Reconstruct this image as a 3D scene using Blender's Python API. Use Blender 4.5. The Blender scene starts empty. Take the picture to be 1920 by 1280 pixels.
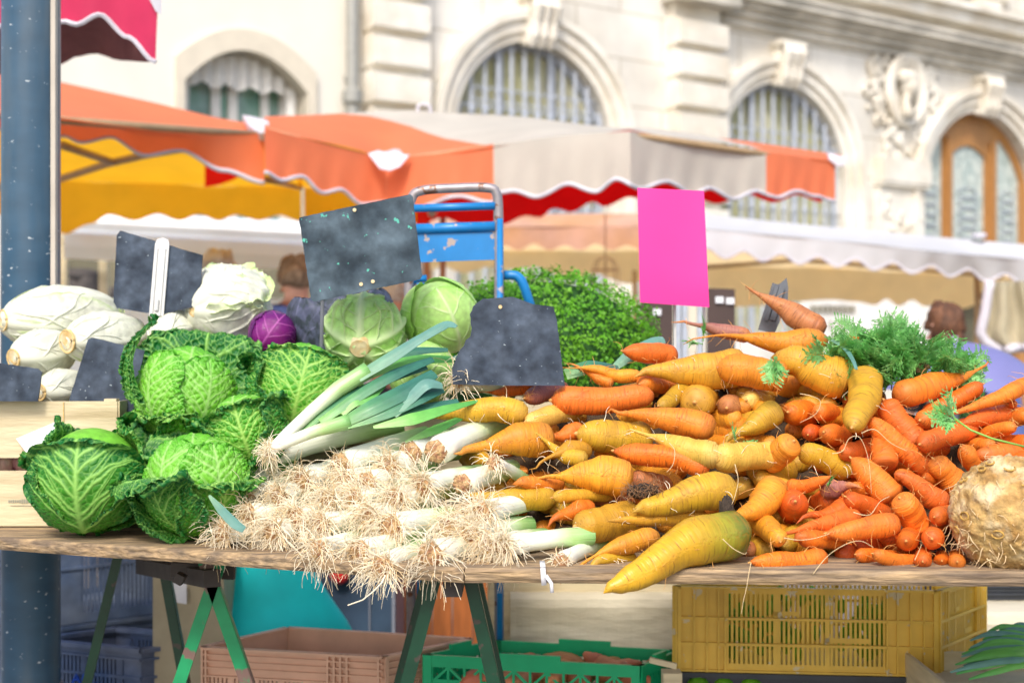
import bpy, math, random
import numpy as np
from mathutils import Vector, Matrix, noise
from mathutils.geometry import tessellate_polygon
# ---------------------------------------------------------------- camera, sky, sun, exposure
SC = bpy.context.scene
COL = SC.collection
F, CX, CY, CZ = 2667.0, 960.0, 640.0, 1.2
cam_d = bpy.data.cameras.new("camera"); cam = bpy.data.objects.new("camera", cam_d); COL.objects.link(cam)
cam.location = (0, 0, CZ); cam.rotation_euler = (math.radians(90), 0, 0)
cam_d.sensor_width = 36; cam_d.lens = F / 1920 * 36; cam_d.clip_start = 0.05; cam_d.clip_end = 400
cam_d.dof.use_dof = True; cam_d.dof.focus_distance = 2.72; cam_d.dof.aperture_fstop = 3.3
SC.camera = cam
SUN_DIR = Vector((-0.14, -0.74, 0.78)).normalized()     # towards the sun
w = bpy.data.worlds.new("World"); SC.world = w; w.use_nodes = True
nt = w.node_tree; bg = nt.nodes["Background"]
sky = nt.nodes.new("ShaderNodeTexSky"); sky.sky_type = 'NISHITA'; sky.sun_disc = False
sky.sun_elevation = math.asin(SUN_DIR.z); sky.sun_rotation = math.atan2(SUN_DIR.x, SUN_DIR.y)
sky.air_density = 1.0; sky.dust_density = 3.0; sky.ozone_density = 0.6
nt.links.new(sky.outputs[0], bg.inputs[0]); bg.inputs[1].default_value = 0.15
sun_d = bpy.data.lights.new("sun", 'SUN'); sun_d.energy = 1.5; sun_d.angle = math.radians(11.0); sun_d.color = (1, .96, .9)
sun = bpy.data.objects.new("sun", sun_d); COL.objects.link(sun); sun.location = (0, 0, 8)
sun.rotation_euler = SUN_DIR.to_track_quat('Z', 'Y').to_euler()
vs = SC.view_settings; vs.view_transform = 'Standard'; vs.look = 'None'; vs.exposure = 0.72; vs.gamma = 1
SC.cycles.max_bounces = 6; SC.cycles.transparent_max_bounces = 8
SC.cycles.use_denoising = True
# ---------------------------------------------------------------- helpers
def P(px, py, D): return Vector(((px - CX) * D / F, D, CZ + (CY - py) * D / F))
def PZ(px, py, z): return P(px, py, (CZ - z) * F / (py - CY))
def lerp(a, b, t): return a + (b - a) * t
def interp(x, pts): return float(np.interp(x, [p[0] for p in pts], [p[1] for p in pts]))
def tag(o, label=None, cat=None, group=None, kind=None):
    if label: o["label"] = label
    if cat: o["category"] = cat
    if group: o["group"] = group
    if kind: o["kind"] = kind
    return o
def empty(name, loc, label=None, cat=None, group=None, kind=None):
    o = bpy.data.objects.new(name, None); COL.objects.link(o); o.location = loc; o.empty_display_size = .05
    return tag(o, label, cat, group, kind)
class MB:
    def __init__(s): s.v = []; s.f = []; s.mi = []; s.uv = None; s.cur = 0; s.uvs = {}
    def n(s): return len(s.v)
    def add(s, vs_, fs, mi=None):
        b = len(s.v); s.v.extend([tuple(p) for p in vs_]); s.f.extend([tuple(i + b for i in f) for f in fs])
        s.mi.extend([s.cur if mi is None else mi] * len(fs)); return b
    def box(s, c, size, M=None, mi=None):
        hx, hy, hz = size[0] / 2, size[1] / 2, size[2] / 2
        p = [Vector((x, y, z)) for x in (-hx, hx) for y in (-hy, hy) for z in (-hz, hz)]
        if M is not None: p = [M @ q for q in p]
        c = Vector(c); p = [q + c for q in p]
        s.add(p, [(0, 1, 3, 2), (4, 6, 7, 5), (0, 4, 5, 1), (2, 3, 7, 6), (0, 2, 6, 4), (1, 5, 7, 3)], mi)
    def hexa(s, lo, hi, mi=None):      # 4 bottom + 4 top corners
        s.add(list(lo) + list(hi), [(3, 2, 1, 0), (4, 5, 6, 7), (0, 1, 5, 4), (1, 2, 6, 5), (2, 3, 7, 6), (3, 0, 4, 7)], mi)
    def bar(s, a, b, wd, ht, up=Vector((0, 0, 1)), mi=None):
        a = Vector(a); b = Vector(b); d = (b - a).normalized(); x = d.cross(up)
        if x.length < 1e-4: x = d.cross(Vector((0, 1, 0)))
        x.normalize(); y = x.cross(d)
        q = lambda o: [o + x * wd / 2 * i + y * ht / 2 * j for i, j in ((-1, -1), (1, -1), (1, 1), (-1, 1))]
        s.hexa(q(a), q(b), mi)
    def tube(s, pts, r, n=8, cap=True, mi=None, uvout=None, flat=1.0, upv=None):
        pts = [Vector(p) for p in pts]; m = len(pts)
        rs = r if isinstance(r, (list, tuple, np.ndarray)) else [r] * m
        b = len(s.v); t0 = (pts[1] - pts[0]).normalized()
        up = upv or (Vector((0, 0, 1)) if abs(t0.z) < .9 else Vector((1, 0, 0)))
        x = t0.cross(up).normalized()
        for i in range(m):
            t = (pts[min(i + 1, m - 1)] - pts[max(i - 1, 0)])
            if t.length < 1e-9: t = t0
            t = t.normalized(); x = (x - t * x.dot(t)).normalized(); y = t.cross(x)
            for k in range(n):
                a = 2 * math.pi * k / n
                s.v.append(tuple(pts[i] + x * (math.cos(a) * rs[i]) + y * (math.sin(a) * rs[i] * flat)))
                if uvout is not None: uvout.append((i / (m - 1), k / n))
        c = s.cur if mi is None else mi
        for i in range(m - 1):
            for k in range(n):
                s.f.append((b + i * n + k, b + i * n + (k + 1) % n, b + (i + 1) * n + (k + 1) % n, b + (i + 1) * n + k)); s.mi.append(c)
        if cap:
            s.f.append(tuple(b + k for k in range(n))[::-1]); s.mi.append(c)
            s.f.append(tuple(b + (m - 1) * n + k for k in range(n))); s.mi.append(c)
        return b
    def ball(s, c, r, M=None, nu=14, nv=9, mi=None, fn=None):
        c = Vector(c); r = r if isinstance(r, (tuple, list)) else (r, r, r); b = len(s.v); vv = []; ff = []
        for j in range(nv + 1):
            th = math.pi * j / nv
            for i in range(nu):
                a = 2 * math.pi * i / nu; q = Vector((math.sin(th) * math.cos(a), math.sin(th) * math.sin(a), math.cos(th)))
                k = fn(q) if fn else 1
                q = Vector((q.x * r[0] * k, q.y * r[1] * k, q.z * r[2] * k))
                if M is not None: q = M @ q
                vv.append(c + q)
        for j in range(nv):
            for i in range(nu):
                ff.append((j * nu + i, (j + 1) * nu + i, (j + 1) * nu + (i + 1) % nu, j * nu + (i + 1) % nu))
        s.add(vv, ff, mi)
    def grid(s, rows, mi=None, flip=False):
        nr = len(rows); nc = len(rows[0]); ff = []
        for j in range(nr - 1):
            for i in range(nc - 1):
                q = (j * nc + i, j * nc + i + 1, (j + 1) * nc + i + 1, (j + 1) * nc + i)
                ff.append(q[::-1] if flip else q)
        s.add([p for r in rows for p in r], ff, mi)
    def slab(s, poly, holes, fn, d0, d1, mi=None):   # 2D polygon with holes, extruded from d0 to d1; fn(x,y,d)->point
        loops = [poly] + holes; flat = [p for l in loops for p in l]
        tris = tessellate_polygon([[Vector((p[0], p[1], 0)) for p in l] for l in loops])
        n = len(flat); vv = [fn(p[0], p[1], d1) for p in flat] + [fn(p[0], p[1], d0) for p in flat]
        ff = [tuple(t) for t in tris] + [tuple(i + n for i in t[::-1]) for t in tris]
        o = 0
        for l in loops:
            m = len(l)
            for i in range(m): ff.append((o + i, o + (i + 1) % m, n + o + (i + 1) % m, n + o + i))
            o += m
        s.add(vv, ff, mi)
    def build(s, name, mats, parent=None, origin=None, smooth=False, uv=None, attrs=None, label=None, cat=None, group=None, kind=None, autosmooth=None):
        if not isinstance(mats, (list, tuple)): mats = [mats]
        if parent is not None: off = wloc(parent)
        else: off = Vector(origin) if origin is not None else Vector((0, 0, 0))
        if origin is not None and parent is not None: off2 = Vector(origin)
        else: off2 = off
        V = np.array(s.v, dtype=np.float64) - np.array(off2)
        me = bpy.data.meshes.new(name); me.from_pydata(V.tolist(), [], s.f)
        for m in mats: me.materials.append(m)
        if len(mats) > 1: me.polygons.foreach_set('material_index', s.mi)
        if smooth: me.polygons.foreach_set('use_smooth', [True] * len(me.polygons))
        if uv is not None:
            l = me.uv_layers.new(name='uv'); idx = np.empty(len(me.loops), dtype=np.int32); me.loops.foreach_get('vertex_index', idx)
            l.data.foreach_set('uv', np.array(uv, dtype=np.float32)[idx].ravel())
        if attrs:
            for k, a in attrs.items():
                at = me.attributes.new(k, 'FLOAT', 'POINT'); at.data.foreach_set('value', np.asarray(a, dtype=np.float32))
        me.update()
        if autosmooth: me.set_sharp_from_angle(angle=math.radians(autosmooth))
        o = bpy.data.objects.new(name, me); COL.objects.link(o)
        if parent is not None:
            o.parent = parent; o.location = off2 - off
        else: o.location = off
        return tag(o, label, cat, group, kind)
def wloc(o):
    v = Vector(o.location)
    while o.parent is not None: o = o.parent; v = v + Vector(o.location)
    return v
# ---------------------------------------------------------------- materials
def mat(name, base, rough=.6, var=.12, scale=6, col2=None, mix=.5, bump=0, bscale=30, metal=0, transl=0, spec=.5, coords='Object', stretch=(1, 1, 1), speck=None, speck_s=60, speck_w=.1, rnd=0, back=None, detail=5, emit=0, joints=None, streak=None):
    m = bpy.data.materials.new(name); m.use_nodes = True; t = m.node_tree; N = t.nodes; L = t.links
    b = N["Principled BSDF"]; tc = N.new("ShaderNodeTexCoord"); mp = N.new("ShaderNodeMapping"); mp.inputs['Scale'].default_value = stretch; mp.inputs['Location'].default_value = (3.37, 5.71, 2.83)
    L.new(tc.outputs[coords], mp.inputs[0]); vec = mp.outputs[0]
    nz = N.new("ShaderNodeTexNoise"); nz.inputs['Scale'].default_value = scale; nz.inputs['Detail'].default_value = detail; L.new(vec, nz.inputs['Vector'])
    def rgb(c): r = N.new("ShaderNodeRGB"); r.outputs[0].default_value = (*c, 1); return r.outputs[0]
    def mixc(fac, a, c, mode='MIX'):
        x = N.new("ShaderNodeMix"); x.data_type = 'RGBA'; x.blend_type = mode
        if isinstance(fac, (int, float)): x.inputs[0].default_value = fac
        else: L.new(fac, x.inputs[0])
        L.new(a, x.inputs[6]); L.new(c, x.inputs[7]); return x.outputs[2]
    def ramp(src, a, bb):
        r = N.new("ShaderNodeMapRange"); r.inputs[1].default_value = a; r.inputs[2].default_value = bb; r.interpolation_type = 'SMOOTHSTEP'; L.new(src, r.inputs[0]); return r.outputs[0]
    c = rgb(base)
    if back is not None:
        g = N.new("ShaderNodeNewGeometry"); c = mixc(g.outputs['Backfacing'], c, rgb(back))
    if col2 is not None: c = mixc(ramp(nz.outputs[0], .5 - (1 - mix) * .35, .5 + .35 * (1 - mix) + .05), c, rgb(col2))
    dk = N.new("ShaderNodeTexNoise"); dk.inputs['Scale'].default_value = scale * 2.7; dk.inputs['Detail'].default_value = 4; L.new(vec, dk.inputs['Vector'])
    hsv = N.new("ShaderNodeHueSaturation"); L.new(c, hsv.inputs['Color'])
    mr = N.new("ShaderNodeMapRange"); mr.inputs[1].default_value = .3; mr.inputs[2].default_value = .7; mr.inputs[3].default_value = 1 - var; mr.inputs[4].default_value = 1 + var
    L.new(dk.outputs[0], mr.inputs[0]); L.new(mr.outputs[0], hsv.inputs['Value'])
    if rnd:
        oi = N.new("ShaderNodeObjectInfo"); r2 = N.new("ShaderNodeMapRange"); r2.inputs[3].default_value = .5 - rnd; r2.inputs[4].default_value = .5 + rnd
        L.new(oi.outputs['Random'], r2.inputs[0]); L.new(r2.outputs[0], hsv.inputs['Hue'])
    c = hsv.outputs[0]
    if streak is not None:
        wv = N.new("ShaderNodeTexNoise"); wv.inputs['Scale'].default_value = 3; wv.inputs['Detail'].default_value = 8; mp2 = N.new("ShaderNodeMapping"); mp2.inputs['Scale'].default_value = streak[1]
        L.new(tc.outputs[coords], mp2.inputs[0]); L.new(mp2.outputs[0], wv.inputs[0]); c = mixc(ramp(wv.outputs[0], .45, .75), c, rgb(streak[0]))
    if speck is not None:
        sn = N.new("ShaderNodeTexNoise"); sn.inputs['Scale'].default_value = speck_s; sn.inputs['Detail'].default_value = 3; L.new(vec, sn.inputs['Vector'])
        c = mixc(ramp(sn.outputs[0], .68 - speck_w, .72 - speck_w), c, rgb(speck))
    bh = None
    if bump:
        bn = N.new("ShaderNodeTexNoise"); bn.inputs['Scale'].default_value = bscale; bn.inputs['Detail'].default_value = 6; L.new(vec, bn.inputs['Vector']); bh = bn.outputs[0]
        bp = N.new("ShaderNodeBump"); bp.inputs['Strength'].default_value = bump; bp.inputs['Distance'].default_value = .01
        L.new(bh, bp.inputs['Height']); L.new(bp.outputs[0], b.inputs['Normal'])
    if joints:
        bt = N.new("ShaderNodeTexBrick"); bt.inputs['Scale'].default_value = 1; bt.inputs['Mortar Size'].default_value = .014; bt.inputs['Mortar Smooth'].default_value = .3
        bt.inputs['Brick Width'].default_value = joints[0]; bt.inputs['Row Height'].default_value = joints[1]
        bt.inputs['Color1'].default_value = (1, 1, 1, 1); bt.inputs['Color2'].default_value = (.9, .9, .9, 1); bt.inputs['Mortar'].default_value = (.55, .5, .42, 1)
        L.new(tc.outputs['UV'], bt.inputs[0]); c = mixc(.8, c, bt.outputs[0], 'MULTIPLY')
    L.new(c, b.inputs['Base Color']); b.inputs['Roughness'].default_value = rough; b.inputs['Metallic'].default_value = metal; b.inputs['Specular IOR Level'].default_value = spec
    if emit: L.new(c, b.inputs['Emission Color']); b.inputs['Emission Strength'].default_value = emit
    if transl:
        tr = N.new("ShaderNodeBsdfTranslucent"); L.new(c, tr.inputs[0]); mx = N.new("ShaderNodeMixShader"); mx.inputs[0].default_value = transl
        L.new(b.outputs[0], mx.inputs[1]); L.new(tr.outputs[0], mx.inputs[2]); L.new(mx.outputs[0], N["Material Output"].inputs[0])
    return m
def leafmat(name, inner, outer, veinc, rough=.45, transl=.15, edge0=.35, edge1=.95, browns=None, bump=.25, wax=None):
    m = mat(name, inner, rough, var=.18, scale=25, transl=0, spec=.4); t = m.node_tree; N = t.nodes; L = t.links; b = N["Principled BSDF"]
    src = b.inputs['Base Color'].links[0].from_socket
    def attr(n): a = N.new("ShaderNodeAttribute"); a.attribute_name = n; return a.outputs['Fac']
    def mixc(fac, a, cc):
        x = N.new("ShaderNodeMix"); x.data_type = 'RGBA'; L.new(fac, x.inputs[0]); L.new(a, x.inputs[6])
        if isinstance(cc, tuple): x.inputs[7].default_value = (*cc, 1)
        else: L.new(cc, x.inputs[7])
        return x.outputs[2]
    mr = N.new("ShaderNodeMapRange"); mr.inputs[1].default_value = edge0; mr.inputs[2].default_value = edge1; mr.interpolation_type = 'SMOOTHSTEP'
    nz = N.new("ShaderNodeTexNoise"); nz.inputs['Scale'].default_value = 14; nz.inputs['Detail'].default_value = 4
    ad = N.new("ShaderNodeMath"); ad.operation = 'MULTIPLY_ADD'; L.new(nz.outputs[0], ad.inputs[0]); ad.inputs[1].default_value = .5; 
    sb = N.new("ShaderNodeMath"); sb.operation = 'SUBTRACT'; L.new(attr('edge'), sb.inputs[0]); sb.inputs[1].default_value = .25; L.new(sb.outputs[0], ad.inputs[2])
    L.new(ad.outputs[0], mr.inputs[0])
    c = mixc(mr.outputs[0], src, outer); c = mixc(attr('vein'), c, veinc)
    if wax:
        n2 = N.new("ShaderNodeTexNoise"); n2.inputs['Scale'].default_value = 9; n2.inputs['Detail'].default_value = 8; m2 = N.new("ShaderNodeMapRange"); m2.inputs[1].default_value = .45; m2.inputs[2].default_value = .62
        L.new(n2.outputs[0], m2.inputs[0]); c = mixc(m2.outputs[0], c, wax)
    L.new(c, b.inputs['Base Color'])
    bn = N.new("ShaderNodeTexNoise"); bn.inputs['Scale'].default_value = 180; bn.inputs['Detail'].default_value = 3
    bp = N.new("ShaderNodeBump"); bp.inputs['Strength'].default_value = bump; bp.inputs['Distance'].default_value = .004; L.new(bn.outputs[0], bp.inputs['Height']); L.new(bp.outputs[0], b.inputs['Normal'])
    if transl:
        tr = N.new("ShaderNodeBsdfTranslucent"); L.new(c, tr.inputs[0]); mx = N.new("ShaderNodeMixShader"); mx.inputs[0].default_value = transl
        L.new(b.outputs[0], mx.inputs[1]); L.new(tr.outputs[0], mx.inputs[2]); L.new(mx.outputs[0], N["Material Output"].inputs[0])
    return m
def uvmat(name, stops, rough=.4, ring=0, ringscale=60, var=.12, rnd=.0, stain=None, transl=0, stripes=0, spec=.5, valrnd=0):
    """colour runs along the length (uv.x) with fine rings or stripes"""
    m = bpy.data.materials.new(name); m.use_nodes = True; t = m.node_tree; N = t.nodes; L = t.links; b = N["Principled BSDF"]
    uvn = N.new("ShaderNodeTexCoord"); sp = N.new("ShaderNodeSeparateXYZ"); L.new(uvn.outputs['UV'], sp.inputs[0])
    nz = N.new("ShaderNodeTexNoise"); nz.inputs['Scale'].default_value = 14; nz.inputs['Detail'].default_value = 4; L.new(uvn.outputs['Object'], nz.inputs[0])
    ad = N.new("ShaderNodeMath"); ad.operation = 'MULTIPLY_ADD'; L.new(nz.outputs[0], ad.inputs[0]); ad.inputs[1].default_value = .16
    s2 = N.new("ShaderNodeMath"); s2.operation = 'SUBTRACT'; L.new(sp.outputs[0], s2.inputs[0]); s2.inputs[1].default_value = .08; L.new(s2.outputs[0], ad.inputs[2])
    cr = N.new("ShaderNodeValToRGB"); L.new(ad.outputs[0], cr.inputs[0]); e = cr.color_ramp.elements
    while len(e) < len(stops): e.new(.5)
    for el, (p, c) in zip(e, stops): el.position = p; el.color = (*c, 1)
    hsv = N.new("ShaderNodeHueSaturation"); L.new(cr.outputs[0], hsv.inputs['Color'])
    v2 = N.new("ShaderNodeTexNoise"); v2.inputs['Scale'].default_value = 45; v2.inputs['Detail'].default_value = 5; L.new(uvn.outputs['Object'], v2.inputs[0])
    mr = N.new("ShaderNodeMapRange"); mr.inputs[1].default_value = .3; mr.inputs[2].default_value = .7; mr.inputs[3].default_value = 1 - var; mr.inputs[4].default_value = 1 + var; L.new(v2.outputs[0], mr.inputs[0])
    oi = N.new("ShaderNodeObjectInfo")
    if valrnd:
        vr = N.new("ShaderNodeMapRange"); vr.inputs[3].default_value = 1 - valrnd; vr.inputs[4].default_value = 1 + valrnd * .6; wn = N.new("ShaderNodeTexWhiteNoise"); wn.noise_dimensions = '1D'; L.new(oi.outputs['Random'], wn.inputs['W']); L.new(wn.outputs[0], vr.inputs[0])
        mm = N.new("ShaderNodeMath"); mm.operation = 'MULTIPLY'; L.new(mr.outputs[0], mm.inputs[0]); L.new(vr.outputs[0], mm.inputs[1]); L.new(mm.outputs[0], hsv.inputs['Value'])
    else: L.new(mr.outputs[0], hsv.inputs['Value'])
    if rnd:
        r2 = N.new("ShaderNodeMapRange"); r2.inputs[3].default_value = .5 - rnd; r2.inputs[4].default_value = .5 + rnd; L.new(oi.outputs['Random'], r2.inputs[0]); L.new(r2.outputs[0], hsv.inputs['Hue'])
    c = hsv.outputs[0]
    mp = N.new("ShaderNodeMapping"); L.new(uvn.outputs['UV'], mp.inputs[0]); rn = N.new("ShaderNodeTexNoise"); rn.inputs['Detail'].default_value = 3; L.new(mp.outputs[0], rn.inputs[0])
    if ring:   # rings round the root: strong along u, weak round v; offset per object
        mp.inputs['Scale'].default_value = (ringscale, 2.2, 1); rn.inputs['Scale'].default_value = 1
        cb = N.new("ShaderNodeCombineXYZ"); L.new(oi.outputs['Random'], cb.inputs[2]); sc_ = N.new("ShaderNodeVectorMath"); sc_.operation = 'SCALE'; L.new(cb.outputs[0], sc_.inputs[0]); sc_.inputs['Scale'].default_value = 50
        L.new(sc_.outputs[0], mp.inputs['Location'])
    elif stripes: mp.inputs['Scale'].default_value = (1.2, stripes, 1); rn.inputs['Scale'].default_value = 1
    if ring or stripes:
        rr = N.new("ShaderNodeMapRange"); rr.inputs[1].default_value = .52 if ring else .4; rr.inputs[2].default_value = .72; rr.inputs[4].default_value = (ring or .35); L.new(rn.outputs[0], rr.inputs[0])
        x = N.new("ShaderNodeMix"); x.data_type = 'RGBA'; L.new(rr.outputs[0], x.inputs[0]); L.new(c, x.inputs[6]); x.inputs[7].default_value = (*(stain or (.3, .1, .02)), 1); c = x.outputs[2]
        bp = N.new("ShaderNodeBump"); bp.inputs['Strength'].default_value = .5 if ring else .3; bp.inputs['Distance'].default_value = .004; bp.invert = bool(ring); L.new(rn.outputs[0], bp.inputs['Height']); L.new(bp.outputs[0], b.inputs['Normal'])
    if ring:   # thin dark creases
        m3 = N.new("ShaderNodeMapping"); m3.inputs['Scale'].default_value = (95, 5, 1); L.new(uvn.outputs['UV'], m3.inputs[0]); L.new(sc_.outputs[0], m3.inputs['Location']); n3 = N.new("ShaderNodeTexNoise"); n3.inputs['Scale'].default_value = 1; n3.inputs['Detail'].default_value = 2; L.new(m3.outputs[0], n3.inputs[0])
        r3 = N.new("ShaderNodeMapRange"); r3.inputs[1].default_value = .61; r3.inputs[2].default_value = .68; r3.inputs[4].default_value = .75; L.new(n3.outputs[0], r3.inputs[0]); x = N.new("ShaderNodeMix"); x.data_type = 'RGBA'; L.new(r3.outputs[0], x.inputs[0]); L.new(c, x.inputs[6]); x.inputs[7].default_value = (*[q * .45 for q in (stain or (.3, .1, .02))], 1); c = x.outputs[2]
    if ring:   # soil stains
        sn = N.new("ShaderNodeTexNoise"); sn.inputs['Scale'].default_value = 22; sn.inputs['Detail'].default_value = 6; sn.inputs['Roughness'].default_value = .7; L.new(uvn.outputs['Object'], sn.inputs[0])
        sr = N.new("ShaderNodeMapRange"); sr.inputs[1].default_value = .5; sr.inputs[2].default_value = .72; sr.inputs[4].default_value = .7; L.new(sn.outputs[0], sr.inputs[0])
        x = N.new("ShaderNodeMix"); x.data_type = 'RGBA'; L.new(sr.outputs[0], x.inputs[0]); L.new(c, x.inputs[6]); x.inputs[7].default_value = (*(stain or (.3, .1, .02)), 1); c = x.outputs[2]
    L.new(c, b.inputs['Base Color']); b.inputs['Roughness'].default_value = rough; b.inputs['Specular IOR Level'].default_value = spec
    if transl:
        tr = N.new("ShaderNodeBsdfTranslucent"); L.new(c, tr.inputs[0]); mx = N.new("ShaderNodeMixShader"); mx.inputs[0].default_value = transl
        L.new(b.outputs[0], mx.inputs[1]); L.new(tr.outputs[0], mx.inputs[2]); L.new(mx.outputs[0], N["Material Output"].inputs[0])
    return m
M = {}
M['stone'] = mat('pale_limestone', (.86, .83, .76), .85, .1, .7, col2=(.64, .6, .52), mix=.4, bump=.25, bscale=8, joints=(1.5, .62))
M['stone_plain'] = mat('carved_limestone', (.87, .84, .76), .85, .08, 1.6, col2=(.68, .61, .49), mix=.3, bump=.3, bscale=10)
M['stone_dirty'] = mat('weathered_limestone', (.84, .79, .69), .9, .1, 1.2, col2=(.34, .32, .27), mix=.12, bump=.3, bscale=10)
M['plaster'] = mat('cream_plaster', (.8, .77, .69), .9, .05, .6, bump=.1, bscale=20)
M['plaster_trim'] = mat('beige_trim', (.7, .64, .52), .85, .06, 2)
M['paving'] = mat('grey_paving', (.25, .23, .2), .85, .25, 3, col2=(.16, .15, .14), bump=.4, bscale=14)
M['wood_door'] = mat('varnished_oak', (.42, .2, .06), .45, .2, 3, stretch=(6, 6, 1))
M['glass_pale'] = mat('leaded_glass', (.42, .5, .47), .15, .25, 5, col2=(.6, .64, .58))
M['curtain'] = mat('yellow_green_blind', (.46, .45, .24), .8, .2, 2, col2=(.62, .6, .45), mix=.5)
M['iron'] = mat('pale_grey_iron', (.42, .46, .53), .5, .15, 8)
M['glass_green'] = mat('green_tinted_glass', (.1, .25, .16), .1, .2, 2, col2=(.3, .38, .38))
M['white_cloth'] = mat('white_lambrequin', (.8, .79, .76), .9, .1, 6, transl=.2)
M['zinc'] = mat('zinc_pipe', (.36, .36, .33), .5, .1, 6, metal=.3)
M['coral'] = mat('coral_canvas', (.95, .48, .02), .7, .05, 1.2, transl=.4, back=(1.0, .27, .12), bump=.15, bscale=6)
M['beige_canvas'] = mat('beige_canvas', (.75, .02, .02), .75, .07, 1.5, transl=.25, back=(.62, .58, .5), bump=.08, bscale=6)
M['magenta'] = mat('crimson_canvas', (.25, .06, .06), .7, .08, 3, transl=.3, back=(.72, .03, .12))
M['yellow_lin'] = mat('amber_canvas', (.97, .5, .02), .75, .06, 2, transl=.6)
M['red_lin'] = mat('red_canvas', (.85, .012, .015), .75, .06, 2, transl=.5)
M['white_canvas'] = mat('white_canvas', (.62, .38, .15), .75, .05, 1.5, transl=.25, back=(.62, .63, .66), bump=.1, bscale=6)
M['tan_lin'] = mat('tan_canvas', (.98, .74, .4), .8, .06, 2, transl=.65)
M['shaded_canvas'] = mat('shaded_white_canvas', (.68, .4, .29), .8, .12, 2, col2=(.62, .33, .16), transl=.25)  # white awning canvas with the shade put into its colour
M['trim_white'] = mat('grey_white_piping', (.62, .6, .66), .7, .05, 3)
M['frame_brown'] = mat('awning_pole_metal', (.42, .28, .15), .5, .1, 5)
M['post_blue'] = mat('blue_grey_enamel', (.032, .085, .145), .3, .15, 2.5, speck=(.5, .55, .58), speck_s=42, speck_w=-.005, stretch=(1.2, 1.2, 2.6), streak=((.12, .15, .17), (2, 2, .4)))
M['lit_edge'] = mat('lit_edge_beige', (.5, .45, .38), .4, .1, 4)
M['wood_board'] = mat('weathered_board', (.44, .3, .16), .8, .35, 8, col2=(.2, .15, .1), mix=.45, stretch=(1, 8, 10), bump=.8, bscale=12, streak=((.14, .1, .07), (1.5, 14, 22)))
M['green_metal'] = mat('dark_green_enamel', (.002, .04, .018), .4, .2, 8, speck=(.05, .04, .03), speck_s=22, speck_w=.04)
M['green_bright'] = mat('bright_green_enamel', (.01, .27, .1), .4, .15, 8, speck=(.2, .12, .1), speck_s=14, speck_w=.12)
M['rust'] = mat('dark_iron', (.06, .05, .045), .7, .2, 10)
M['slate'] = mat('chalky_slate', (.014, .022, .036), .7, .3, 17, col2=(.085, .11, .15), mix=.16, speck=(.28, .33, .36), speck_s=95, speck_w=-.005, bump=.1, detail=9, spec=.2)
M['slate_g'] = mat('smeared_slate', (.016, .028, .04), .7, .3, 13, col2=(.11, .155, .19), mix=.22, speck=(.1, .42, .33), speck_s=62, speck_w=.0, detail=10, spec=.2)
M['pink_card'] = mat('hot_pink_card', (.9, .05, .36), .55, .03, 3, transl=.12)
M['clip'] = mat('grey_plastic_clip', (.6, .6, .58), .4, .05, 8, spec=.6)
M['clip_dark'] = mat('slate_grey_plastic', (.13, .14, .16), .45, .15, 10)
M['blue_paint'] = mat('chipped_blue_enamel', (.01, .2, .52), .35, .12, 6, speck=(.4, .33, .3), speck_s=34, speck_w=.06)
M['bare_metal'] = mat('worn_grey_pipe', (.34, .31, .32), .4, .2, 12, metal=.35, speck=(.2, .1, .06), speck_s=40, speck_w=.08)
M['veneer'] = mat('poplar_veneer', (.66, .56, .36), .7, .1, 4, stretch=(1, 1, 6), bump=.2, bscale=30, streak=((.48, .38, .22), (1, 1, 12)))
M['crate_blue'] = mat('dusty_navy_plastic', (.03, .07, .17), .55, .25, 6, col2=(.16, .18, .24), mix=.25, bump=.1)
M['crate_grey'] = mat('dusty_blue_grey_plastic', (.06, .1, .19), .55, .25, 6, col2=(.16, .19, .24), mix=.3)
M['crate_pink'] = mat('salmon_beige_plastic', (.68, .41, .28), .5, .1, 5)
M['crate_green'] = mat('green_plastic', (.0, .42, .17), .4, .1, 6)
M['crate_yellow'] = mat('mustard_plastic', (.72, .46, .06), .45, .12, 5, speck=(.6, .5, .3), speck_s=30, speck_w=.03)
M['crate_black'] = mat('black_plastic', (.03, .035, .045), .5, .2, 6)
M['block'] = mat('pale_foam_block', (.8, .72, .54), .9, .15, 3, col2=(.42, .36, .24), bump=.5, bscale=25, stretch=(.5, 1, 2))
M['teal'] = mat('turquoise_cloth', (.0, .62, .64), .7, .1, 3)
M['navy'] = mat('navy_cabinet_metal', (.03, .045, .075), .4, .15, 3, col2=(.06, .1, .16))
M['rustwood'] = mat('reddish_plank', (.34, .1, .02), .6, .25, 4, stretch=(4, 4, .6))
M['red_plastic'] = mat('red_plastic', (.6, .02, .02), .4, .05, 3)
M['sweetp'] = mat('sweet_potato_skin', (.6, .22, .09), .6, .2, 10, rnd=.02)
M['onion'] = mat('onion_skin', (.3, .1, .12), .4, .2, 14, stretch=(4, 4, 1), col2=(.5, .36, .25))
M['paper'] = mat('white_paper', (.78, .78, .82), .7, .03, 5)
M['skin'] = mat('skin', (.62, .32, .22), .5, .06, 8)
M['hair_grey'] = mat('grey_hair', (.62, .6, .57), .8, .2, 12, col2=(.4, .36, .32), mix=.3, stretch=(3, 3, .6), bump=.6)
M['hair_brown'] = mat('brown_hair', (.16, .1, .06), .8, .3, 12, col2=(.36, .26, .17), mix=.4, stretch=(3, 3, .6), bump=.6)
M['hair_dark'] = mat('dark_brown_hair', (.07, .03, .015), .7, .4, 12, col2=(.22, .09, .04), mix=.4, stretch=(3, 3, .6), bump=.8)
M['shirt_blue'] = mat('blue_shirt', (.1, .14, .35), .85, .1, 10)
M['shirt_grey'] = mat('grey_coat', (.25, .26, .3), .85, .1, 10)
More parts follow.
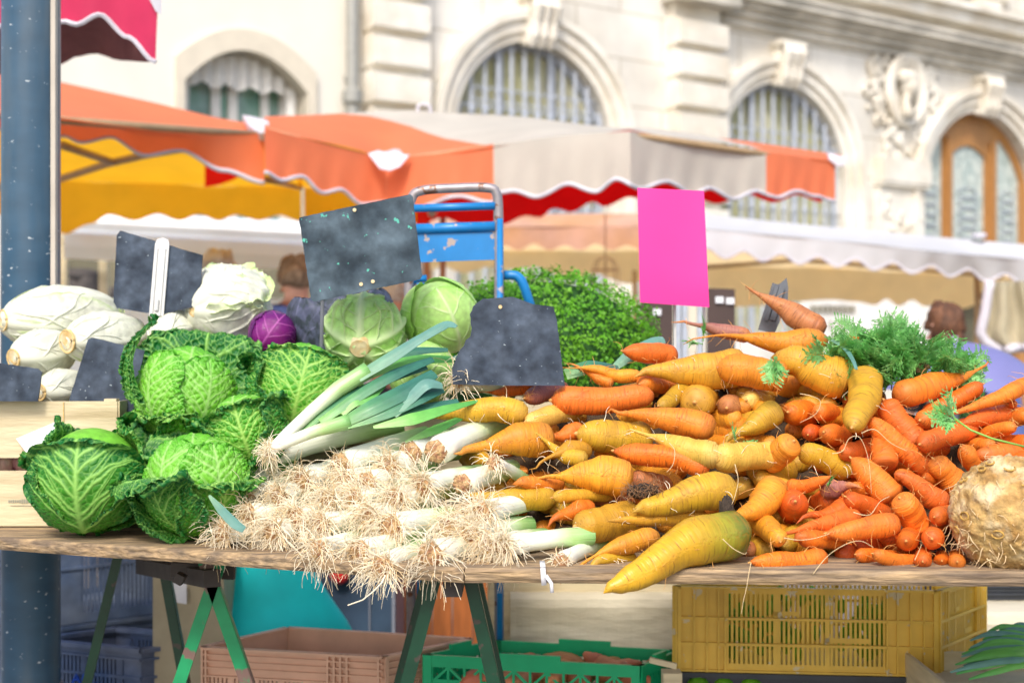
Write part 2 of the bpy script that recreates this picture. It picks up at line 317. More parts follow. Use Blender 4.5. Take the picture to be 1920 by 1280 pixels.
M['trouser'] = mat('dark_trousers', (.04, .045, .07), .85, .1, 10)
M['black'] = mat('black_cloth', (.02, .02, .025), .8, .1, 10)
M['lavender'] = mat('lavender_nylon', (.21, .21, .45), .5, .06, 3, transl=.1)
M['van_white'] = mat('white_panel_paint', (.78, .89, .98), .35, .04, 2)
M['olive_dark'] = mat('dark_olive_panel', (.11, .1, .06), .7, .2, 3, col2=(.2, .17, .1))
M['brown_board'] = mat('dark_brown_board', (.06, .035, .03), .6, .15, 4)
M['celeriac'] = mat('celeriac_skin', (.6, .4, .15), .8, .3, 24, col2=(.36, .19, .05), mix=.45, bump=1.0, bscale=60, streak=((.76, .62, .38), (7, 7, 7)))
M['rootlet'] = mat('pale_rootlet', (.86, .76, .56), .6, .12, 40)
M['rootlet_s'] = mat('straw_rootlet', (.72, .54, .3), .7, .2, 40)
M['rootlet_o'] = mat('orange_rootlet', (.72, .36, .1), .6, .15, 40)
M['rootlet_d'] = mat('brown_rootlet', (.25, .13, .06), .8, .2, 40)
M['root_core'] = mat('brown_root_plate', (.68, .47, .22), .8, .3, 90, col2=(.3, .1, .06), mix=.2, bump=1, bscale=120)
M['soil'] = mat('dark_soil', (.045, .03, .02), .95, .4, 60, bump=1, bscale=80)
M['parsley'] = mat('parsley_leaf', (.1, .36, .012), .5, .3, 12, col2=(.2, .5, .02), transl=.25, coords='Object')
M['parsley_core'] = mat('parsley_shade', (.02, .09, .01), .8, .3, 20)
M['fern'] = mat('carrot_leaf', (.17, .52, .12), .5, .25, 16, col2=(.34, .68, .26), transl=.35)
M['brownleaf'] = mat('withered_leaf', (.13, .08, .03), .8, .3, 40)
# leaves
M['savoy'] = leafmat('savoy_leaf', (.075, .35, .016), (.012, .17, .02), (.36, .64, .12), edge0=.45, edge1=.95, rough=.42)
M['savoy_dark'] = leafmat('savoy_outer_leaf', (.04, .23, .01), (.006, .14, .022), (.3, .6, .12), edge0=.35, edge1=.9, rough=.42)
M['savoy_head'] = leafmat('savoy_heart_leaf', (.19, .55, .04), (.085, .4, .018), (.4, .7, .2), edge0=.6, edge1=1.1, rough=.38)
M['white_cab'] = leafmat('white_cabbage_leaf', (.48, .76, .22), (.36, .7, .1), (.68, .84, .42), edge0=.75, edge1=1.2, rough=.33)
M['chicory'] = leafmat('pale_chicory_leaf', (.86, .87, .72), (.62, .76, .34), (.84, .85, .7), edge0=.7, edge1=1.1, rough=.35, transl=.2)
M['purple_cab'] = leafmat('purple_cabbage_leaf', (.2, .012, .17), (.1, .008, .12), (.4, .08, .34), rough=.22, transl=0)
M['blue_cab'] = leafmat('frosted_cabbage_leaf', (.1, .12, .2), (.07, .08, .13), (.15, .16, .26), rough=.5, wax=(.035, .05, .06), transl=0)
M['lilac_cab'] = leafmat('lilac_cabbage_leaf', (.18, .17, .42), (.14, .13, .34), (.34, .32, .6), rough=.45, transl=0)
M['base_cut'] = mat('cut_stem_end', (.76, .68, .45), .7, .15, 40, col2=(.6, .38, .12), mix=.3)
M['base_ring'] = mat('browned_cut_rim', (.72, .5, .2), .7, .2, 60)
M['leek'] = uvmat('leek_shaft', [(.0, (.82, .78, .62)), (.12, (.85, .84, .76)), (.5, (.78, .82, .62)), (.75, (.4, .62, .22)), (1, (.16, .42, .1))], rough=.3, var=.06, stripes=40, stain=(.62, .7, .45))
M['leek_leaf'] = uvmat('leek_leaf', [(.0, (.3, .55, .16)), (.3, (.08, .27, .1)), (.7, (.03, .14, .1)), (1, (.035, .17, .12))], rough=.35, var=.15, stripes=26, stain=(.08, .26, .2), transl=.1)
M['leek_leaf_g'] = uvmat('leek_leaf_bright', [(.0, (.5, .75, .28)), (.4, (.18, .5, .1)), (1, (.09, .38, .09))], rough=.35, var=.12, stripes=26, stain=(.1, .4, .06), transl=.12)
M['leek_leaf_b'] = uvmat('leek_leaf_blue', [(.0, (.25, .45, .25)), (.4, (.11, .28, .22)), (1, (.15, .33, .28))], rough=.45, var=.12, stripes=26, stain=(.13, .28, .25), transl=.1)
def cm(n, a, b_, st, **k): return uvmat(n, [(.0, b_), (.16, a), (.8, a), (1, b_)], ring=.6, ringscale=42, rough=.5, spec=.35, stain=st, rnd=.01, valrnd=.16, **k)
M['c_o'] = cm('carrot_orange', (.86, .21, .022), (.62, .17, .03), (.42, .11, .02))
M['c_d'] = cm('carrot_deep_orange', (.78, .15, .012), (.55, .11, .02), (.36, .08, .015))
M['c_a'] = cm('carrot_amber', (.76, .28, .02), (.66, .25, .04), (.42, .15, .025))
M['c_y'] = cm('carrot_yellow', (.62, .33, .024), (.5, .28, .04), (.38, .19, .03))
M['c_p'] = cm('carrot_pale_yellow', (.7, .44, .075), (.75, .5, .16), (.6, .32, .05))
M['c_g'] = uvmat('carrot_yellow_green_shoulder', [(.0, (.74, .42, .02)), (.55, (.6, .33, .015)), (.76, (.34, .3, .02)), (.95, (.07, .12, .02))], ring=.45, ringscale=40, rough=.36, stain=(.45, .2, .02))
M['c_b'] = cm('carrot_russet', (.5, .19, .07), (.4, .12, .04), (.3, .1, .04))
M['c_v'] = cm('carrot_purple', (.38, .15, .11), (.6, .22, .03), (.25, .08, .08))
# ---------------------------------------------------------------- ground
g = MB(); g.add([(-60, -20, 0), (60, -20, 0), (60, 80, 0), (-60, 80, 0)], [(0, 1, 2, 3)]); g.build('ground', M['paving'], kind='structure')
# ---------------------------------------------------------------- facades
F0 = Vector((.236, 18, 0)); FU = Vector((.8, .6, 0)); FN = Vector((.6, -.8, 0))
def ft(px): k = (px - CX) / F; return (18 * k - .236) / (.8 - .6 * k)
def fz(px, py): return CZ + (CY - py) * (18 + .6 * ft(px)) / F
def W(t, z, n=0): return F0 + FU * t + FN * n + Vector((0, 0, z))
def arc(tc, zs, r, n=28, z0=0.0, jamb=True, a0=0, a1=math.pi):
    p = [(tc + r * math.cos(lerp(a0, a1, i / n)), zs + r * math.sin(lerp(a0, a1, i / n))) for i in range(n + 1)]
    return ([(tc + r, z0)] + p + [(tc - r, z0)]) if jamb else p
def fbox(mb, t0, t1, z0, z1, n0, n1):
    mb.hexa([W(t0, z0, n1), W(t1, z0, n1), W(t1, z0, n0), W(t0, z0, n0)], [W(t0, z1, n1), W(t1, z1, n1), W(t1, z1, n0), W(t0, z1, n0)])
tsplit = ft(664); tR = ft(2500); tL = ft(-500)
ARCH = []
for l, r, cx, ap in ((850, 1140, 985, 78), (1342, 1580, 1455, 155), (1728, 1945, 1835, 210)):
    t0, t1 = ft(l), ft(r); R_ = (t1 - t0) / 2; ARCH.append(((t0 + t1) / 2, fz(cx, ap) - R_, R_))
bld = empty('stone_building', W(ARCH[0][0], 0), 'pale limestone town building with arched windows, pilasters and carved cornice', 'building')
ZT = 11.0
wl = MB(); holes = [arc(t, z, r, z0=.02 if i == 2 else 1.25) for i, (t, z, r) in enumerate(ARCH)]
wl.slab([(tsplit, 0), (tR, 0), (tR, ZT), (tsplit, ZT)], holes, lambda x, y, d: W(x, y, d), -.3, 0)
wallo = wl.build('wall', M['stone'], bld)
# uv for joints
me = wallo.data; ul = me.uv_layers.new(name='uv'); o_ = wloc(wallo)
for lp in me.loops:
    co = me.vertices[lp.vertex_index].co + o_ - F0; ul.data[lp.index].uv = (co.dot(FU), co.z)
for i, (tc, zs, r) in enumerate(ARCH):
    s = MB()
    for r0, r1, n1 in ((r, r + .12, .05), (r + .12, r + .27, .11), (r + .27, r + .36, .17)):
        out = arc(tc, zs, r1, z0=.02); inn = arc(tc, zs, r0, z0=.02)
        m_ = len(out); vv = [W(a, b, n1) for a, b in out] + [W(a, b, n1) for a, b in inn] + [W(a, b, -.02) for a, b in out] + [W(a, b, -.02) for a, b in inn]
        ff = []
        for k in range(m_ - 1):
            ff += [(k, k + 1, m_ + k + 1, m_ + k), (2 * m_ + k, 2 * m_ + k + 1, k + 1, k), (m_ + k, m_ + k + 1, 3 * m_ + k + 1, 3 * m_ + k)]
        s.add(vv, ff)
    s.build('archivolt', M['stone_plain'], bld)
    k = MB(); zt = zs + r      # scrolled keystone
    for q in (-.14, 0, .14):
        pts = [W(tc + q, zt - .08, .12), W(tc + q, zt + .05, .2), W(tc + q, zt + .22, .22), W(tc + q, zt + .4, .28), W(tc + q, zt + .52, .22)]
        k.tube(pts, [.05, .065, .065, .085, .04], n=8)
    fbox(k, tc - .21, tc + .21, zt - .06, zt + .5, 0, .17); fbox(k, tc - .26, tc + .26, zt + .5, zt + .58, 0, .26)
    k.build('keystone', M['stone_plain'], bld, smooth=False)
# impost blocks
for i in (1, 2):
    tc, zs, r = ARCH[i]
# pilasters
def pilaster(p0, p1, top):
    t0, t1 = ft(p0), ft(p1); m = MB(); fbox(m, t0 + .03, t1 - .03, 0, top, 0, .16); z = .1
    while z < top - .3:
        c0 = .05; m.hexa([W(t0, z + c0, .3), W(t1, z + c0, .3), W(t1, z, 0), W(t0, z, 0)], [W(t0, z + .36, .3), W(t1, z + .36, .3), W(t1, z + .41, 0), W(t0, z + .41, 0)]); z += .425
    m.build('pilaster', M['stone_plain'], bld)
    return t0, t1
zc = fz(1500, 60)                           # cornice underside
pa = pilaster(678, 782, ZT - 2); pb = pilaster(1248, 1338, fz(1290, 15))
c = MB(); t0, t1 = pb
fbox(c, t0 - .1, t1 + .1, fz(1290, 15), fz(1290, 15) + .22, 0, .45)
zc0 = fz(1600, 92); zz = zc0
for h, n1 in ((.12, .1), (.1, .2), (.08, .3), (.1, .42), (.05, .46)):
    fbox(c, t1 + .1 if n1 < .6 else t1 + .1, tR, zz, zz + h, 0, n1); zz += h
c.build('cornice', M['stone_dirty'], bld)
b2 = MB(); fbox(b2, t1 + .4, tR, zz + .22, zz + .42, 0, .3); fbox(b2, t1 + .4, tR, zz + .42, zz + .52, 0, .42)
for k in range(6):
    ta = t1 + 1.2 + k * 2.2; fbox(b2, ta, ta + 1.3, zz + .8, zz + 1.9, 0, .14); fbox(b2, ta - .12, ta + 1.42, zz + 1.9, zz + 2.05, 0, .28); fbox(b2, ta + .3, ta + .9, zz + .58, zz + .72, 0, .2)
b2.build('upper_moulding', M['stone_plain'], bld)
# ironwork windows
def grille_window(i, nb):
    tc, zs, r = ARCH[i]; fr = MB(); zb = 1.28
    poly = arc(tc, zs, r - .0, z0=zb)[::1]
    gl = MB(); gl.slab([(a, b) for a, b in arc(tc, zs, r + .05, z0=zb)], [], lambda x, y, d: W(x, y, d), -.24, -.21)
    wv = MB()
    out = arc(tc, zs, r, z0=zb); inn = arc(tc, zs, r - .09, z0=zb); m_ = len(out)
    wv.add([W(a, b, -.13) for a, b in out] + [W(a, b, -.13) for a, b in inn] + [W(a, b, -.2) for a, b in inn], [(k, k + 1, m_ + k + 1, m_ + k) for k in range(m_ - 1)] + [(m_ + k, m_ + k + 1, 2 * m_ + k + 1, 2 * m_ + k) for k in range(m_ - 1)])
    for q in (-.34, .34): fbox(wv, tc + q * r - .05, tc + q * r + .05, zb, zs + math.sqrt(1 - q * q) * r - .05, -.2, -.15)
    fbox(wv, tc - r, tc + r, zs - .9, zs - .8, -.2, -.145)
    wd = gl.build('window', M['curtain'], bld); wv.build('sash', M['iron'], wd)
    gr = MB()
    for k in range(nb):
        x = -r + (k + .5) * 2 * r / nb; top = zs + math.sqrt(max(0, r * r - x * x)) - .04
        gr.bar(W(tc + x, zb, -.06), W(tc + x, top, -.06), .045, .03)
        for zz_ in (zs + .25 * r, zs - .35 * r, zs - r):
            if zz_ < top - .1: gr.ball(W(tc + x, zz_, -.06), (.045, .045, .08), nu=8, nv=5)
        for zz_, rr in ((zs + .42 * r, .09), (zs - .6 * r, .1)):
            if zz_ < top - .1 and k < nb - 1:
                xx = x + r / nb; gr.tube([W(tc + xx + rr * math.cos(a), zz_ + rr * math.sin(a), -.06) for a in np.linspace(0, 5.4, 10)], .013, n=5)
    for zz_ in (zs + .3 * r,  zs - .75 * r): 
        hw = math.sqrt(max(.01, r * r - max(0, zz_ - zs) ** 2)) - .05; gr.bar(W(tc - hw, zz_, -.06), W(tc + hw, zz_, -.06), .025, .025)
    gr.build('grille', M['iron'], wd)
grille_window(0, 12); grille_window(1, 12)
# oak door with leaded lights
tc, zs, r = ARCH[2]; d = MB()
panes = []
zt_ = zs - .12
def arched_pane(x0, x1, zb, fn): 
    n = 8; xs = np.linspace(x1, x0, n); return [(x0, zb), (x1, zb)] + [(x, fn(x)) for x in xs]
ri = r - .13
top_c = lambda x: zs + math.sqrt(max(.001, ri * ri - (x - tc) ** 2)) - .02
P1 = arched_pane(tc - ri + .03, tc - .5 * r, zt_ - .75, lambda x: min(top_c(x), 99) - .02)
P2 = arched_pane(tc - .36 * r, tc + .22 * r, zt_ - .75, lambda x: zs + .66 * r - (x - tc + .07 * r) ** 2 * .8)
P3 = arched_pane(tc + .42 * r, tc + ri - .12, zt_ - .75, lambda x: top_c(x) - .02)
d.slab(arc(tc, zs, r, z0=.05), [P1, P2, P3, [(tc - .3 * r, .3), (tc + .8 * r, .3), (tc + .8 * r, zt_ - 1.42), (tc - .3 * r, zt_ - 1.42)]], lambda x, y, q: W(x, y, q), -.25, -.17)
door = d.build('door', M['wood_door'], bld)
m_ = MB()
for x0 in (-.43, .32): fbox(m_, tc + x0 * r - .05, tc + x0 * r + .07, zt_ - .75, zs + .72 * r, -.17, -.12)
fbox(m_, tc - r, tc + r, zt_ - .95, zt_ - .83, -.17, -.08); fbox(m_, tc - r, tc + r, zt_ - 1.4, zt_ - 1.3, -.17, -.06); fbox(m_, tc - .45 * r, tc - .3 * r, .1, zt_ - 1.4, -.17, -.06)
m_.build('moulding', M['wood_door'], door)
for pn in (P1, P2, P3):
    gl = MB(); gl.slab(pn, [], lambda x, y, q: W(x, y, q), -.23, -.22); gl.build('leaded_pane', M['glass_pale'], door)
for pn in (P1, P2, P3):
    gm = MB()
    x0, x1 = min(p[0] for p in pn), max(p[0] for p in pn); zb = pn[0][1]; xm = (x0 + x1) / 2
    for k in range(7): gm.tube([W(xm + (.3 * (x1 - x0)) * math.cos(a), zb + .12 + k * .17 + .08 * math.sin(a), -.2) for a in np.linspace(0, 6.28, 9)], .011, n=4)
    gm.build('wrought_grille', M['iron'], door)
dk = MB(); dk.slab([(tc - .3 * r, .3), (tc + .8 * r, .3), (tc + .8 * r, zt_ - 1.42), (tc - .3 * r, zt_ - 1.42)], [], lambda x, y, q: W(x, y, q), -.29, -.26)
dk.build('dark_glazing', M['olive_dark'], door)
# carved medallion between arches
random.seed(5); md = MB(); mt, mz = ft(1690), fz(1690, 172)
ell = lambda rx, rz, n1, k=26: [W(mt + rx * math.cos(a), mz + rz * math.sin(a), n1) for a in np.linspace(0, 2 * math.pi, k)]
md.tube(ell(.44, .52, .1), .07, n=7, cap=False); md.tube(ell(.34, .42, .1), .04, n=6, cap=False)
MT = Matrix((FU, FN, Vector((0, 0, 1)))).transposed()
md.ball(W(mt + .02, mz + .08, .12), (.15, .14, .21), MT); md.ball(W(mt - .03, mz + .2, .12), (.2, .13, .14), MT, fn=lambda q: 1 + .12 * math.sin(q.x * 17) * math.cos(q.z * 15))
md.ball(W(mt + .16, mz + .06, .15), (.05, .05, .06), MT); md.ball(W(mt + .13, mz - .03, .15), (.05, .05, .04), MT)
md.tube([W(mt - .02, mz - .02, .12), W(mt - .06, mz - .22, .12), W(mt - .02, mz - .4, .12)], [.09, .1, .26], n=10, flat=.6)
for k in range(190):     # acanthus scrolls round it
    a = random.uniform(0, 2 * math.pi); q = random.uniform(.6, 1.15); tx = mt + q * .82 * math.cos(a); tz = mz + q * .72 * math.sin(a)
    if random.random() < .3: tx = mt + random.uniform(-.45, .45); tz = mz + random.uniform(-1.3, -.7)
    if any(math.hypot(tx - A[0], tz - A[1]) < A[2] + .4 and tz > A[1] for A in ARCH) or tz > zc0 - .05 or any(abs(tx - A[0]) < A[2] + .4 and tz <= A[1] for A in ARCH): continue
    rr = random.uniform(.04, .11); s0 = random.uniform(0, 6); sg = random.choice((-1, 1))
    pts = [W(tx + rr * (1 - j * .09) * math.cos(s0 + sg * j * .62), tz + rr * (1 - j * .09) * math.sin(s0 + sg * j * .62), .045) for j in range(9)]
    md.tube(pts, [.01 + .028 * (1 - abs(j - 2) / 8) for j in range(9)], n=5)
md.build('carved_medallion', M['stone_plain'], bld, smooth=True)
pn = MB(); p0, p1 = ft(1640), ft(1722)
fbox(pn, p0, p1, 0, fz(1680, 345), 0, .12); fbox(pn, p0 - .05, p1 + .05, fz(1680, 345), fz(1680, 300), 0, .22)
fbox(pn, p0 - .04, p1 + .04, fz(1680, 352), fz(1680, 345), 0, .2)
for k in range(70):
    tx = random.uniform(p0 + .12, p1 - .12); tz = random.uniform(1.6, fz(1680, 375)); rr = random.uniform(.03, .08); s0 = random.uniform(0, 6)
    pn.tube([W(tx + rr * math.cos(s0 + j * .7), tz + rr * math.sin(s0 + j * .7), .14) for j in range(7)], [.015, .03, .03, .028, .02, .015, .01], n=5)
pn.build('carved_pilaster', M['stone_plain'], bld)
# plaster house on the left
hs = empty('plaster_house', W(ft(400), 0), 'cream plastered house with one segmental arched window under a white pelmet', 'house')
wt0, wt1 = ft(345), ft(576); wtc = (wt0 + wt1) / 2; wr = (wt1 - wt0) / 2
def seg(t0, t1, zsp, rise, z0, n=14): return [(t1, z0)] + [(lerp(t1, t0, i / n), zsp + rise * (1 - (2 * i / n - 1) ** 2)) for i in range(n + 1)] + [(t0, z0)]
zsp = fz(345, 150); rise = fz(460, 95) - zsp
ws = MB(); ws.slab([(tL, 0), (tsplit, 0), (tsplit, ZT), (tL, ZT)], [seg(wt0, wt1, zsp, rise, 1.9)], lambda x, y, q: W(x, y, q), -.5, -.03); ws.build('wall', M['plaster'], hs)
tr = MB(); oo = seg(ft(328), ft(592), fz(328, 105), fz(460, 55) - fz(328, 105) * 1.0, 1.85); ii = seg(wt0, wt1, zsp, rise, 1.85); m_ = len(oo)
for nn, q in ((.05, 1),):
    tr.add([W(a, b, .03) for a, b in oo] + [W(a, b, .03) for a, b in ii] + [W(a, b, -.05) for a, b in oo] + [W(a, b, -.3) for a, b in ii],
           [(k, k + 1, m_ + k + 1, m_ + k) for k in range(m_ - 1)] + [(2 * m_ + k, 2 * m_ + k + 1, k + 1, k) for k in range(m_ - 1)] + [(m_ + k, m_ + k + 1, 3 * m_ + k + 1, 3 * m_ + k) for k in range(m_ - 1)])
tr.build('window_surround', M['plaster_trim'], hs)
gw = MB(); gw.slab(seg(wt0 - .05, wt1 + .05, zsp, rise + .05, 1.9), [], lambda x, y, q: W(x, y, q), -.45, -.42); wn = gw.build('window', M['glass_green'], hs)
fw = MB()
for q0, q1 in ((0, .14), (.33, .4), (.47, .54), (.74, .8), (.9, 1)): fbox(fw, lerp(wt0, wt1, q0), lerp(wt0, wt1, q1), 1.9, zsp + .1, -.41, -.36)
fw.build('frame', M['white_cloth'], wn)
pm = MB(); rows = []
for j in range(5):
    row = []
    for i in range(61):
        x = i / 60; tt = lerp(wt0 + .02, wt1 - .02, x); topz = zsp + rise * (1 - (2 * x - 1) ** 2) * .95
        botz = min(topz - .12, zsp + .06 - .07 * abs(math.sin(x * math.pi * 5))) - (.9 if (x < .1 or x > .93) else 0); row.append(W(tt, lerp(topz, botz, j / 4), -.22 + .035 * math.sin(x * 60)))
    rows.append(row)
pm.grid(rows); pm.build('pelmet', M['white_cloth'], wn, smooth=True)
# downpipe
dp = MB(); tp = ft(651); dp.tube([W(tp, z, .12) for z in (0, 3, 6, 9, ZT)], .075, n=12)
for z in (fz(651, 185), 2.0, 7.2): dp.tube([W(tp, z - .1, .12), W(tp, z - .06, .12), W(tp, z + .06, .12), W(tp, z + .1, .12)], [.08, .12, .12, .08], n=12)
fbox(dp, tp - .03, tp + .03, 4.2, 4.26, -.03, .1)
dp.build('drain_pipe', M['zinc'], origin=W(tp, 0, .12), smooth=True, autosmooth=40, label='grey zinc drainpipe running down between plaster house and stone building', cat='drainpipe')
# ---------------------------------------------------------------- awnings
def P3(q): return P(*q)
def scal_sheet(mb, top, botf, x0, x1, n, rows=7, sag=.0, wav=.012, mi=0):
    """valance between a top polyline and a scalloped bottom line, both in (px,py,D)"""
    R = []
    for j in range(rows):
        row = []
        for i in range(n + 1):
            x = lerp(x0, x1, i / n); a = P(x, interp(x, [(p[0], p[1]) for p in top]), interp(x, [(p[0], p[2]) for p in top]))
            yb, db = botf(x); b = P(x, yb, db); q = a.lerp(b, j / (rows - 1)); q.y += wav * .15 * math.sin(i * .55 + j * .4) * j / rows * 2 + .03 * (noise.noise(q * 2.2)); row.append(q)
        R.append(row)
    mb.grid(R, mi); return [r for r in R[-1]], R
def smooth_pts(pts, x):
    xs = [p[0] for p in pts]; 
    for k in range(len(pts) - 1):
        if xs[k] <= x <= xs[k + 1]:
            t = (x - xs[k]) / (xs[k + 1] - xs[k]); t = t * t * (3 - 2 * t); return lerp(pts[k][1], pts[k + 1][1], t)
    return pts[0][1] if x < xs[0] else pts[-1][1]
def roof(mb, ridge, eave, x0, x1, n, rows=8, bulge=.05, mi=0, nz_=.04):
    R = []
    for j in range(rows):
        row = []
        for i in range(n + 1):
            u = i / n; x = lerp(x0, x1, u)
            a = P(x, interp(x, [(p[0], p[1]) for p in ridge]), interp(x, [(p[0], p[2]) for p in ridge])); b = P(x, interp(x, [(p[0], p[1]) for p in eave]), interp(x, [(p[0], p[2]) for p in eave]))
            v = j / (rows - 1); q = a.lerp(b, v); q.z += -bulge * math.sin(math.pi * v) + nz_ * noise.noise(q * 1.5) * math.sin(math.pi * v); row.append(q)
        R.append(row)
    mb.grid(R, mi); return R
def polyline_tube(mb, pts, r): mb.tube(pts, r, n=6)
# --- coral stall on the left
def canopy(label, parts_fn, origin): 
    root = empty('market_awning', origin, label, 'awning', None); parts_fn(root); return root
def legs(root, spots, ztop, name='pole', mt_='frame_brown'):
    for (x, y) in spots:
        m = MB(); m.tube([(x, y, 0), (x, y, ztop)], .022, n=8); m.build(name, M[mt_], root, smooth=True)
ridge1 = [(-400, 40, 7.4), (118, 155, 7.6), (300, 195, 7.7), (400, 220, 7.8), (496, 237, 7.8)]; eave1 = [(-400, 180, 5.6), (118, 222, 5.9), (300, 248, 6.3), (400, 254, 6.5), (496, 250, 6.7)]
b1 = [(-400, 250), (-260, 230), (-120, 262), (40, 235), (122, 254), (150, 266), (205, 255), (272, 290), (337, 281), (420, 320), (496, 343)]
def t1(root):
    m = MB(); roof(m, ridge1, eave1, -400, 496, 60); m.build('roof', M['coral'], root, smooth=True)
    m = MB(); low, R = scal_sheet(m, eave1, lambda x: (smooth_pts(b1, x), interp(x, [(-400, 5.6), (496, 6.7)])), -400, 496, 120); v = m.build('valance', M['coral'], root, smooth=True)
    m = MB(); m.tube(low, .012, n=5); m.build('piping', M['trim_white'], v, smooth=True)
    m = MB(); back = [(-400, 325, 9.6), (118, 340, 9.6), (300, 345, 9.6), (565, 352, 9.6)]; ridb = [(-400, 45, 7.45), (118, 162, 7.65), (300, 205, 7.75), (480, 260, 7.85), (565, 300, 7.9)]
    roof(m, ridb, back, -400, 565, 60, bulge=-.02); m.build('back_roof', M['yellow_lin'], root, smooth=True)
    b = [(-400, 420), (60, 402), (122, 439), (168, 420), (203, 402), (252, 414), (297, 402), (337, 414), (374, 402), (410, 414), (443, 403), (487, 414), (524, 404), (565, 416)]
    m = MB(); scal_sheet(m, back, lambda x: (smooth_pts(b, x), 9.6), -400, 565, 150, rows=4); m.build('back_valance', M['yellow_lin'], root, smooth=True)
    m = MB(); m.tube([P(-200, 380, 8.2), P(118, 334, 7.4), P(205, 306, 7.2), P(285, 288, 6.9), P(420, 266, 6.6)], .02, n=8); m.tube([P(118, 273, 6.3), P(160, 287, 6.8), P(210, 304, 7.1)], .02, n=8)
    m.tube([P(496, 336, 7.0), P(530, 343, 8.0), P(565, 352, 9.5)], .018, n=8); m.tube([P(-400, 182, 5.64), P(118, 226, 5.96), P(490, 254, 6.72)], .018, n=8); m.build('frame', M['frame_brown'], root, smooth=True)
    m = MB(); q = [P(456, 228, 7.9), P(470, 230, 7.5), P(505, 240, 7.0), P(508, 262, 6.68), P(488, 264, 6.66), P(468, 248, 7.1)]; m.add([v_ + Vector((0, -.03, .03)) for v_ in q] + [v_ + Vector((0, .0, .0)) for v_ in q], [(0, 1, 2, 3, 4, 5)] + [(k, k + 6, (k + 1) % 6 + 6, (k + 1) % 6) for k in range(6)]); m.build('corner_patch', M['trim_white'], root)
    m = MB(); R = [[P(384, 306, 8.9), P(410, 309, 8.9), P(450, 330, 8.9)], [P(384, 352, 8.9), P(410, 347, 8.9), P(436, 338, 8.9)]]; m.grid(R); m.build('red_flap', M['red_lin'], root)
    legs(root, [(P(-200, 0, 5.7).x, 5.7), (P(60, 0, 9.4).x, 9.4), (P(620, 0, 9.4).x, 9.4)], 1.95)
canopy('coral awning with amber lining behind the blue grey post', t1, P(118, 640, 7.5) - Vector((0, 0, 1.2)))
# --- second awning : coral then beige then coral end
ridge2 = [(496, 216, 7.6), (640, 212, 7.9), (760, 208, 8.1), (925, 215, 8.2), (1180, 240, 8.2), (1400, 265, 8.2), (1584, 292, 8.1)]
eave2 = [(496, 240, 6.6), (600, 268, 6.9), (725, 297, 7.3), (820, 288, 7.1), (925, 270, 6.9), (1050, 256, 6.7), (1180, 246, 6.5), (1300, 262, 6.9), (1435, 285, 7.3), (1584, 306, 7.8)]
b2_ = [(496, 323), (528, 338), (565, 331), (605, 362), (638, 356), (680, 384), (725, 380), (775, 392), (860, 368), (922, 380)]
b3_ = [(922, 374), (941, 361), (962, 358), (1006, 370), (1067, 346), (1116, 360), (1157, 336), (1201, 353), (1250, 340), (1301, 363), (1330, 352), (1375, 373), (1418, 358), (1436, 364)]
b4_ = [(1436, 366), (1455, 371), (1492, 359), (1530, 368), (1566, 377)]
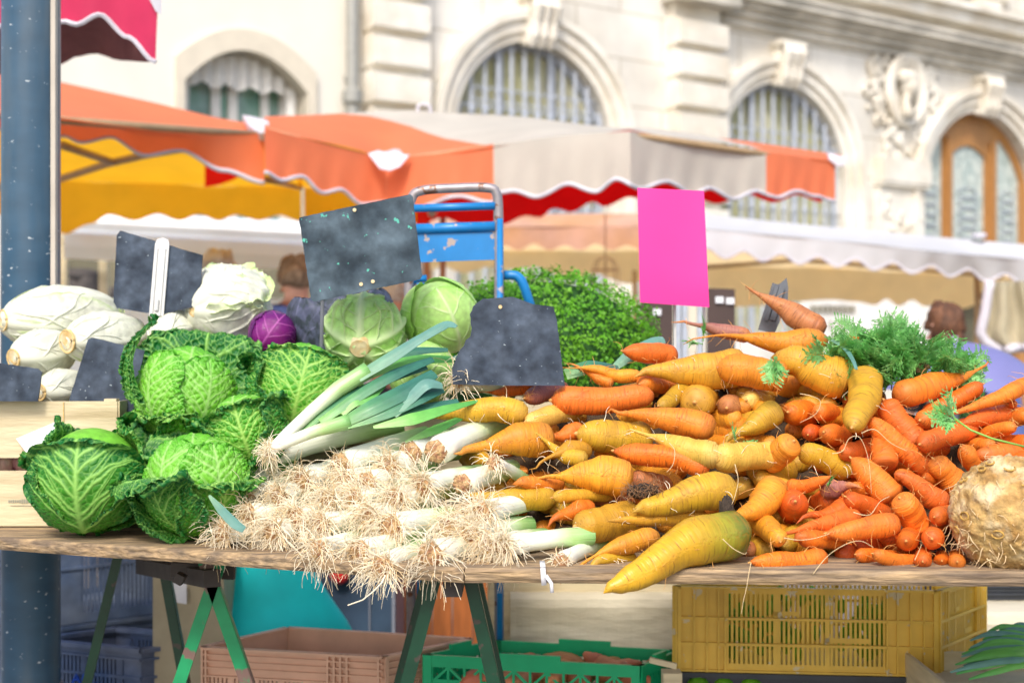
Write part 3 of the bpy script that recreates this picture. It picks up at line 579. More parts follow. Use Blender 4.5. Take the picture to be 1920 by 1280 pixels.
def t2(root):
    for (x0, x1, n, mt_, nm, bb) in ((496, 925, 60, 'coral', 'coral_panel', b2_), (925, 1436, 70, 'beige_canvas', 'beige_panel', b3_), (1436, 1578, 26, 'coral', 'end_panel', b4_)):
        m = MB()
        if x0 == 496:      # the seam between coral and beige runs diagonally over the roof
            R = []
            for j in range(9):
                v = j / 8; xe = lerp(640, 925, v ** .8); row = []
                for i in range(41):
                    x = lerp(496, xe, i / 40); a = P(x, interp(x, [(p[0], p[1]) for p in ridge2]), interp(x, [(p[0], p[2]) for p in ridge2])); b = P(x, interp(x, [(p[0], p[1]) for p in eave2]), interp(x, [(p[0], p[2]) for p in eave2])); q = a.lerp(b, v); q.z += .03 * noise.noise(q * 1.7); row.append(q)
                R.append(row)
            m.grid(R)
        elif x0 == 925:
            R = []
            for j in range(9):
                v = j / 8; xs = lerp(640, 925, v ** .8); xe = lerp(1330, 1436, v); row = []
                for i in range(61):
                    x = lerp(xs, xe, i / 60); a = P(x, interp(x, [(p[0], p[1]) for p in ridge2]), interp(x, [(p[0], p[2]) for p in ridge2])); b = P(x, interp(x, [(p[0], p[1]) for p in eave2]), interp(x, [(p[0], p[2]) for p in eave2])); q = a.lerp(b, v); q.z += .03 * noise.noise(q * 1.7); row.append(q)
                R.append(row)
            m.grid(R)
        else:
            R = []
            for j in range(6):
                v = j / 5; xs = lerp(1330, 1436, v); row = []
                for i in range(21):
                    x = lerp(xs, 1578, i / 20); a = P(x, interp(x, [(p[0], p[1]) for p in ridge2]), interp(x, [(p[0], p[2]) for p in ridge2])); b = P(x, interp(x, [(p[0], p[1]) for p in eave2]), interp(x, [(p[0], p[2]) for p in eave2])); row.append(a.lerp(b, v))
                R.append(row)
            m.grid(R)
        low, R = scal_sheet(m, eave2, lambda x: (smooth_pts(bb, x), interp(x, [(p[0], p[2]) for p in eave2]) - .03), x0, x1 if x1 < 1500 else 1566, n * 2, rows=7, wav=.02)
        o = m.build(nm, M[mt_], root, smooth=True); m = MB(); m.tube(low, .01, n=5); m.build('piping', M['trim_white'], o, smooth=True)
    ev = [(496, 352, 9.4), (940, 345, 9.5), (1180, 322, 9.5), (1436, 330, 9.4), (1566, 345, 9.0)]
    m = MB(); R = roof(m, [(p[0], p[1] + 5, p[2] + .05) for p in ridge2], ev, 560, 800, 20, bulge=0); m.build('back_roof', M['yellow_lin'], root, smooth=True)
    m = MB(); R = roof(m, [(p[0], p[1] + 5 + (16 if p[0] > 1100 else 0), p[2] + .12) for p in ridge2], ev, 800, 1540, 50, bulge=0); m.build('back_roof', M['red_lin'], root, smooth=True)
    bb = [(780, 424), (830, 408), (880, 425), (941, 421), (986, 405), (1012, 408), (1039, 391), (1071, 398), (1112, 379), (1132, 388), (1181, 370), (1230, 380), (1290, 366), (1345, 382), (1400, 364), (1450, 380), (1495, 366), (1540, 380), (1566, 374)]
    m = MB(); scal_sheet(m, ev, lambda x: (412 + 8 * math.sin(x * .09), 9.3), 570, 780, 60, rows=4); m.build('amber_back_valance', M['yellow_lin'], root, smooth=True)
    m = MB(); scal_sheet(m, ev, lambda x: (smooth_pts(bb, x), 9.3), 780, 1540, 190, rows=4); m.build('back_valance', M['red_lin'], root, smooth=True)
    m = MB()
    q = [P(690 + 78 * i / 8, 288 + (-6 if i in (2, 3, 4, 5, 6) else 0) - 3 * math.sin(i * 1.5), 7.15) for i in range(9)] + [P(750, 312, 7.1), P(730, 320, 7.1), P(712, 316, 7.1)]
    m.add([v_ for v_ in q] + [v_ + Vector((0, .02, 0)) for v_ in q], [tuple(range(12))] + [(k, k + 12, (k + 1) % 12 + 12, (k + 1) % 12) for k in range(12)])
    m.build('corner_patch', M['trim_white'], root); m = MB(); q = [P(1552, 286, 7.75), P(1584, 296, 7.7), P(1584, 310, 7.7), P(1570, 312, 7.7), P(1556, 300, 7.7)]; m.add(q + [v_ + Vector((0, .03, 0)) for v_ in q], [(0, 1, 2, 3, 4)] + [(k, k + 5, (k + 1) % 5 + 5, (k + 1) % 5) for k in range(5)])
    m.build('corner_patch', M['trim_white'], root); m = MB(); m.tube([P(783, 212, 8.1), P(784, 199, 8.1), P(795, 195, 8.1), P(806, 199, 8.1), P(808, 212, 8.1)], .01, n=6)
    m.build('ring', M['trim_white'], root)
    m = MB(); m.tube([P(500, 246, 6.65), P(725, 302, 7.33), P(925, 276, 6.93), P(1180, 252, 6.53), P(1440, 290, 7.33), P(1560, 308, 7.8)], .016, n=6)
    m.tube([P(810, 400, 9.2), P(810, 386, 8.2), P(822, 300, 7.3)], .03, n=6); m.build('frame', M['frame_brown'], root, smooth=True)
    legs(root, [(P(800, 0, 9.4).x, 9.4), (P(830, 0, 9.45).x, 9.45)], 2.1)
canopy('second awning of coral and beige panels with a red lining', t2, P(925, 640, 8) - Vector((0, 0, 1.2)))
# --- white awning on the right, tan lining
top3 = [(1300, 400, 11.0), (1600, 430, 10.6), (1800, 448, 10.4), (2300, 490, 10.2)]; ev3 = [(1300, 428, 10.3), (1600, 455, 10.1), (1800, 476, 9.9), (2300, 520, 9.7)]
random.seed(3); bt3 = []; x = 1290
while x < 2280:
    y = interp(x, [(1290, 474), (1600, 497), (1800, 516), (1920, 532), (2300, 570)]); bt3 += [(x, y + 5), (x + 35, y - 9)]; x += 70
def t3(root):
    m = MB(); roof(m, top3, ev3, 1300, 2250, 70); m.build('roof', M['white_canvas'], root, smooth=True)
    m = MB(); low, R = scal_sheet(m, ev3, lambda x: (smooth_pts(bt3, x), interp(x, [(1300, 10.25), (2300, 9.7)])), 1300, 2250, 220, rows=6, wav=.025); v = m.build('valance', M['white_canvas'], root, smooth=True)
    m = MB(); m.tube(low, .01, n=5); m.build('piping', M['trim_white'], v)
    bk = [(1300, 500, 13.2), (1500, 500, 13.2), (1885, 520, 13.2), (2250, 540, 13)]
    m = MB(); roof(m, [(p[0], p[1] + 4, p[2] + .1) for p in top3], bk, 1300, 2250, 40, bulge=0); 
    bb = [(1300, 592), (1380, 575), (1560, 562), (1610, 566), (1640, 572), (1662, 560), (1685, 574), (1710, 562), (1735, 575), (1765, 566), (1800, 580), (1840, 570), (1880, 584), (2250, 600)]
    scal_sheet(m, bk, lambda x: (smooth_pts(bb, x), 13.2), 1300, 2250, 120, rows=4); m.build('lining', M['tan_lin'], root, smooth=True)
    m = MB(); m.tube([P(1830, 505, 10.4), P(1832, 560, 10.4), P(1832, 1000, 10.4)], .02, n=8); m.tube([P(1325, 500, 11.5), P(1500, 488, 11.9), P(1880, 518, 12.2)], .02, n=6)
    m.tube([P(1832, 520, 10.4), P(1834, 548, 10.35), P(1845, 562, 10.3)], .02, n=6); m.build('frame', M['frame_brown'], root, smooth=True)
    m = MB(); m.tube([P(1836, 446, 10.35), P(1836, 438, 10.35)], .05, n=10); m.build('finial', M['trim_white'], root, smooth=True)
canopy('white scalloped awning with tan lining behind the carrot pile', t3, P(1700, 640, 11) - Vector((0, 0, 1.2)))
def t4(root):
    tp = [(760, 418, 11.2), (950, 402, 11.2), (1300, 399, 11.2)]; ev = [(760, 440, 10.5), (950, 425, 10.5), (1300, 425, 10.5)]
    bb = []; x = 740; k = 0
    while x < 1320: bb += [(x, 469), (x + 30, 457 + (k % 2) * 3)]; x += 58; k += 1
    m = MB(); roof(m, tp, ev, 790, 1300, 40); low, R = scal_sheet(m, ev, lambda x: (smooth_pts(bb, x), 10.5), 790, 1300, 120, rows=5); v = m.build('valance', M['shaded_canvas'], root, smooth=True)
    bk = [(760, 470, 12.6), (1300, 470, 12.6)]
    m = MB(); roof(m, [(p[0], p[1] + 4, p[2] + .1) for p in tp], bk, 790, 1300, 30, bulge=0)
    b5 = [(700, 516), (790, 512), (830, 500), (870, 512), (920, 500), (960, 505), (1000, 500), (1050, 516), (1085, 522), (1110, 512), (1180, 532), (1230, 520), (1300, 530)]
    scal_sheet(m, bk, lambda x: (smooth_pts(b5, x), 12.6), 790, 1300, 90, rows=4); m.build('lining', M['tan_lin'], root, smooth=True)
    legs(root, [(P(805, 0, 12).x, 12), (P(1190, 0, 12).x, 12)], 1.8)
canopy('white awning run, its shade coloured in brown pink, with ochre lining above the parsley heap', t4, P(1050, 640, 11.5) - Vector((0, 0, 1.2)))
# --- crimson awning corner above
m = MB(); R = []
cb = [(-300, 60), (-100, 25), (60, 60), (122, 40), (142, 46), (185, 27), (240, 70), (292, 117)]
top = lambda x: -200
for j in range(9):
    row = []
    for i in range(61):
        x = lerp(-300, 292 + (10 - 10 * j / 8), i / 60); yb = smooth_pts(cb, x); q = P(x, lerp(-160 + .1 * x, yb, j / 8), 4.6 + .012 * math.sin(i * .5)); q.y += .02 * noise.noise(q * 3); row.append(q)
    R.append(row)
m.grid(R); cr = empty('crimson_awning', P(0, 640, 4.6) - Vector((0, 0, 1.2)), 'crimson awning corner with grey piping beside the top of the post', 'awning')
o = m.build('valance', M['magenta'], cr, smooth=True); m = MB(); m.tube(R[-1], .008, n=5); m.build('piping', M['trim_white'], o)
m = MB(); R2 = []
for j in range(6):
    row = []
    for i in range(41):
        x = lerp(-300, 300, i / 40); v = j / 5; a = P(x, -150, 4.62); b = P(lerp(-300, 285, i / 40), smooth_pts([(-300, 150), (60, 140), (122, 124), (150, 108), (190, 101), (240, 114), (292, 117)], x), 5.6 if x < 200 else lerp(5.6, 4.65, (x - 200) / 100)); row.append(a.lerp(b, v))
    R2.append(row)
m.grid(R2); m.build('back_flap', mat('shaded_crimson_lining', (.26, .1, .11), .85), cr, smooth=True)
m = MB(); m.add([P(278, -5, 4.57), P(303, -5, 4.57), P(303, 28, 4.57), P(292, 22, 4.57)], [(0, 1, 2, 3)]); m.build('corner_patch', M['trim_white'], cr)
m = MB(); m.tube([P(-250, -140, 4.65), P(-250, 2000, 4.65)], .02, n=8); m.build('pole', M['frame_brown'], cr)
# ---------------------------------------------------------------- white van-like stall (left middle)
st = empty('white_market_trailer', (P(350, 0, 10.4).x, 10.4, 0), 'white market trailer with a long serving hatch behind the pale chicory', 'trailer')
m = MB(); R = []
prof = [(403, 0), (412, -.1), (425, -.12), (440, -.1), (447, -.16), (470, -.16), (495, -.14)]
for k, (y, dy) in enumerate(prof): R.append([P(x, y + (x - 330) * .05, 10 + dy) for x in np.linspace(175 - 55 * min(1, k / 2.5), 800, 12)])
m.grid(R); m.build('roof_fascia', M['van_white'], st, smooth=False)
m = MB(); m.hexa([P(60, 1000, 10.1), P(790, 1000, 10.1), P(790, 1000, 12), P(60, 1000, 12)], [P(60, 560, 10.1), P(790, 560, 10.1), P(790, 560, 12), P(60, 560, 12)]); m.build('body', M['van_white'], st)
m = MB(); m.grid([[P(60, 440, 11.6), P(800, 440, 11.6)], [P(60, 640, 11.6), P(800, 640, 11.6)]]); m.build('interior', M['olive_dark'], st)
m = MB()
for x in (118, 195, 470, 575, 700): m.bar(P(x, 440, 10.3), P(x, 640, 10.3), .06, .06)
m.bar(P(100, 452, 10.05), P(800, 500, 10.05), .04, .05); m.build('frame', M['veneer'], st)
random.seed(8)
for k in range(26):
    m = MB(); x = random.uniform(100, 700); m.ball(P(x, random.uniform(500, 560), 11), (random.uniform(.05, .16), .1, random.uniform(.04, .1)), nu=8, nv=6); m.build('dark_produce', M['rust'], st, smooth=True)
# shop sign boards seen under the tan lining
m = MB(); sg = empty('shop_sign', P(1590, 600, 16), 'cream shop sign with a line of small dark blurred letters', 'sign')
m.hexa([P(1500, 700, 16), P(1745, 700, 16), P(1745, 700, 16.15), P(1500, 700, 16.15)], [P(1500, 545, 16), P(1745, 545, 16), P(1745, 545, 16.15), P(1500, 545, 16.15)]); m.build('board', M['white_cloth'], sg)
m = MB(); random.seed(11)
for k in range(9):
    x = 1520 + k * 9.5; m.hexa([P(x, 586, 15.97), P(x + 6.5, 586, 15.97), P(x + 6.5, 586, 15.99), P(x, 586, 15.99)], [P(x, 572 + (k % 3), 15.97), P(x + 6.5, 572 + (k % 3), 15.97), P(x + 6.5, 572, 15.99), P(x, 572, 15.99)])
for x in (1537, 1556, 1575, 1586): m.hexa([P(x, 616, 15.97), P(x + 4, 616, 15.97), P(x + 4, 616, 15.99), P(x, 616, 15.99)], [P(x, 602, 15.97), P(x + 4, 602, 15.97), P(x + 4, 602, 15.99), P(x, 602, 15.99)])
m.build('lettering', M['olive_dark'], sg)
m = MB(); m.bar((P(1520, 0, 16.1).x, 16.1, 0), P(1520, 690, 16.1), .06, .06); m.bar((P(1720, 0, 16.1).x, 16.1, 0), P(1720, 690, 16.1), .06, .06); m.build('pole', M['iron'], sg)
# dark folding boards behind pink card
for (x0, x1, y0, lb, labs) in ((1200, 1262, 552, 'dark brown board panel with one pale label beneath the pink card', [(1232, 585)]), (1326, 1378, 540, 'dark brown board panel with two pale labels right beside the pink card', [(1349, 562), (1369, 564)])):
    bb_ = empty('display_board', (P(x0, 0, 5.4).x, 5.4, 0), lb, 'board'); m = MB()
    m.hexa([(P(x0, 0, 5.4).x, 5.4, 0), (P(x1, 0, 5.4).x, 5.4, 0), (P(x1, 0, 5.44).x, 5.44, 0), (P(x0, 0, 5.44).x, 5.44, 0)], [P(x0, y0, 5.4), P(x1, y0 + 2, 5.4), P(x1, y0 + 2, 5.44), P(x0, y0, 5.44)]); m.build('panel', M['brown_board'], bb_)
    for (lx, ly) in labs: m = MB(); m.box(P(lx, ly, 5.393), (.03, .008, .024)); m.build('price_label', M['paper'], bb_)
gp = empty('grey_glass_door', (P(1300, 0, 6.2).x, 6.2, 0), 'grey framed glass screen standing between the two dark brown boards', 'screen')
m = MB()
for x in (1271, 1283, 1312, 1330): m.bar((P(x, 0, 6.2).x, 6.2, 0), P(x, 545, 6.2), .022, .04)
m.build('frame', M['iron'], gp); m = MB(); m.box((P(1300, 0, 6.22).x, 6.22, .75), (.13, .01, 1.4)); m.build('pane', M['plaster_trim'], gp)
# wire lantern under the ochre lining
m = MB(); c0 = P(1135, 500, 9.0)
for k in range(8):
    a = k * math.pi / 4; m.tube([c0 + Vector((math.cos(a) * r_, math.sin(a) * r_, z_)) for r_, z_ in ((.01, .06), (.06, .04), (.085, -.02), (.09, -.12))], .003, n=4)
for z_, r_ in ((-.12, .09), (-.02, .085)): m.tube([c0 + Vector((math.cos(a) * r_, math.sin(a) * r_, z_)) for a in np.linspace(0, 6.3, 14)], .003, n=4)
m.tube([c0 + Vector((0, 0, .06)), c0 + Vector((0, 0, .33))], .004, n=4); m.build('wire_cage', M['frame_brown'], origin=c0, label='small wire cage hanging in front of the ochre lining', cat='cage')
# cream flap and lavender parasol on the right
m = MB(); base = [(1850, 528), (1920, 530), (1990, 535), (1962, 645), (1920, 652), (1868, 656), (1838, 630), (1842, 600)]
R = []
for j in range(9):
    v = j / 8; l = interp(v, [(0, 1856), (.5, 1846), (.82, 1836), (1, 1870)]); r_ = interp(v, [(0, 1925), (.6, 1950), (1, 1945)]); y = lerp(527, 655, v)
    R.append([P(lerp(l, r_, i / 12), y - 6 * (i / 12) * v, 8.2 + .06 * math.sin(i * 1.1) + .03 * v) for i in range(13)])
m.grid(R); fl = empty('cream_cloth_flap', P(1880, 530, 8.2), 'cream cloth flap with white hem hanging from the white awning', 'cloth'); m.build('cloth', mat('cream_cloth', (.62, .55, .38), .85, .08, 4, transl=.3), fl, smooth=True)
m = MB(); m.tube([r[0] for r in R] + list(R[-1]), .03, n=6); m.tube([P(1868, 656, 8.2), P(1872, 700, 8.15)], .02, n=6); m.build('hem', M['trim_white'], fl, smooth=True)
pr = empty('lavender_parasol', (P(1790, 0, 5.2).x, 5.2, 0), 'open lavender blue parasol behind the carrot greens', 'parasol')
m = MB(); pc = P(1790, 640, 5.2); R = []
for j in range(9):
    th = j / 8 * 1.25; R.append([pc + Vector((math.sin(th) * .33 * math.cos(a) * (1 + .03 * math.cos(8 * a)), math.sin(th) * .33 * math.sin(a), (math.cos(th) - 1) * .25)) for a in np.linspace(0, 2 * math.pi, 49)])
m.grid(R); m.build('canopy', M['lavender'], pr, smooth=True)
m = MB(); m.tube([pc + Vector((0, 0, .02)), Vector((pc.x, pc.y, 0))], .012, n=8); m.build('pole', M['iron'], pr)
# ---------------------------------------------------------------- people (a continuous skinned body, blurred in the distance)
def person(x, y, htop, label, shirt, hair, face_dir=(0, -1), long_hair=False, lean=0):
    root = empty('person', (x, y, 0), label, 'person'); H = htop; s = H / 1.72; fd = Vector((face_dir[0], face_dir[1], 0)).normalized(); sd = Vector((-fd.y, fd.x, 0))
    J = {}; o = Vector((x, y, 0))
    def j(n, side, fwd, z): J[n] = o + sd * side * s + fd * (fwd + lean * max(0, z - .9)) * s + Vector((0, 0, z * s))
    j('pel', 0, 0, .95); j('wai', 0, 0, 1.1); j('che', 0, .01, 1.3); j('nec', 0, 0, 1.46); j('hd0', 0, .02, 1.55); j('hd1', 0, .03, 1.63)
    E = [('pel', 'wai'), ('wai', 'che'), ('che', 'nec'), ('nec', 'hd0'), ('hd0', 'hd1')]; rad = {'pel': .15, 'wai': .13, 'che': .15, 'nec': .058, 'hd0': .08, 'hd1': .085}
    for k, q in (('l', -1), ('r', 1)):
        j('sh' + k, .19 * q, 0, 1.4); j('el' + k, .25 * q, .03, 1.12); j('wr' + k, .22 * q, .22, 1.02); j('hi' + k, .09 * q, 0, .9); j('kn' + k, .1 * q, .03, .5); j('an' + k, .1 * q, 0, .09); j('to' + k, .11 * q, .17, .04)
        E += [('che', 'sh' + k), ('sh' + k, 'el' + k), ('el' + k, 'wr' + k), ('pel', 'hi' + k), ('hi' + k, 'kn' + k), ('kn' + k, 'an' + k), ('an' + k, 'to' + k)]
        rad.update({'sh' + k: .065, 'el' + k: .045, 'wr' + k: .03, 'hi' + k: .1, 'kn' + k: .065, 'an' + k: .045, 'to' + k: .035})
    def skin(keys, edges, infl, name, mt_):
        idx = {k: i for i, k in enumerate(keys)}; me = bpy.data.meshes.new(name); me.from_pydata([tuple(J[k] - o) for k in keys], [(idx[a], idx[b]) for a, b in edges], [])
        ob = bpy.data.objects.new('tmp', me); COL.objects.link(ob); md_ = ob.modifiers.new('s', 'SKIN'); 
        for k, i in idx.items(): r_ = rad[k] * s * infl; me.skin_vertices[0].data[i].radius = (r_, r_)
        me.skin_vertices[0].data[0].use_root = True
        sb = ob.modifiers.new('d', 'SUBSURF'); sb.levels = 2; dg = bpy.context.evaluated_depsgraph_get(); m2 = bpy.data.meshes.new_from_object(ob.evaluated_get(dg))
        COL.objects.unlink(ob); bpy.data.objects.remove(ob)
        m2.name = name; m2.materials.clear(); m2.materials.append(mt_); m2.polygons.foreach_set('use_smooth', [True] * len(m2.polygons)); ob = bpy.data.objects.new(name, m2); COL.objects.link(ob); ob.parent = root
    skin(list(J), E, 1, 'body', M['skin'])
    up = ['che', 'wai', 'shl', 'ell', 'shr', 'elr', 'pel', 'nec']; skin(up, [e for e in E if e[0] in up and e[1] in up], 1.14, 'shirt', shirt)
    lo = ['pel', 'hil', 'knl', 'anl', 'hir', 'knr', 'anr']; skin(lo, [e for e in E if e[0] in lo and e[1] in lo], 1.13, 'trousers', M['trouser'])
    hc = (J['hd0'] + J['hd1']) / 2 + Vector((0, 0, .02 * s)); Mh = Matrix((sd, fd, Vector((0, 0, 1)))).transposed()
    m = MB(); m.ball(hc - fd * .012 * s + Vector((0, 0, .012 * s)), (.102 * s, .118 * s, .122 * s), Mh, nu=20, nv=14, fn=lambda q: (1.02 + .3 * noise.noise(q * 2.6 + Vector((x, y, 0))) + .03 * math.sin(q.x * 23 + q.z * 17)) if (q.y < .25 and (q.z > -.5 or long_hair)) or q.z > .35 or (abs(q.x) > .75 and q.z > -.3) else .8)
    if long_hair: m.ball(hc - fd * .06 * s - Vector((0, 0, .1 * s)), (.09 * s, .06 * s, .15 * s), Mh)
    m.build('hair', hair, root, smooth=True)
    m = MB(); m.ball(hc + fd * .1 * s - Vector((0, 0, .01 * s)), (.014 * s, .022 * s, .026 * s), Mh, nu=8, nv=6)
    for q in (-1, 1): m.ball(hc + sd * q * .084 * s - Vector((0, 0, .01 * s)), (.01 * s, .02 * s, .03 * s), Mh, nu=8, nv=6)
    m.build('face_relief', M['skin'], root, smooth=True)
    m = MB()
    for q in (-1, 1): m.ball(hc + fd * .086 * s + sd * q * .032 * s + Vector((0, 0, .015 * s)), (.012 * s, .006 * s, .007 * s), Mh, nu=8, nv=5)
    m.ball(hc + fd * .087 * s - Vector((0, 0, .052 * s)), (.022 * s, .006 * s, .005 * s), Mh, nu=8, nv=5); m.build('eyes_and_mouth', M['hair_dark'], root)
def ppl(px, topy, D, *a, **k): q = P(px, topy, D); person(q.x, q.y, q.z, *a, **k)
ppl(408, 473, 8.0, 'grey haired person in grey coat seen over the round chicory head', M['shirt_grey'], M['hair_grey'], (.5, -.85))
ppl(556, 484, 7.4, 'brown haired person in blue shirt turned away behind the large slate', M['shirt_blue'], M['hair_brown'], (-.3, .95))
ppl(742, 528, 9.0, 'person with pale grey hair partly hidden by the blue hand truck', M['shirt_grey'], M['hair_grey'], (.6, -.8))
ppl(1776, 574, 6.2, 'person with dark brown hair looking away beneath the white awning', M['black'], M['hair_dark'], (-.4, .9), long_hair=True)
ppl(1900, 668, 7.2, 'person with reddish brown hair bending at the picture edge', M['shirt_blue'], M['hair_brown'], (-.7, .7), lean=.2)
# ---------------------------------------------------------------- table boards and trestles
TZ = .8
def edge_y(x): return 1006 + .0665 * x if x < 870 else 1064 + (x - 870) * .006
def edge_D(x): return (CZ - TZ) * F / (edge_y(x) - CY)
def board(name, xa, xb, depth, label, zoff=0, seed=0):
    a = PZ(xa, edge_y(xa), TZ); b = PZ(xb, edge_y(xb), TZ); u = (b - a); L_ = u.length; u.normalize(); v = Vector((-u.y, u.x, 0)); n = int(L_ / .012); th = .027; m = MB(); R = []
    for k, (dv, dz) in enumerate(((depth, -th), (depth, 0), (.02, 0), (.004, -.001), (0, -.006), (0, -.013), (0, -.02), (.004, -th), (depth, -th))):
        row = []
        for i in range(n + 1):
            q = a + u * (L_ * i / n) + v * dv + Vector((0, 0, dz + zoff))
            if 2 <= k <= 7: nn = noise.noise(Vector((i * .09, dz * 90, seed))) * .0025 + noise.noise(Vector((i * .5, dz * 200, seed + 5))) * .0012; q += v * (nn - .001); q.z += noise.noise(Vector((i * .05, seed, 3))) * .0015 if k in (2, 3, 7) else 0
            row.append(q)
        R.append(row)
    m.grid(R); m.add([r[0] for r in R[:-1]], [tuple(range(8))]); m.add([r[-1] for r in R[:-1]], [tuple(range(8))[::-1]])
    return m.build(name, M['wood_board'], origin=a, label=label, cat='table board')
board('table_board', -420, 869, .72, 'worn wooden table board carrying the savoy cabbages and leeks', 0, 1)
board('table_board', 872, 2300, .8, 'worn wooden table board carrying the carrots and the celeriac', 0, 7)
m = MB(); q = PZ(1022, 1078, .795); q.y = edge_D(1022) - .005; m.bar(q + Vector((-.003, 0, .008)), q + Vector((-.001, 0, -.024)), .009, .0025, up=Vector((0, 1, 0))); m.bar(q + Vector((-.003, -.002, .009)), q + Vector((-.003, .06, .009)), .009, .0025)
m.tube([q + Vector((.002, -.003, -.006)), q + Vector((.012, -.005, -.02)), q + Vector((.013, -.006, -.036))], .0035, n=6)
m.build('cable_tie', M['paper'], origin=q, smooth=True, label='white plastic tie looped round the front edge of the board', cat='cable tie')
def trestle(label, frames, mt_, beam):
    root = empty('trestle', (P(frames[0][0], 0, frames[0][2]).x, frames[0][2], 0), label, 'trestle')
    for (xa, ya, D, dx1, dx2, wd, m1, tof) in frames:
        top = P(xa, ya, D); top.z = TZ - .032
        for dx in (dx1, dx2):      # foot offset in metres
            m = MB(); a = top + Vector((math.copysign(1, dx) * tof, 0, 0)); b = Vector((top.x + dx, D, 0)); m.bar(a, b, wd, .006, up=Vector((0, 1, 0))); m.bar(a + Vector((math.copysign(wd / 2, dx), .009, 0)), b + Vector((math.copysign(wd / 2, dx), .009, 0)), .003, .018, up=Vector((0, 1, 0)))
            m.build('leg', M[m1], root)
    m = MB(); m.bar(*beam, .035, .035); m.build('beam', M['rust'], root)
trestle('green metal trestle with rust flaked legs under the left board', [(264, 1045, 3.42, -.222, .172, .022, 'green_metal', .034), (398, 1066, 3.0, -.232, .24, .026, 'green_bright', -.028)], 'green_metal', (P(398, 1066, 2.93) + Vector((0, 0, -.02)), P(268, 1045, 3.48) + Vector((0, 0, -.02))))
trestle('dark green metal trestle under the joint of the two boards', [(848, 1085, 2.62, -.235, .205, .023, 'green_metal', .031), (848, 1085, 3.15, -.235, .205, .023, 'green_metal', .031)], 'green_metal', (P(848, 1080, 2.58) + Vector((0, 0, -.02)), Vector((P(848, 0, 2.58).x, 3.15, TZ - .052))))
m = MB(); m.bar(P(322, 1066, 3.06), P(440, 1072, 3.06), .02, .03); m.bar(P(330, 1080, 2.98), P(345, 1088, 2.98), .03, .02); m.build('cross_rail', M['rust'], origin=P(380, 1072, 2.97), label='dark iron cross rail under the board beside the bright green legs', cat='rail')
# post
pp = empty('street_post', (P(58, 0, 3.66).x, 3.66, 0), 'blue grey enamelled street post with chipped white specks behind the crate', 'post'); c = Vector((P(58, 0, 3.66).x, 3.66, 0))
m = MB(); m.tube([c, c + Vector((0, 0, 1.5)), c + Vector((0, 0, 3.2))], .0735, n=40); m.tube([c, c + Vector((0, 0, .3))], .1, n=24); m.build('shaft', M['post_blue'], pp, smooth=True, autosmooth=50)
m = MB(); e = c + Vector((.07, -.032, 0)); m.box(e + Vector((0, 0, 2.05)), (.012, .02, 2.3)); m.build('lit_strip', M['lit_edge'], pp)  # light along the post's edge, put in as a pale strip
m = MB(); 
for zz_ in (.32,): m.tube([c + Vector((.076 * math.cos(a), .076 * math.sin(a), zz_)) for a in np.linspace(0, 6.3, 30)], .004, n=5)
m.build('band', M['bare_metal'], pp, smooth=True)
# ---------------------------------------------------------------- leaves
def worley(X, Y, cell, seed):
    rng = np.random.RandomState(seed); x0, x1, y0, y1 = X.min() - cell, X.max() + cell, Y.min() - cell, Y.max() + cell
    nx = int((x1 - x0) / cell) + 2; ny = int((y1 - y0) / cell) + 2; jx = rng.rand(ny, nx); jy = rng.rand(ny, nx)
    gx = np.floor((X - x0) / cell).astype(int); gy = np.floor((Y - y0) / cell).astype(int); f1 = np.full(X.shape, 9.); f2 = np.full(X.shape, 9.)
    for a in (-1, 0, 1):
        for b in (-1, 0, 1):
            ix = np.clip(gx + a, 0, nx - 1); iy = np.clip(gy + b, 0, ny - 1)
            d = np.hypot(X - (x0 + (ix + jx[iy, ix]) * cell), Y - (y0 + (iy + jy[iy, ix]) * cell))
            n1 = np.minimum(f1, d); f2 = np.where(d < f1, f1, np.minimum(f2, d)); f1 = n1
    return f1 / cell, f2 / cell
def sst(a, b, x): t = np.clip((x - a) / (b - a), 0, 1); return t * t * (3 - 2 * t)
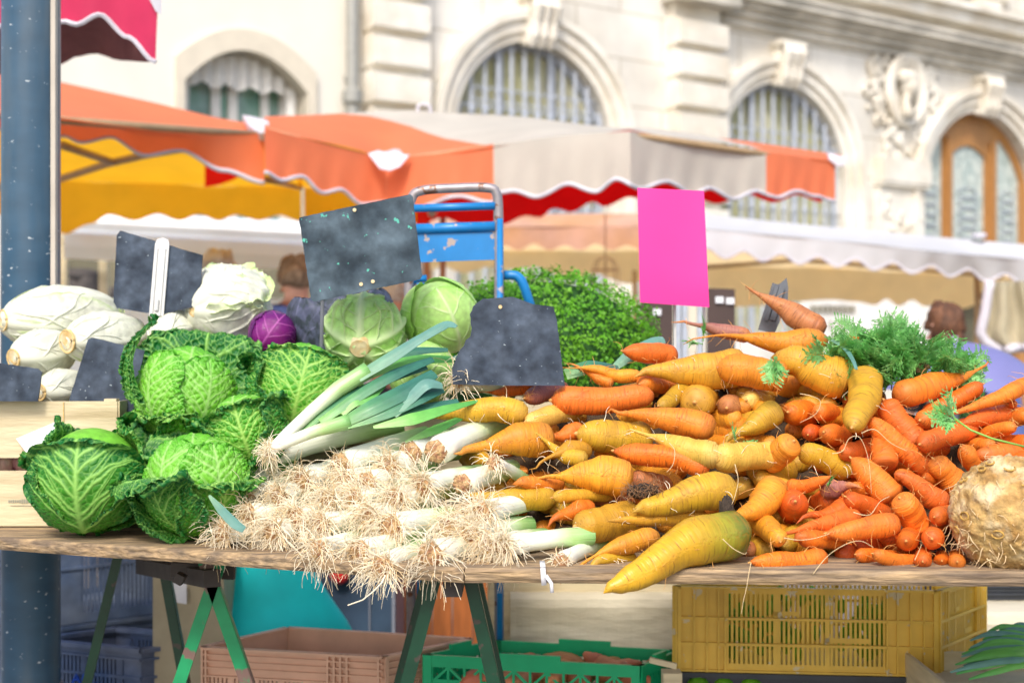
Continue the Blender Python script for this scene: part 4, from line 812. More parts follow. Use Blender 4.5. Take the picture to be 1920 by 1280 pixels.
def leaf(mb, at, C, R, pole, phi=0, th0=8, L=115, Wd=70, stretch=1, rk=1.0, lift=.05, rollt=.2, rho_t=1, rolls=.15, puck=1.45, cell=.011, ruff=.05, seed=0, N=110, mid=.0045, lat=6, latw=.0022, minor=.55, rib=0, ref=None, tipround=1):
    p = Vector(pole).normalized(); rf = Vector(ref or (0, -1, 0)); rf = rf - p * rf.dot(p)
    if rf.length < .15: rf = Vector((0, 0, 1)) - p * p.z
    rf.normalize(); sd = p.cross(rf).normalized(); ph = -math.radians(phi); e = rf * math.cos(ph) + sd * math.sin(ph); sv = p.cross(e).normalized()
    p_, e_, s_ = (np.array(x) for x in (p, e, sv)); R = R * rk; rng = np.random.RandomState(seed)
    S, V = np.meshgrid(np.linspace(-1, 1, N), np.linspace(0, 1, N)); L_ = math.radians(L); Wr = math.radians(Wd)
    wv = Wr * np.sqrt(np.clip(1 - np.abs((V - .55) / .62) ** 2.5, .05, 1)) * np.sqrt(1 - .85 * tipround * np.clip((V - .72) / .28, 0, 1) ** 2)
    wv = wv * (1 + .05 * np.sin(V * 13 + seed) + .03 * np.sin(V * 31 + seed * 2))
    edge = (np.abs(S) ** 4 + np.clip((V - .25) / .75, 0, 1) ** 4) ** .25
    vt = 1 - rollt; psi_t = np.clip((V - vt) / max(rollt, 1e-3), 0, 1) * math.pi * 1.05; rt = rollt * L_ * R / (math.pi * 1.05) * rho_t
    b = np.minimum(V, vt) * L_ + (rt / R) * np.sin(psi_t) ; rr = R + rt * (1 - np.cos(psi_t))
    st = 1 - rolls; psi_s = np.clip((np.abs(S) - st) / max(rolls, 1e-3), 0, 1) * math.pi * .85; rs = rolls * wv * R / (math.pi * .85)
    a = np.sign(S) * (np.minimum(np.abs(S), st) * wv + (rs / R) * np.sin(psi_s)); rr = rr + rs * (1 - np.cos(psi_s))
    rr = rr + R * lift * sst(.45, 1.05, edge)
    rr = rr + R * ruff * sst(.6, 1, edge) * (np.sin(S * 7 * np.sign(S) + V * 17 + seed) * .6 + np.sin(S * 15 + V * 9 + seed * 3) * .4)
    rr = rr + R * .02 * np.sin(S * 3 + seed) * np.cos(V * 5 + seed)
    th = math.radians(th0) + b
    dv = np.cos(a)[..., None] * (np.sin(th)[..., None] * e_ + np.cos(th)[..., None] * p_) + np.sin(a)[..., None] * s_
    pos = dv * rr[..., None]; k = pos @ p_; pos = pos + (k * (stretch - 1))[..., None] * p_
    X = S * wv * R; Y = V * L_ * R
    vein = np.exp(-(X / (mid * (1.15 - .75 * V))) ** 2); main = vein.copy()
    for i in range(lat):
        y0 = L_ * R * (.03 + .8 * (i + rng.rand() * .4) / lat)
        for sg in (-1, 1):
            ax = np.clip(X * sg, 0, None); c1 = 1.15 - .3 * rng.rand(); Yk = y0 + sg * .004 + c1 * ax - 2.2 * ax ** 2 + .002 * np.sin(ax * 160 + i); dist = np.abs(Y - Yk) / math.hypot(1, c1); wk = latw * np.clip(1.1 - ax / (1.25 * Wr * R + 1e-6), .3, 1)
            main = np.maximum(main, np.where(X * sg > 0, np.exp(-(dist / wk) ** 2), 0))
            # forks
            ax2 = ax - .02 - .01 * rng.rand(); Yk2 = Yk + .9 * np.clip(ax2, 0, None); d2 = np.abs(Y - Yk2) / 1.7; main = np.maximum(main, np.where((X * sg > 0) & (ax2 > 0), .8 * np.exp(-(d2 / (wk * .6)) ** 2), 0))
    f1, f2 = worley(X + .003 * np.sin(Y * 150), Y + .003 * np.sin(X * 170), cell, seed + 1); g1 = f2 - f1; net = np.exp(-(g1 / .13) ** 2)
    f1b, f2b = worley(X, Y, cell * .45, seed + 9); g2 = f2b - f1b
    dome = np.clip(g1, 0, .6) / .6; amp = puck * cell * (.32 + .35 * sst(.55, 1, edge)); damp = 1 - .9 * main
    disp = amp * (dome ** .7 * .8 + .35 * np.clip(g2, 0, .6) * sst(.3, .9, edge + 0 * V) + .12 * np.clip(g2, 0, .6)) * damp + mid * .35 * main - mid * .3 * 0
    if rib: disp = disp + rib * main
    gy = np.gradient(pos, axis=0); gx = np.gradient(pos, axis=1); nn = np.cross(gx, gy); ln = np.linalg.norm(nn, axis=2, keepdims=True); nn = nn / np.maximum(ln, 1e-9)
    if (nn[N // 3, N // 2] * dv[N // 3, N // 2]).sum() < 0: nn = -nn; fl = True
    else: fl = False
    pos = pos + nn * disp[..., None] + np.array(C)
    vv = np.clip(np.maximum(main, minor * net), 0, 1)
    bse = len(mb.v); mb.v.extend(map(tuple, pos.reshape(-1, 3)))
    for jj in range(N - 1):
        for ii in range(N - 1):
            q = (bse + jj * N + ii, bse + jj * N + ii + 1, bse + (jj + 1) * N + ii + 1, bse + (jj + 1) * N + ii); mb.f.append(q[::-1] if fl else q); mb.mi.append(0)
    at['vein'].extend(vv.ravel()); at['edge'].extend(edge.ravel())
def add_leaf(root, C, R, pole, matn, name='leaf', **k):
    m = MB(); at = {'vein': [], 'edge': []}; leaf(m, at, C, R, pole, **k); return m.build(name, M[matn], root, smooth=True, attrs=at)
def core(root, C, R, matn, stretch=1, pole=(0, 0, 1), k=.93):
    m = MB(); p = Vector(pole).normalized(); q = p.to_track_quat('Z', 'Y').to_matrix(); m.ball(C, (R * k, R * k, R * k * stretch), q, nu=32, nv=20)
    return m.build('heart', M[matn], root, smooth=True, attrs={'vein': [.05] * m.n(), 'edge': [.3] * m.n()})
def cabbage(px, py, D, Rpx, pole, label, leaves, heads, cat='cabbage', name='savoy_cabbage', hm='savoy_head', lm='savoy', group=None, stretch=1):
    C = P(px, py, D); R = Rpx * D / F; root = empty(name, C, label, cat, group); core(root, C, R, hm, stretch, pole)
    for i, h in enumerate(heads): h = dict(h); h.setdefault('rk', .97 + .012 * i); mt_ = h.pop('m', hm); add_leaf(root, C, R, pole, mt_, 'heart_leaf', stretch=stretch, **h)
    for l in leaves: l = dict(l); mt_ = l.pop('m', lm); add_leaf(root, C + Vector(l.pop('off', (0, 0, 0))), R, pole, mt_, 'outer_leaf', stretch=stretch, **l)
    return root, C, R
HL = dict(lift=0, rollt=.02, rolls=.02, ruff=.01, puck=.4, cell=.015, mid=.005, lat=9, latw=.002, minor=.32)
G = 'savoy cabbages heaped on the board'
# C1 front left, broad outer leaf faces the viewer
cabbage(172, 893, 2.93, 98, (.02, -.42, -1), 'savoy cabbage at the crate, its broad dark outer leaf and midrib facing forward', [
    dict(phi=2, L=114, Wd=84, th0=4, rk=1.12, lift=.03, rollt=.14, rolls=.08, seed=3, mid=.0075, latw=.0034, puck=.55, cell=.014, N=190, m='savoy_dark', ruff=.03, lat=7, minor=.35),
    dict(phi=-88, L=112, Wd=50, th0=6, rk=1.03, lift=.08, rollt=.18, seed=5, N=120), dict(phi=98, L=110, Wd=48, th0=6, rk=1.03, lift=.05, rollt=.2, seed=8, N=120, m='savoy_dark'),
    dict(phi=-105, L=132, Wd=46, th0=40, rk=.98, lift=.1, rollt=.2, seed=12, N=130, m='savoy_dark', ruff=.08), dict(phi=110, L=140, Wd=40, th0=40, rk=.98, lift=.12, rollt=.2, seed=15, N=120, ruff=.07),
    dict(phi=180, L=125, Wd=65, th0=8, rk=1.03, lift=.12, rollt=.2, seed=17, N=100)], [], group=G)
# C2 front middle : pale heart with dark crinkled rim leaf round the left and bottom
cabbage(372, 905, 2.86, 92, (.1, -.1, -1), 'savoy cabbage with pale heart beside the leek roots, collared by a crinkled leaf', [
    dict(phi=-38, L=112, Wd=58, th0=8, rk=1.08, lift=.16, rollt=.3, rho_t=1.1, rolls=.2, seed=21, N=160, ruff=.06, puck=1.9, cell=.0095, m='savoy_dark'),
    dict(phi=42, L=98, Wd=54, th0=8, rk=1.05, lift=.1, rollt=.25, rolls=.2, seed=24, N=120, ruff=.04),
    dict(phi=-118, L=118, Wd=52, th0=6, rk=1.12, lift=.2, rollt=.25, seed=27, N=140, puck=1.9, cell=.0095, m='savoy_dark'),
    dict(phi=175, L=150, Wd=74, th0=8, rk=1.1, lift=.5, rollt=.18, seed=29, N=140, puck=1.9, cell=.0095, m='savoy_dark', ruff=.08), dict(phi=105, L=110, Wd=50, th0=8, rk=1.06, lift=.1, rollt=.15, seed=31, N=100)],
    [dict(HL, phi=35, L=128, Wd=46, th0=10, seed=45, N=130, rk=1.05, lift=.05, rollt=.06, rolls=.06, ruff=.02, puck=.9), dict(HL, phi=-30, L=140, Wd=50, th0=10, seed=46, N=130, rk=1.03, lift=.03, rollt=.04, rolls=.04, ruff=.02, puck=.7), dict(HL, phi=8, L=165, Wd=80, th0=8, seed=41, N=150, rk=1.0), dict(HL, phi=120, L=150, Wd=75, th0=8, seed=42, rk=.99), dict(HL, phi=-120, L=150, Wd=75, th0=8, seed=43, rk=.985)], group=G)
# C3 upper left
cabbage(352, 738, 3.06, 86, (-.1, -.15, -1), 'savoy cabbage at the back left with one leaf standing upright over its pale heart', [
    dict(phi=180, L=150, Wd=62, th0=8, rk=1.12, lift=.8, rollt=.16, seed=51, N=150, puck=1.9, cell=.0095, m='savoy_dark', ruff=.08),
    dict(phi=-62, L=150, Wd=30, th0=8, rk=1.0, off=(-.024, -.01, .055), lift=.04, ruff=.03, rollt=.08, rolls=.5, seed=53, N=140, puck=1.6, m='savoy_dark'), dict(phi=-30, L=60, Wd=55, th0=8, rk=1.06, lift=.1, seed=55), dict(phi=40, L=60, Wd=50, th0=8, rk=1.06, lift=.1, seed=56), dict(phi=110, L=105, Wd=50, th0=8, rk=1.07, lift=.2, seed=57, m='savoy_dark')],
    [dict(HL, phi=-38, L=132, Wd=48, th0=10, seed=65, N=130, rk=1.05, lift=.05, rollt=.06, rolls=.06, ruff=.02, puck=.9), dict(HL, phi=38, L=128, Wd=46, th0=10, seed=66, N=130, rk=1.03, lift=.04, rollt=.04, rolls=.04, ruff=.02, puck=.7), dict(HL, phi=10, L=165, Wd=82, th0=8, seed=61, N=150, rk=1.0), dict(HL, phi=130, L=150, Wd=75, th0=8, seed=62, rk=.99), dict(HL, phi=-110, L=150, Wd=75, th0=8, seed=63, rk=.985)], group=G)
# C4 low middle leaf pair
cabbage(462, 808, 2.93, 70, (.35, -.25, -1), 'savoy cabbage wedged low between the pale hearts and the leeks', [
    dict(phi=5, L=122, Wd=72, th0=8, rk=1.08, lift=.1, rollt=.16, seed=71, N=150, ruff=.05, mid=.005), dict(phi=80, L=120, Wd=55, th0=8, rk=1.12, lift=.16, rollt=.2, seed=73, N=120, m='savoy_dark'), dict(phi=-80, L=118, Wd=55, th0=8, rk=1.1, lift=.15, seed=75, N=110, m='savoy_dark'), dict(phi=180, L=120, Wd=65, th0=8, rk=1.05, lift=.1, seed=77, N=90)],
    [dict(HL, phi=0, L=160, Wd=85, th0=8, seed=79)], group=G)
# C5 right : big light leaf with white net
cabbage(566, 732, 3.02, 88, (-.22, -.3, -1), 'savoy cabbage with a wide bright green leaf and white veins above the leeks', [
    dict(phi=5, L=128, Wd=78, th0=6, rk=1.08, lift=.1, rollt=.09, rolls=.08, seed=81, N=180, ruff=.05, mid=.0055, latw=.0022, minor=.75, puck=.9, cell=.012, lat=8, tipround=.8), dict(phi=85, L=115, Wd=55, th0=8, rk=1.05, lift=.1, seed=83, N=100, m='savoy_dark'), dict(phi=-85, L=118, Wd=55, th0=8, rk=1.06, lift=.14, seed=85, N=110, m='savoy_dark'), dict(phi=180, L=125, Wd=70, th0=8, rk=1.05, lift=.2, seed=87, N=90, m='savoy_dark')],
    [dict(HL, phi=0, L=160, Wd=85, th0=8, seed=89)], group=G)
# ---- smooth cabbages
SM = dict(lift=.0, rollt=.01, rolls=.01, ruff=.0, puck=.03, cell=.04, mid=.006, lat=3, latw=.0014, minor=.0, tipround=1)
cabbage(684, 622, 3.16, 73, (-.03, -1, -.42), 'smooth pale green cabbage with its cut stem and thick ribs facing forward', [],
    [dict(SM, phi=a, L=100, Wd=52, th0=6, seed=100 + a, rk=1.0 + .012 * (k % 3), mid=.012, rib=.004, m='white_cab', ref=(0, 0, 1)) for k, a in enumerate((0, 75, 140, 215, 290))], name='white_cabbage', hm='white_cab')
C = P(684, 622, 3.16) + Vector((-.03, -1, -.42)).normalized() * .083; m = MB(); d = Vector((-.03, -1, -.42)).normalized(); m.tube([C - d * .02, C + d * .004, C + d * .012, C + d * .012], [.034, .026, .02, .001], n=18)
m.build('cut_stem', M['base_cut'], bpy.data.objects['white_cabbage'], smooth=True, autosmooth=50)
cabbage(826, 594, 3.22, 72, (.3, .5, -1), 'smooth pale green cabbage standing taller beside the blue hand truck', [],
    [dict(SM, phi=a, L=150, Wd=62, th0=10, seed=120 + a, rk=1.0 + .016 * (k % 3), m='white_cab') for k, a in enumerate((20, 140, 250))], name='white_cabbage', hm='white_cab')
cabbage(792, 700, 3.1, 62, (.1, -.3, -1), 'smooth pale green cabbage mostly hidden under the leek leaves', [],
    [dict(SM, phi=a, L=150, Wd=70, th0=10, seed=140 + a, rk=1.0 + .016 * (k % 3), m='white_cab') for k, a in enumerate((0, 120, 240))], name='white_cabbage', hm='white_cab')
cabbage(512, 626, 3.26, 44, (-.4, -.2, -.6), 'glossy purple cabbage between the pale chicory and the frosted cabbage', [],
    [dict(SM, phi=a, L=150, Wd=70, th0=10, seed=160 + a, mid=.003, latw=.0012, rk=1.0 + .016 * (k % 3), m='purple_cab') for k, a in enumerate((0, 120, 240))], name='purple_cabbage', hm='purple_cab')
cabbage(642, 618, 3.34, 92, (.1, .2, -1), 'large frosted blue grey cabbage under the tilted slate', [
    dict(SM, phi=-50, L=125, Wd=70, th0=10, seed=171, mid=.004, latw=.002, rk=1.06, lift=.12, ruff=.03, minor=.4, m='blue_cab'), dict(SM, phi=60, L=125, Wd=70, th0=10, seed=173, mid=.004, latw=.002, lift=.1, rk=1.08, ruff=.03, minor=.4, m='blue_cab')],
    [dict(SM, phi=0, L=150, Wd=80, th0=10, seed=175, mid=.004, rk=1.0, m='blue_cab')], name='frosted_cabbage', hm='blue_cab')
cabbage(432, 668, 3.34, 46, (.2, .2, -1), 'small lilac blue cabbage under the round chicory head', [dict(SM, phi=30, L=120, Wd=80, th0=10, seed=181, mid=.003, latw=.0015, rk=1.06, lift=.1, ruff=.04, m='lilac_cab')],
    [dict(SM, phi=0, L=150, Wd=80, th0=10, seed=185, mid=.003, rk=1.0, m='lilac_cab')], name='lilac_cabbage', hm='lilac_cab')
# ---- pale chicory heads, cut end towards the viewer
CH = dict(lift=.02, rollt=.02, rolls=.02, puck=.03, cell=.03, mid=.013, lat=1, latw=.002, minor=.0)
def chicory(px, py, D, Rpx, pole, label, stretch, ringpx, seed, group='pale chicory heads with cut ends'):
    pl = Vector(pole).normalized(); root, C, R = cabbage(px, py, D, Rpx, pole, label, [], [dict(CH, phi=a, L=158 - 10 * (k % 2), Wd=66, th0=6, seed=seed + k, rk=1 + .02 * k / 2, ruff=.025 if k > 2 else .01, m='chicory') for k, a in enumerate((200, 80, 320, 20, 140))], name='chicory_head', hm='chicory', stretch=stretch, cat='chicory', group=group)
    if ringpx:
        r_ = ringpx * D / F; b = C + pl * (R * stretch * .97); q = pl.to_track_quat('Z', 'Y').to_matrix(); m = MB()
        m.tube([b - pl * .02, b + pl * .006, b + pl * .008, b + pl * .004], [r_ * 1.05, r_, r_ * .7, .001], n=20); m.build('cut_end', M['base_cut'], root, smooth=True, autosmooth=60)
        m = MB(); m.tube([b + pl * .005 + q @ Vector((r_ * math.cos(a), r_ * math.sin(a), 0)) for a in np.linspace(0, 6.283, 22)], .0022, n=6); m.build('browned_rim', M['base_ring'], root, smooth=True)
chicory(118, 597, 3.42, 60, (-.9, -.8, -.05), 'longest pale chicory head with frilled green tip lying behind the others', 1.9, 19, 200)
chicory(196, 632, 3.28, 47, (-.62, -.85, -.1), 'pale chicory head with a wide ringed cut end just above the small slate', 1.75, 21, 210)
chicory(82, 662, 3.26, 44, (-.6, -.9, -.15), 'pale chicory head below the longest one with its ring facing forward', 1.5, 17, 220)
chicory(118, 728, 3.2, 36, (-.5, -.9, -.1), 'small pale chicory head low against the crate edge and small slate', 1.5, 15, 230)
chicory(425, 575, 3.38, 72, (-.55, -.75, -.1), 'round pale chicory head with loose white leaves behind the upright savoy leaf', 1.12, 10, 240)
rc_ = [o for o in bpy.data.objects if str(o.get('label')).startswith('round pale chicory')][0]; rC = P(425, 575, 3.38); rR = 72 * 3.38 / F
for k, (a, l_) in enumerate(((60, 120), (-50, 130), (170, 135))): add_leaf(rc_, rC, rR, (-.55, -.75, -.1), 'chicory', 'loose_leaf', phi=a, L=l_, Wd=58, th0=12, stretch=1.08, rk=1.05, lift=.1, rollt=.1, rolls=.1, ruff=.07, puck=.1, cell=.03, mid=.014, lat=3, latw=.003, minor=.0, seed=260 + k)
chicory(322, 622, 3.32, 38, (-.3, -.95, -.2), 'pale chicory head half hidden behind the savoy leaf and plastic clip', 1.4, 11, 250)
# ---- crate on the table
def plank_box(mb, c0, c1, th, z0, z1):
    mb.bar(Vector((c0[0], c0[1], (z0 + z1) / 2)), Vector((c1[0], c1[1], (z0 + z1) / 2)), th, z1 - z0)
cr_ = empty('veneer_crate', PZ(60, 985, TZ), 'pale poplar veneer crate of onions at the picture edge, next to the front savoy', 'crate')
D0 = 3.06; xl, xr = P(-160, 0, D0).x, P(222, 0, D0).x; dpt = .34
def slat(z0, z1, nm, tilt=0):
    for (a, b) in (((xl, D0), (xr, D0)), ((xr, D0), (xr, D0 + dpt)), ((xl, D0 + dpt), (xr, D0 + dpt)), ((xl, D0), (xl, D0 + dpt))):
        m = MB(); d_ = (Vector(b) - Vector(a)).normalized() * .002; m.bar(Vector((a[0] + d_.x, a[1] + d_.y, (z0 + z1) / 2)), Vector((b[0] - d_.x, b[1] - d_.y, (z0 + z1) / 2 + tilt)), .004, z1 - z0); m.build('slat', M['veneer'], cr_)
zt = lambda y: CZ + (CY - y) * D0 / F
slat(zt(985), zt(882), 's'); slat(zt(858), zt(752), 's')
m = MB(); 
for x_ in (xl + .02, xr - .02):
    for y_ in (D0 + .02, D0 + dpt - .02): m.box((x_, y_, (zt(990) + zt(748)) / 2), (.026, .026, zt(748) - zt(990)))
m.build('corner_post', M['veneer'], cr_)
m = MB(); m.box(((xl + xr) / 2, D0 + dpt / 2, zt(990) + .006), (xr - xl - .004, dpt - .004, .006)); m.build('base', M['veneer'], cr_)
m = MB(); m.box((P(120, 0, D0).x, D0 - .0035, zt(805)), (.0016, .003, .118)); m.box((P(65, 0, D0).x, D0 - .0032, zt(938)), (.0016, .003, .0)); 
m.build('seam', M['base_ring'], cr_)
m = MB(); random.seed(4)
for k in range(16):
    x_ = P(18 + k * 4.1, 0, D0).x; m.box((x_, D0 - .0035, zt(939)), (.0032, .001, .005 + .004 * random.random()))
m.box((P(52, 0, D0).x, D0 - .0034, zt(947)), (.072, .001, .0012)); m.build('stamped_lettering', mat('faded_grey_ink', (.35, .34, .26), .8), cr_)
m = MB(); R = []
for j in range(6):
    v = j / 5; R.append([P(lerp(lerp(30, 95, v * .2 + 0), 118, i / 5) + 6 * v, lerp(lerp(822, 785, i / 5), lerp(848, 862, i / 5), v), D0 - .006 - .012 * math.sin(i * .8) - .02 * v) for i in range(6)])
m.grid(R); m.build('paper_tag', M['paper'], origin=P(80, 820, D0), smooth=True, label='crumpled white paper tag hooked on the veneer crate rim', cat='paper tag')
random.seed(14)
for k in range(9):
    x_ = lerp(xl + .05, xr - .05, k / 8); m = MB(); c = Vector((x_, D0 + .052 + .006 * (k % 2), zt(872) + .004 * (k % 3))); m.ball(c, (.026, .026, .028), nu=16, nv=10, fn=lambda q: 1 + .04 * math.sin(q.x * 9 + k)); m.tube([c + Vector((0, 0, .024)), c + Vector((.004, -.004, .04))], [.006, .002], n=6)
    m.build('red_onion', M['onion'], origin=c, smooth=True, label='papery red onion showing through the slot of the veneer crate', cat='onion', group='onions inside the veneer crate')
m = MB(); m.box(((xl + xr) / 2, D0 + dpt / 2, zt(895) - .03), (xr - xl - .02, dpt - .02, .07)); m.build('crate_liner', M['olive_dark'], cr_)
# hidden support crates for the back row
def hid(x0, x1, y0, y1, z0, z1, label):
    root = empty('wooden_box', ((x0 + x1) / 2, (y0 + y1) / 2, z0), label, 'box')
    for (a, b, nm) in (((x0, y0), (x1, y0), 'side_panel'), ((x0, y1), (x1, y1), 'side_panel'), ((x0, y0), (x0, y1), 'end_panel'), ((x1, y0), (x1, y1), 'end_panel')):
        m = MB(); 
        for q in (.17, .5, .83): m.bar(Vector((*a, lerp(z0, z1, q))), Vector((*b, lerp(z0, z1, q))), .012, (z1 - z0) * .3)
        m.build(nm, M['veneer'], root)
    m = MB(); m.box(((x0 + x1) / 2, (y0 + y1) / 2, z1 - .012), (x1 - x0 - .014, y1 - y0 - .014, .01)); m.build('lid', M['veneer'], root)
hid(-.93, -.38, 3.18, 3.52, TZ, 1.09, 'wooden box raising the purple and lilac cabbages behind the savoy heap')
hid(-.36, -.02, 3.14, 3.4, TZ, 1.06, 'wooden box raising the smooth pale cabbages behind the leeks')
hid(-.06, .5, 3.82, 4.3, .002, 1.06, 'wooden box raising the parsley heap behind the broken slate')
# ---------------------------------------------------------------- slates, card, clips
def slate(pts, D, label, mt_='slate', tilt=0, holes=(), clip=None, stake=None, jag=0, tilty=0):
    cx = sum(p[0] for p in pts) / len(pts); cy = sum(p[1] for p in pts) / len(pts); root = empty('price_slate', P(cx, cy, D), label, 'price slate')
    def q(x, y, o=0): v = P(x, y, D); v.y += tilt * (cy - y) * D / F + tilty * (x - cx) * D / F + o; return v
    pp_ = []
    n = len(pts)
    for i in range(n):
        a, b = pts[i], pts[(i + 1) % n]; k = max(1, int(math.hypot(a[0] - b[0], a[1] - b[1]) / 8))
        for j in range(k):
            t = j / k; jj = (jag if (len(a) > 2 and a[2]) else .4); pp_.append((lerp(a[0], b[0], t) + random.uniform(-jj, jj), lerp(a[1], b[1], t) + random.uniform(-jj, jj)))
    # cut corners a little
    m = MB(); m.slab(pp_[::-1], [], lambda x, y, o: q(x, y, o), .004, 0); m.build('board', M[mt_], root)
    for (hx, hy) in holes: m = MB(); c = q(hx, hy, -.001); m.tube([c + Vector((0, .002, 0)), c + Vector((0, -.002, 0))], .004, n=10); m.build('rivet', M['base_cut'], root)
    if clip:
        (x0, y0), (x1, y1), wd = clip; m = MB(); a = q(x0, y0, -.006); b = q(x1, y1, -.006); n_ = 8; d = (b - a).normalized(); s_ = d.cross(Vector((0, 1, 0))).normalized() * wd / 2
        oo = [a - s_, a - s_ * .8 - d * wd * .35, a - d * wd * .5, a + s_ * .8 - d * wd * .35, a + s_, b + s_, b - s_]; m.add([v + Vector((0, -.002, 0)) for v in oo] + [v + Vector((0, .004, 0)) for v in oo], [tuple(range(7)), tuple(range(13, 6, -1))] + [(k, k + 7, (k + 1) % 7 + 7, (k + 1) % 7) for k in range(7)])
        m.bar(a + Vector((0, -.004, 0)) + d * .01 - s_ * .55, b + Vector((0, -.004, 0)) - s_ * .55, .0025, .004); m.bar(a + Vector((0, -.004, 0)) + d * .01 + s_ * .55, b + Vector((0, -.004, 0)) + s_ * .55, .0025, .004)
        m.tube([lerp(a, b, .78) + Vector((0, -.004, 0)), lerp(a, b, .93) + Vector((0, -.004, 0))], .005, n=8); m.build('clip', M['clip'], root)
    if stake: m = MB(); m.tube([q(*stake[0], .004), q(*stake[1], .02)], .004, n=8); m.build('stake', M['clip_dark'], root)
    return root
random.seed(21)
slate([(222, 431), (378, 478), (376, 560), (366, 575), (300, 590), (222, 578), (214, 566), (215, 440)], 3.3, 'dark slate seen from behind with a pale plastic clip, among the chicory', tilt=.15, clip=((303, 458), (297, 592), .033))
slate([(560, 407), (768, 363), (773, 367), (792, 517), (788, 524), (590, 566), (585, 562), (560, 412)], 3.0, 'large tilted slate smeared with green and white chalk above the cabbages', 'slate_g', tilt=.12, holes=((664, 393), (678, 533), (700, 528)), stake=((606, 556), (603, 650)))
slate([(893, 568), (905, 560), (962, 556), (1000, 570), (1038, 574), (1044, 600), (1058, 722), (960, 722), (850, 720), (848, 690), (862, 655, 1), (880, 630, 1), (884, 606, 1), (879, 590, 1)], 2.93, 'slate with broken left edge standing behind the carrots', tilt=.2, jag=2.5, holes=((938, 575),))
slate([(167, 632), (268, 657), (262, 700), (255, 780), (132, 762), (133, 750), (160, 636)], 3.14, 'small scuffed slate leaning between the crate and the savoy leaf', tilt=.25, holes=((238, 655),))
slate([(-60, 672), (70, 691), (78, 698), (72, 752), (-60, 752)], 3.03, 'slate cut by the picture edge standing in the veneer crate', tilt=.1)
pk = empty('price_card', P(1262, 460, 3.3), 'blank hot pink card held upright above the carrots', 'price card'); m = MB(); R = []
for j in range(11):
    v = j / 10; R.append([P(lerp(lerp(1195, 1200, v), lerp(1320, 1330, v), i / 8), lerp(lerp(352, 358, i / 8), lerp(567, 576, i / 8), v), 3.3 + .014 * math.sin(i / 8 * 3.1) * v + (.03 * max(0, v - .85) * (i / 8))) for i in range(9)])
m.grid(R); m.grid([[q + Vector((0, .0012, 0)) for q in r] for r in R], flip=True); m.build('card', M['pink_card'], pk, smooth=True)
for (xa, xb) in ((1264, 1266), (1321, 1318)): m = MB(); m.bar(P(xa, 500, 3.37), P(xb, 720, 3.37), .011, .006); m.build('stake', M['clip'], pk)
cd = empty('clip_holder', P(1450, 600, 3.22), 'dark grey plastic price clip with no card behind the topmost carrot', 'clip'); m = MB()
A = [P(1449, 530, 3.22), P(1458, 533, 3.22), P(1464, 531, 3.22), P(1475, 521, 3.22), P(1478, 540, 3.22), P(1477, 570, 3.22), P(1452, 625, 3.22), P(1422, 618, 3.22)]
m.add([v for v in A] + [v + Vector((0, .006, 0)) for v in A], [tuple(range(8)), tuple(range(15, 7, -1))] + [(k, k + 8, (k + 1) % 8 + 8, (k + 1) % 8) for k in range(8)]); m.build('body', M['clip_dark'], cd)
m = MB(); m.bar(P(1467, 534, 3.21), P(1448, 600, 3.21), .006, .012); m.bar(P(1457, 536, 3.212), P(1436, 600, 3.212), .003, .008); m.build('ridge', M['clip_dark'], cd)
# ---------------------------------------------------------------- parsley heap
pc = P(1010, 668, 4.02); pa_ = empty('parsley_heap', pc, 'dense mound of bright green curly parsley behind the broken slate', 'parsley', kind='stuff')
Rx, Ry, Rz = .335, .24, .235; m = MB(); m.ball(pc, (Rx * .93, Ry * .93, Rz * .9), nu=24, nv=16); m.build('shade_core', M['parsley_core'], pa_, smooth=True)  # dark core ball, shade between the leaves put into its colour
rng = np.random.RandomState(2); m = MB()
for k in range(15000):
    u = rng.rand() * 2 * math.pi; cz_ = rng.rand() * 1.3 - .3; sz = math.sqrt(max(0, 1 - cz_ * cz_)); q = Vector((math.cos(u) * sz, math.sin(u) * sz, cz_))
    if q.y > .4: continue
    bump = 1 + .12 * noise.noise(q * 4) + .1 * noise.noise(q * 13); sg = 1.12 if q.x < 0 else 1.0
    c = pc + Vector((q.x * Rx, q.y * Ry, q.z * Rz)) * (bump * (.95 + .1 * rng.rand()))
    n_ = (q + Vector(rng.randn(3) * .45)).normalized(); t_ = n_.cross(Vector(rng.randn(3))).normalized(); b_ = n_.cross(t_); s_ = .003 + .0042 * rng.rand(); vv = [c]
    for a in range(7): an = a / 7 * 6.283; r_ = s_ * (1 if a % 2 else .62); vv.append(c + (t_ * math.cos(an) + b_ * math.sin(an)) * r_ + n_ * (s_ * .5 * (rng.rand() - .3)))
    m.add(vv, [(0, a, a % 7 + 1) for a in range(1, 8)])
m.build('curly_leaves', M['parsley'], pa_)
# ---------------------------------------------------------------- blue hand truck
ht = empty('hand_truck', (P(860, 0, 3.62).x, 3.62, 0), 'chipped blue tubular hand truck standing behind the cabbages', 'hand truck'); DH = 3.66
def bend(pts, n=5, r=.35):
    out = [pts[0]]
    for i in range(1, len(pts) - 1):
        a, b, c = pts[i - 1], pts[i], pts[i + 1]
        for k in range(n + 1): t = k / n; p1 = b.lerp(a, r * (1 - t)) if t < .5 else b; out.append((b.lerp(a, r)).lerp(b, t).lerp(b.lerp(b.lerp(c, r), t), t))
    out.append(pts[-1]); return out
def q(x, y, d=0): return P(x, y, DH + d)
m = MB(); m.tube(bend([Vector((q(773, 500).x, DH, .12)), q(765, 392), q(778, 356), q(925, 350), q(936, 375), Vector((q(936, 500).x, DH, .12))], r=.3), .0125, n=12); m.build('frame_tube', M['bare_metal'], ht, smooth=True)
m = MB(); m.box(Vector((q(927, 0).x, DH - .0, .62)), (.0, 0, 0)); 
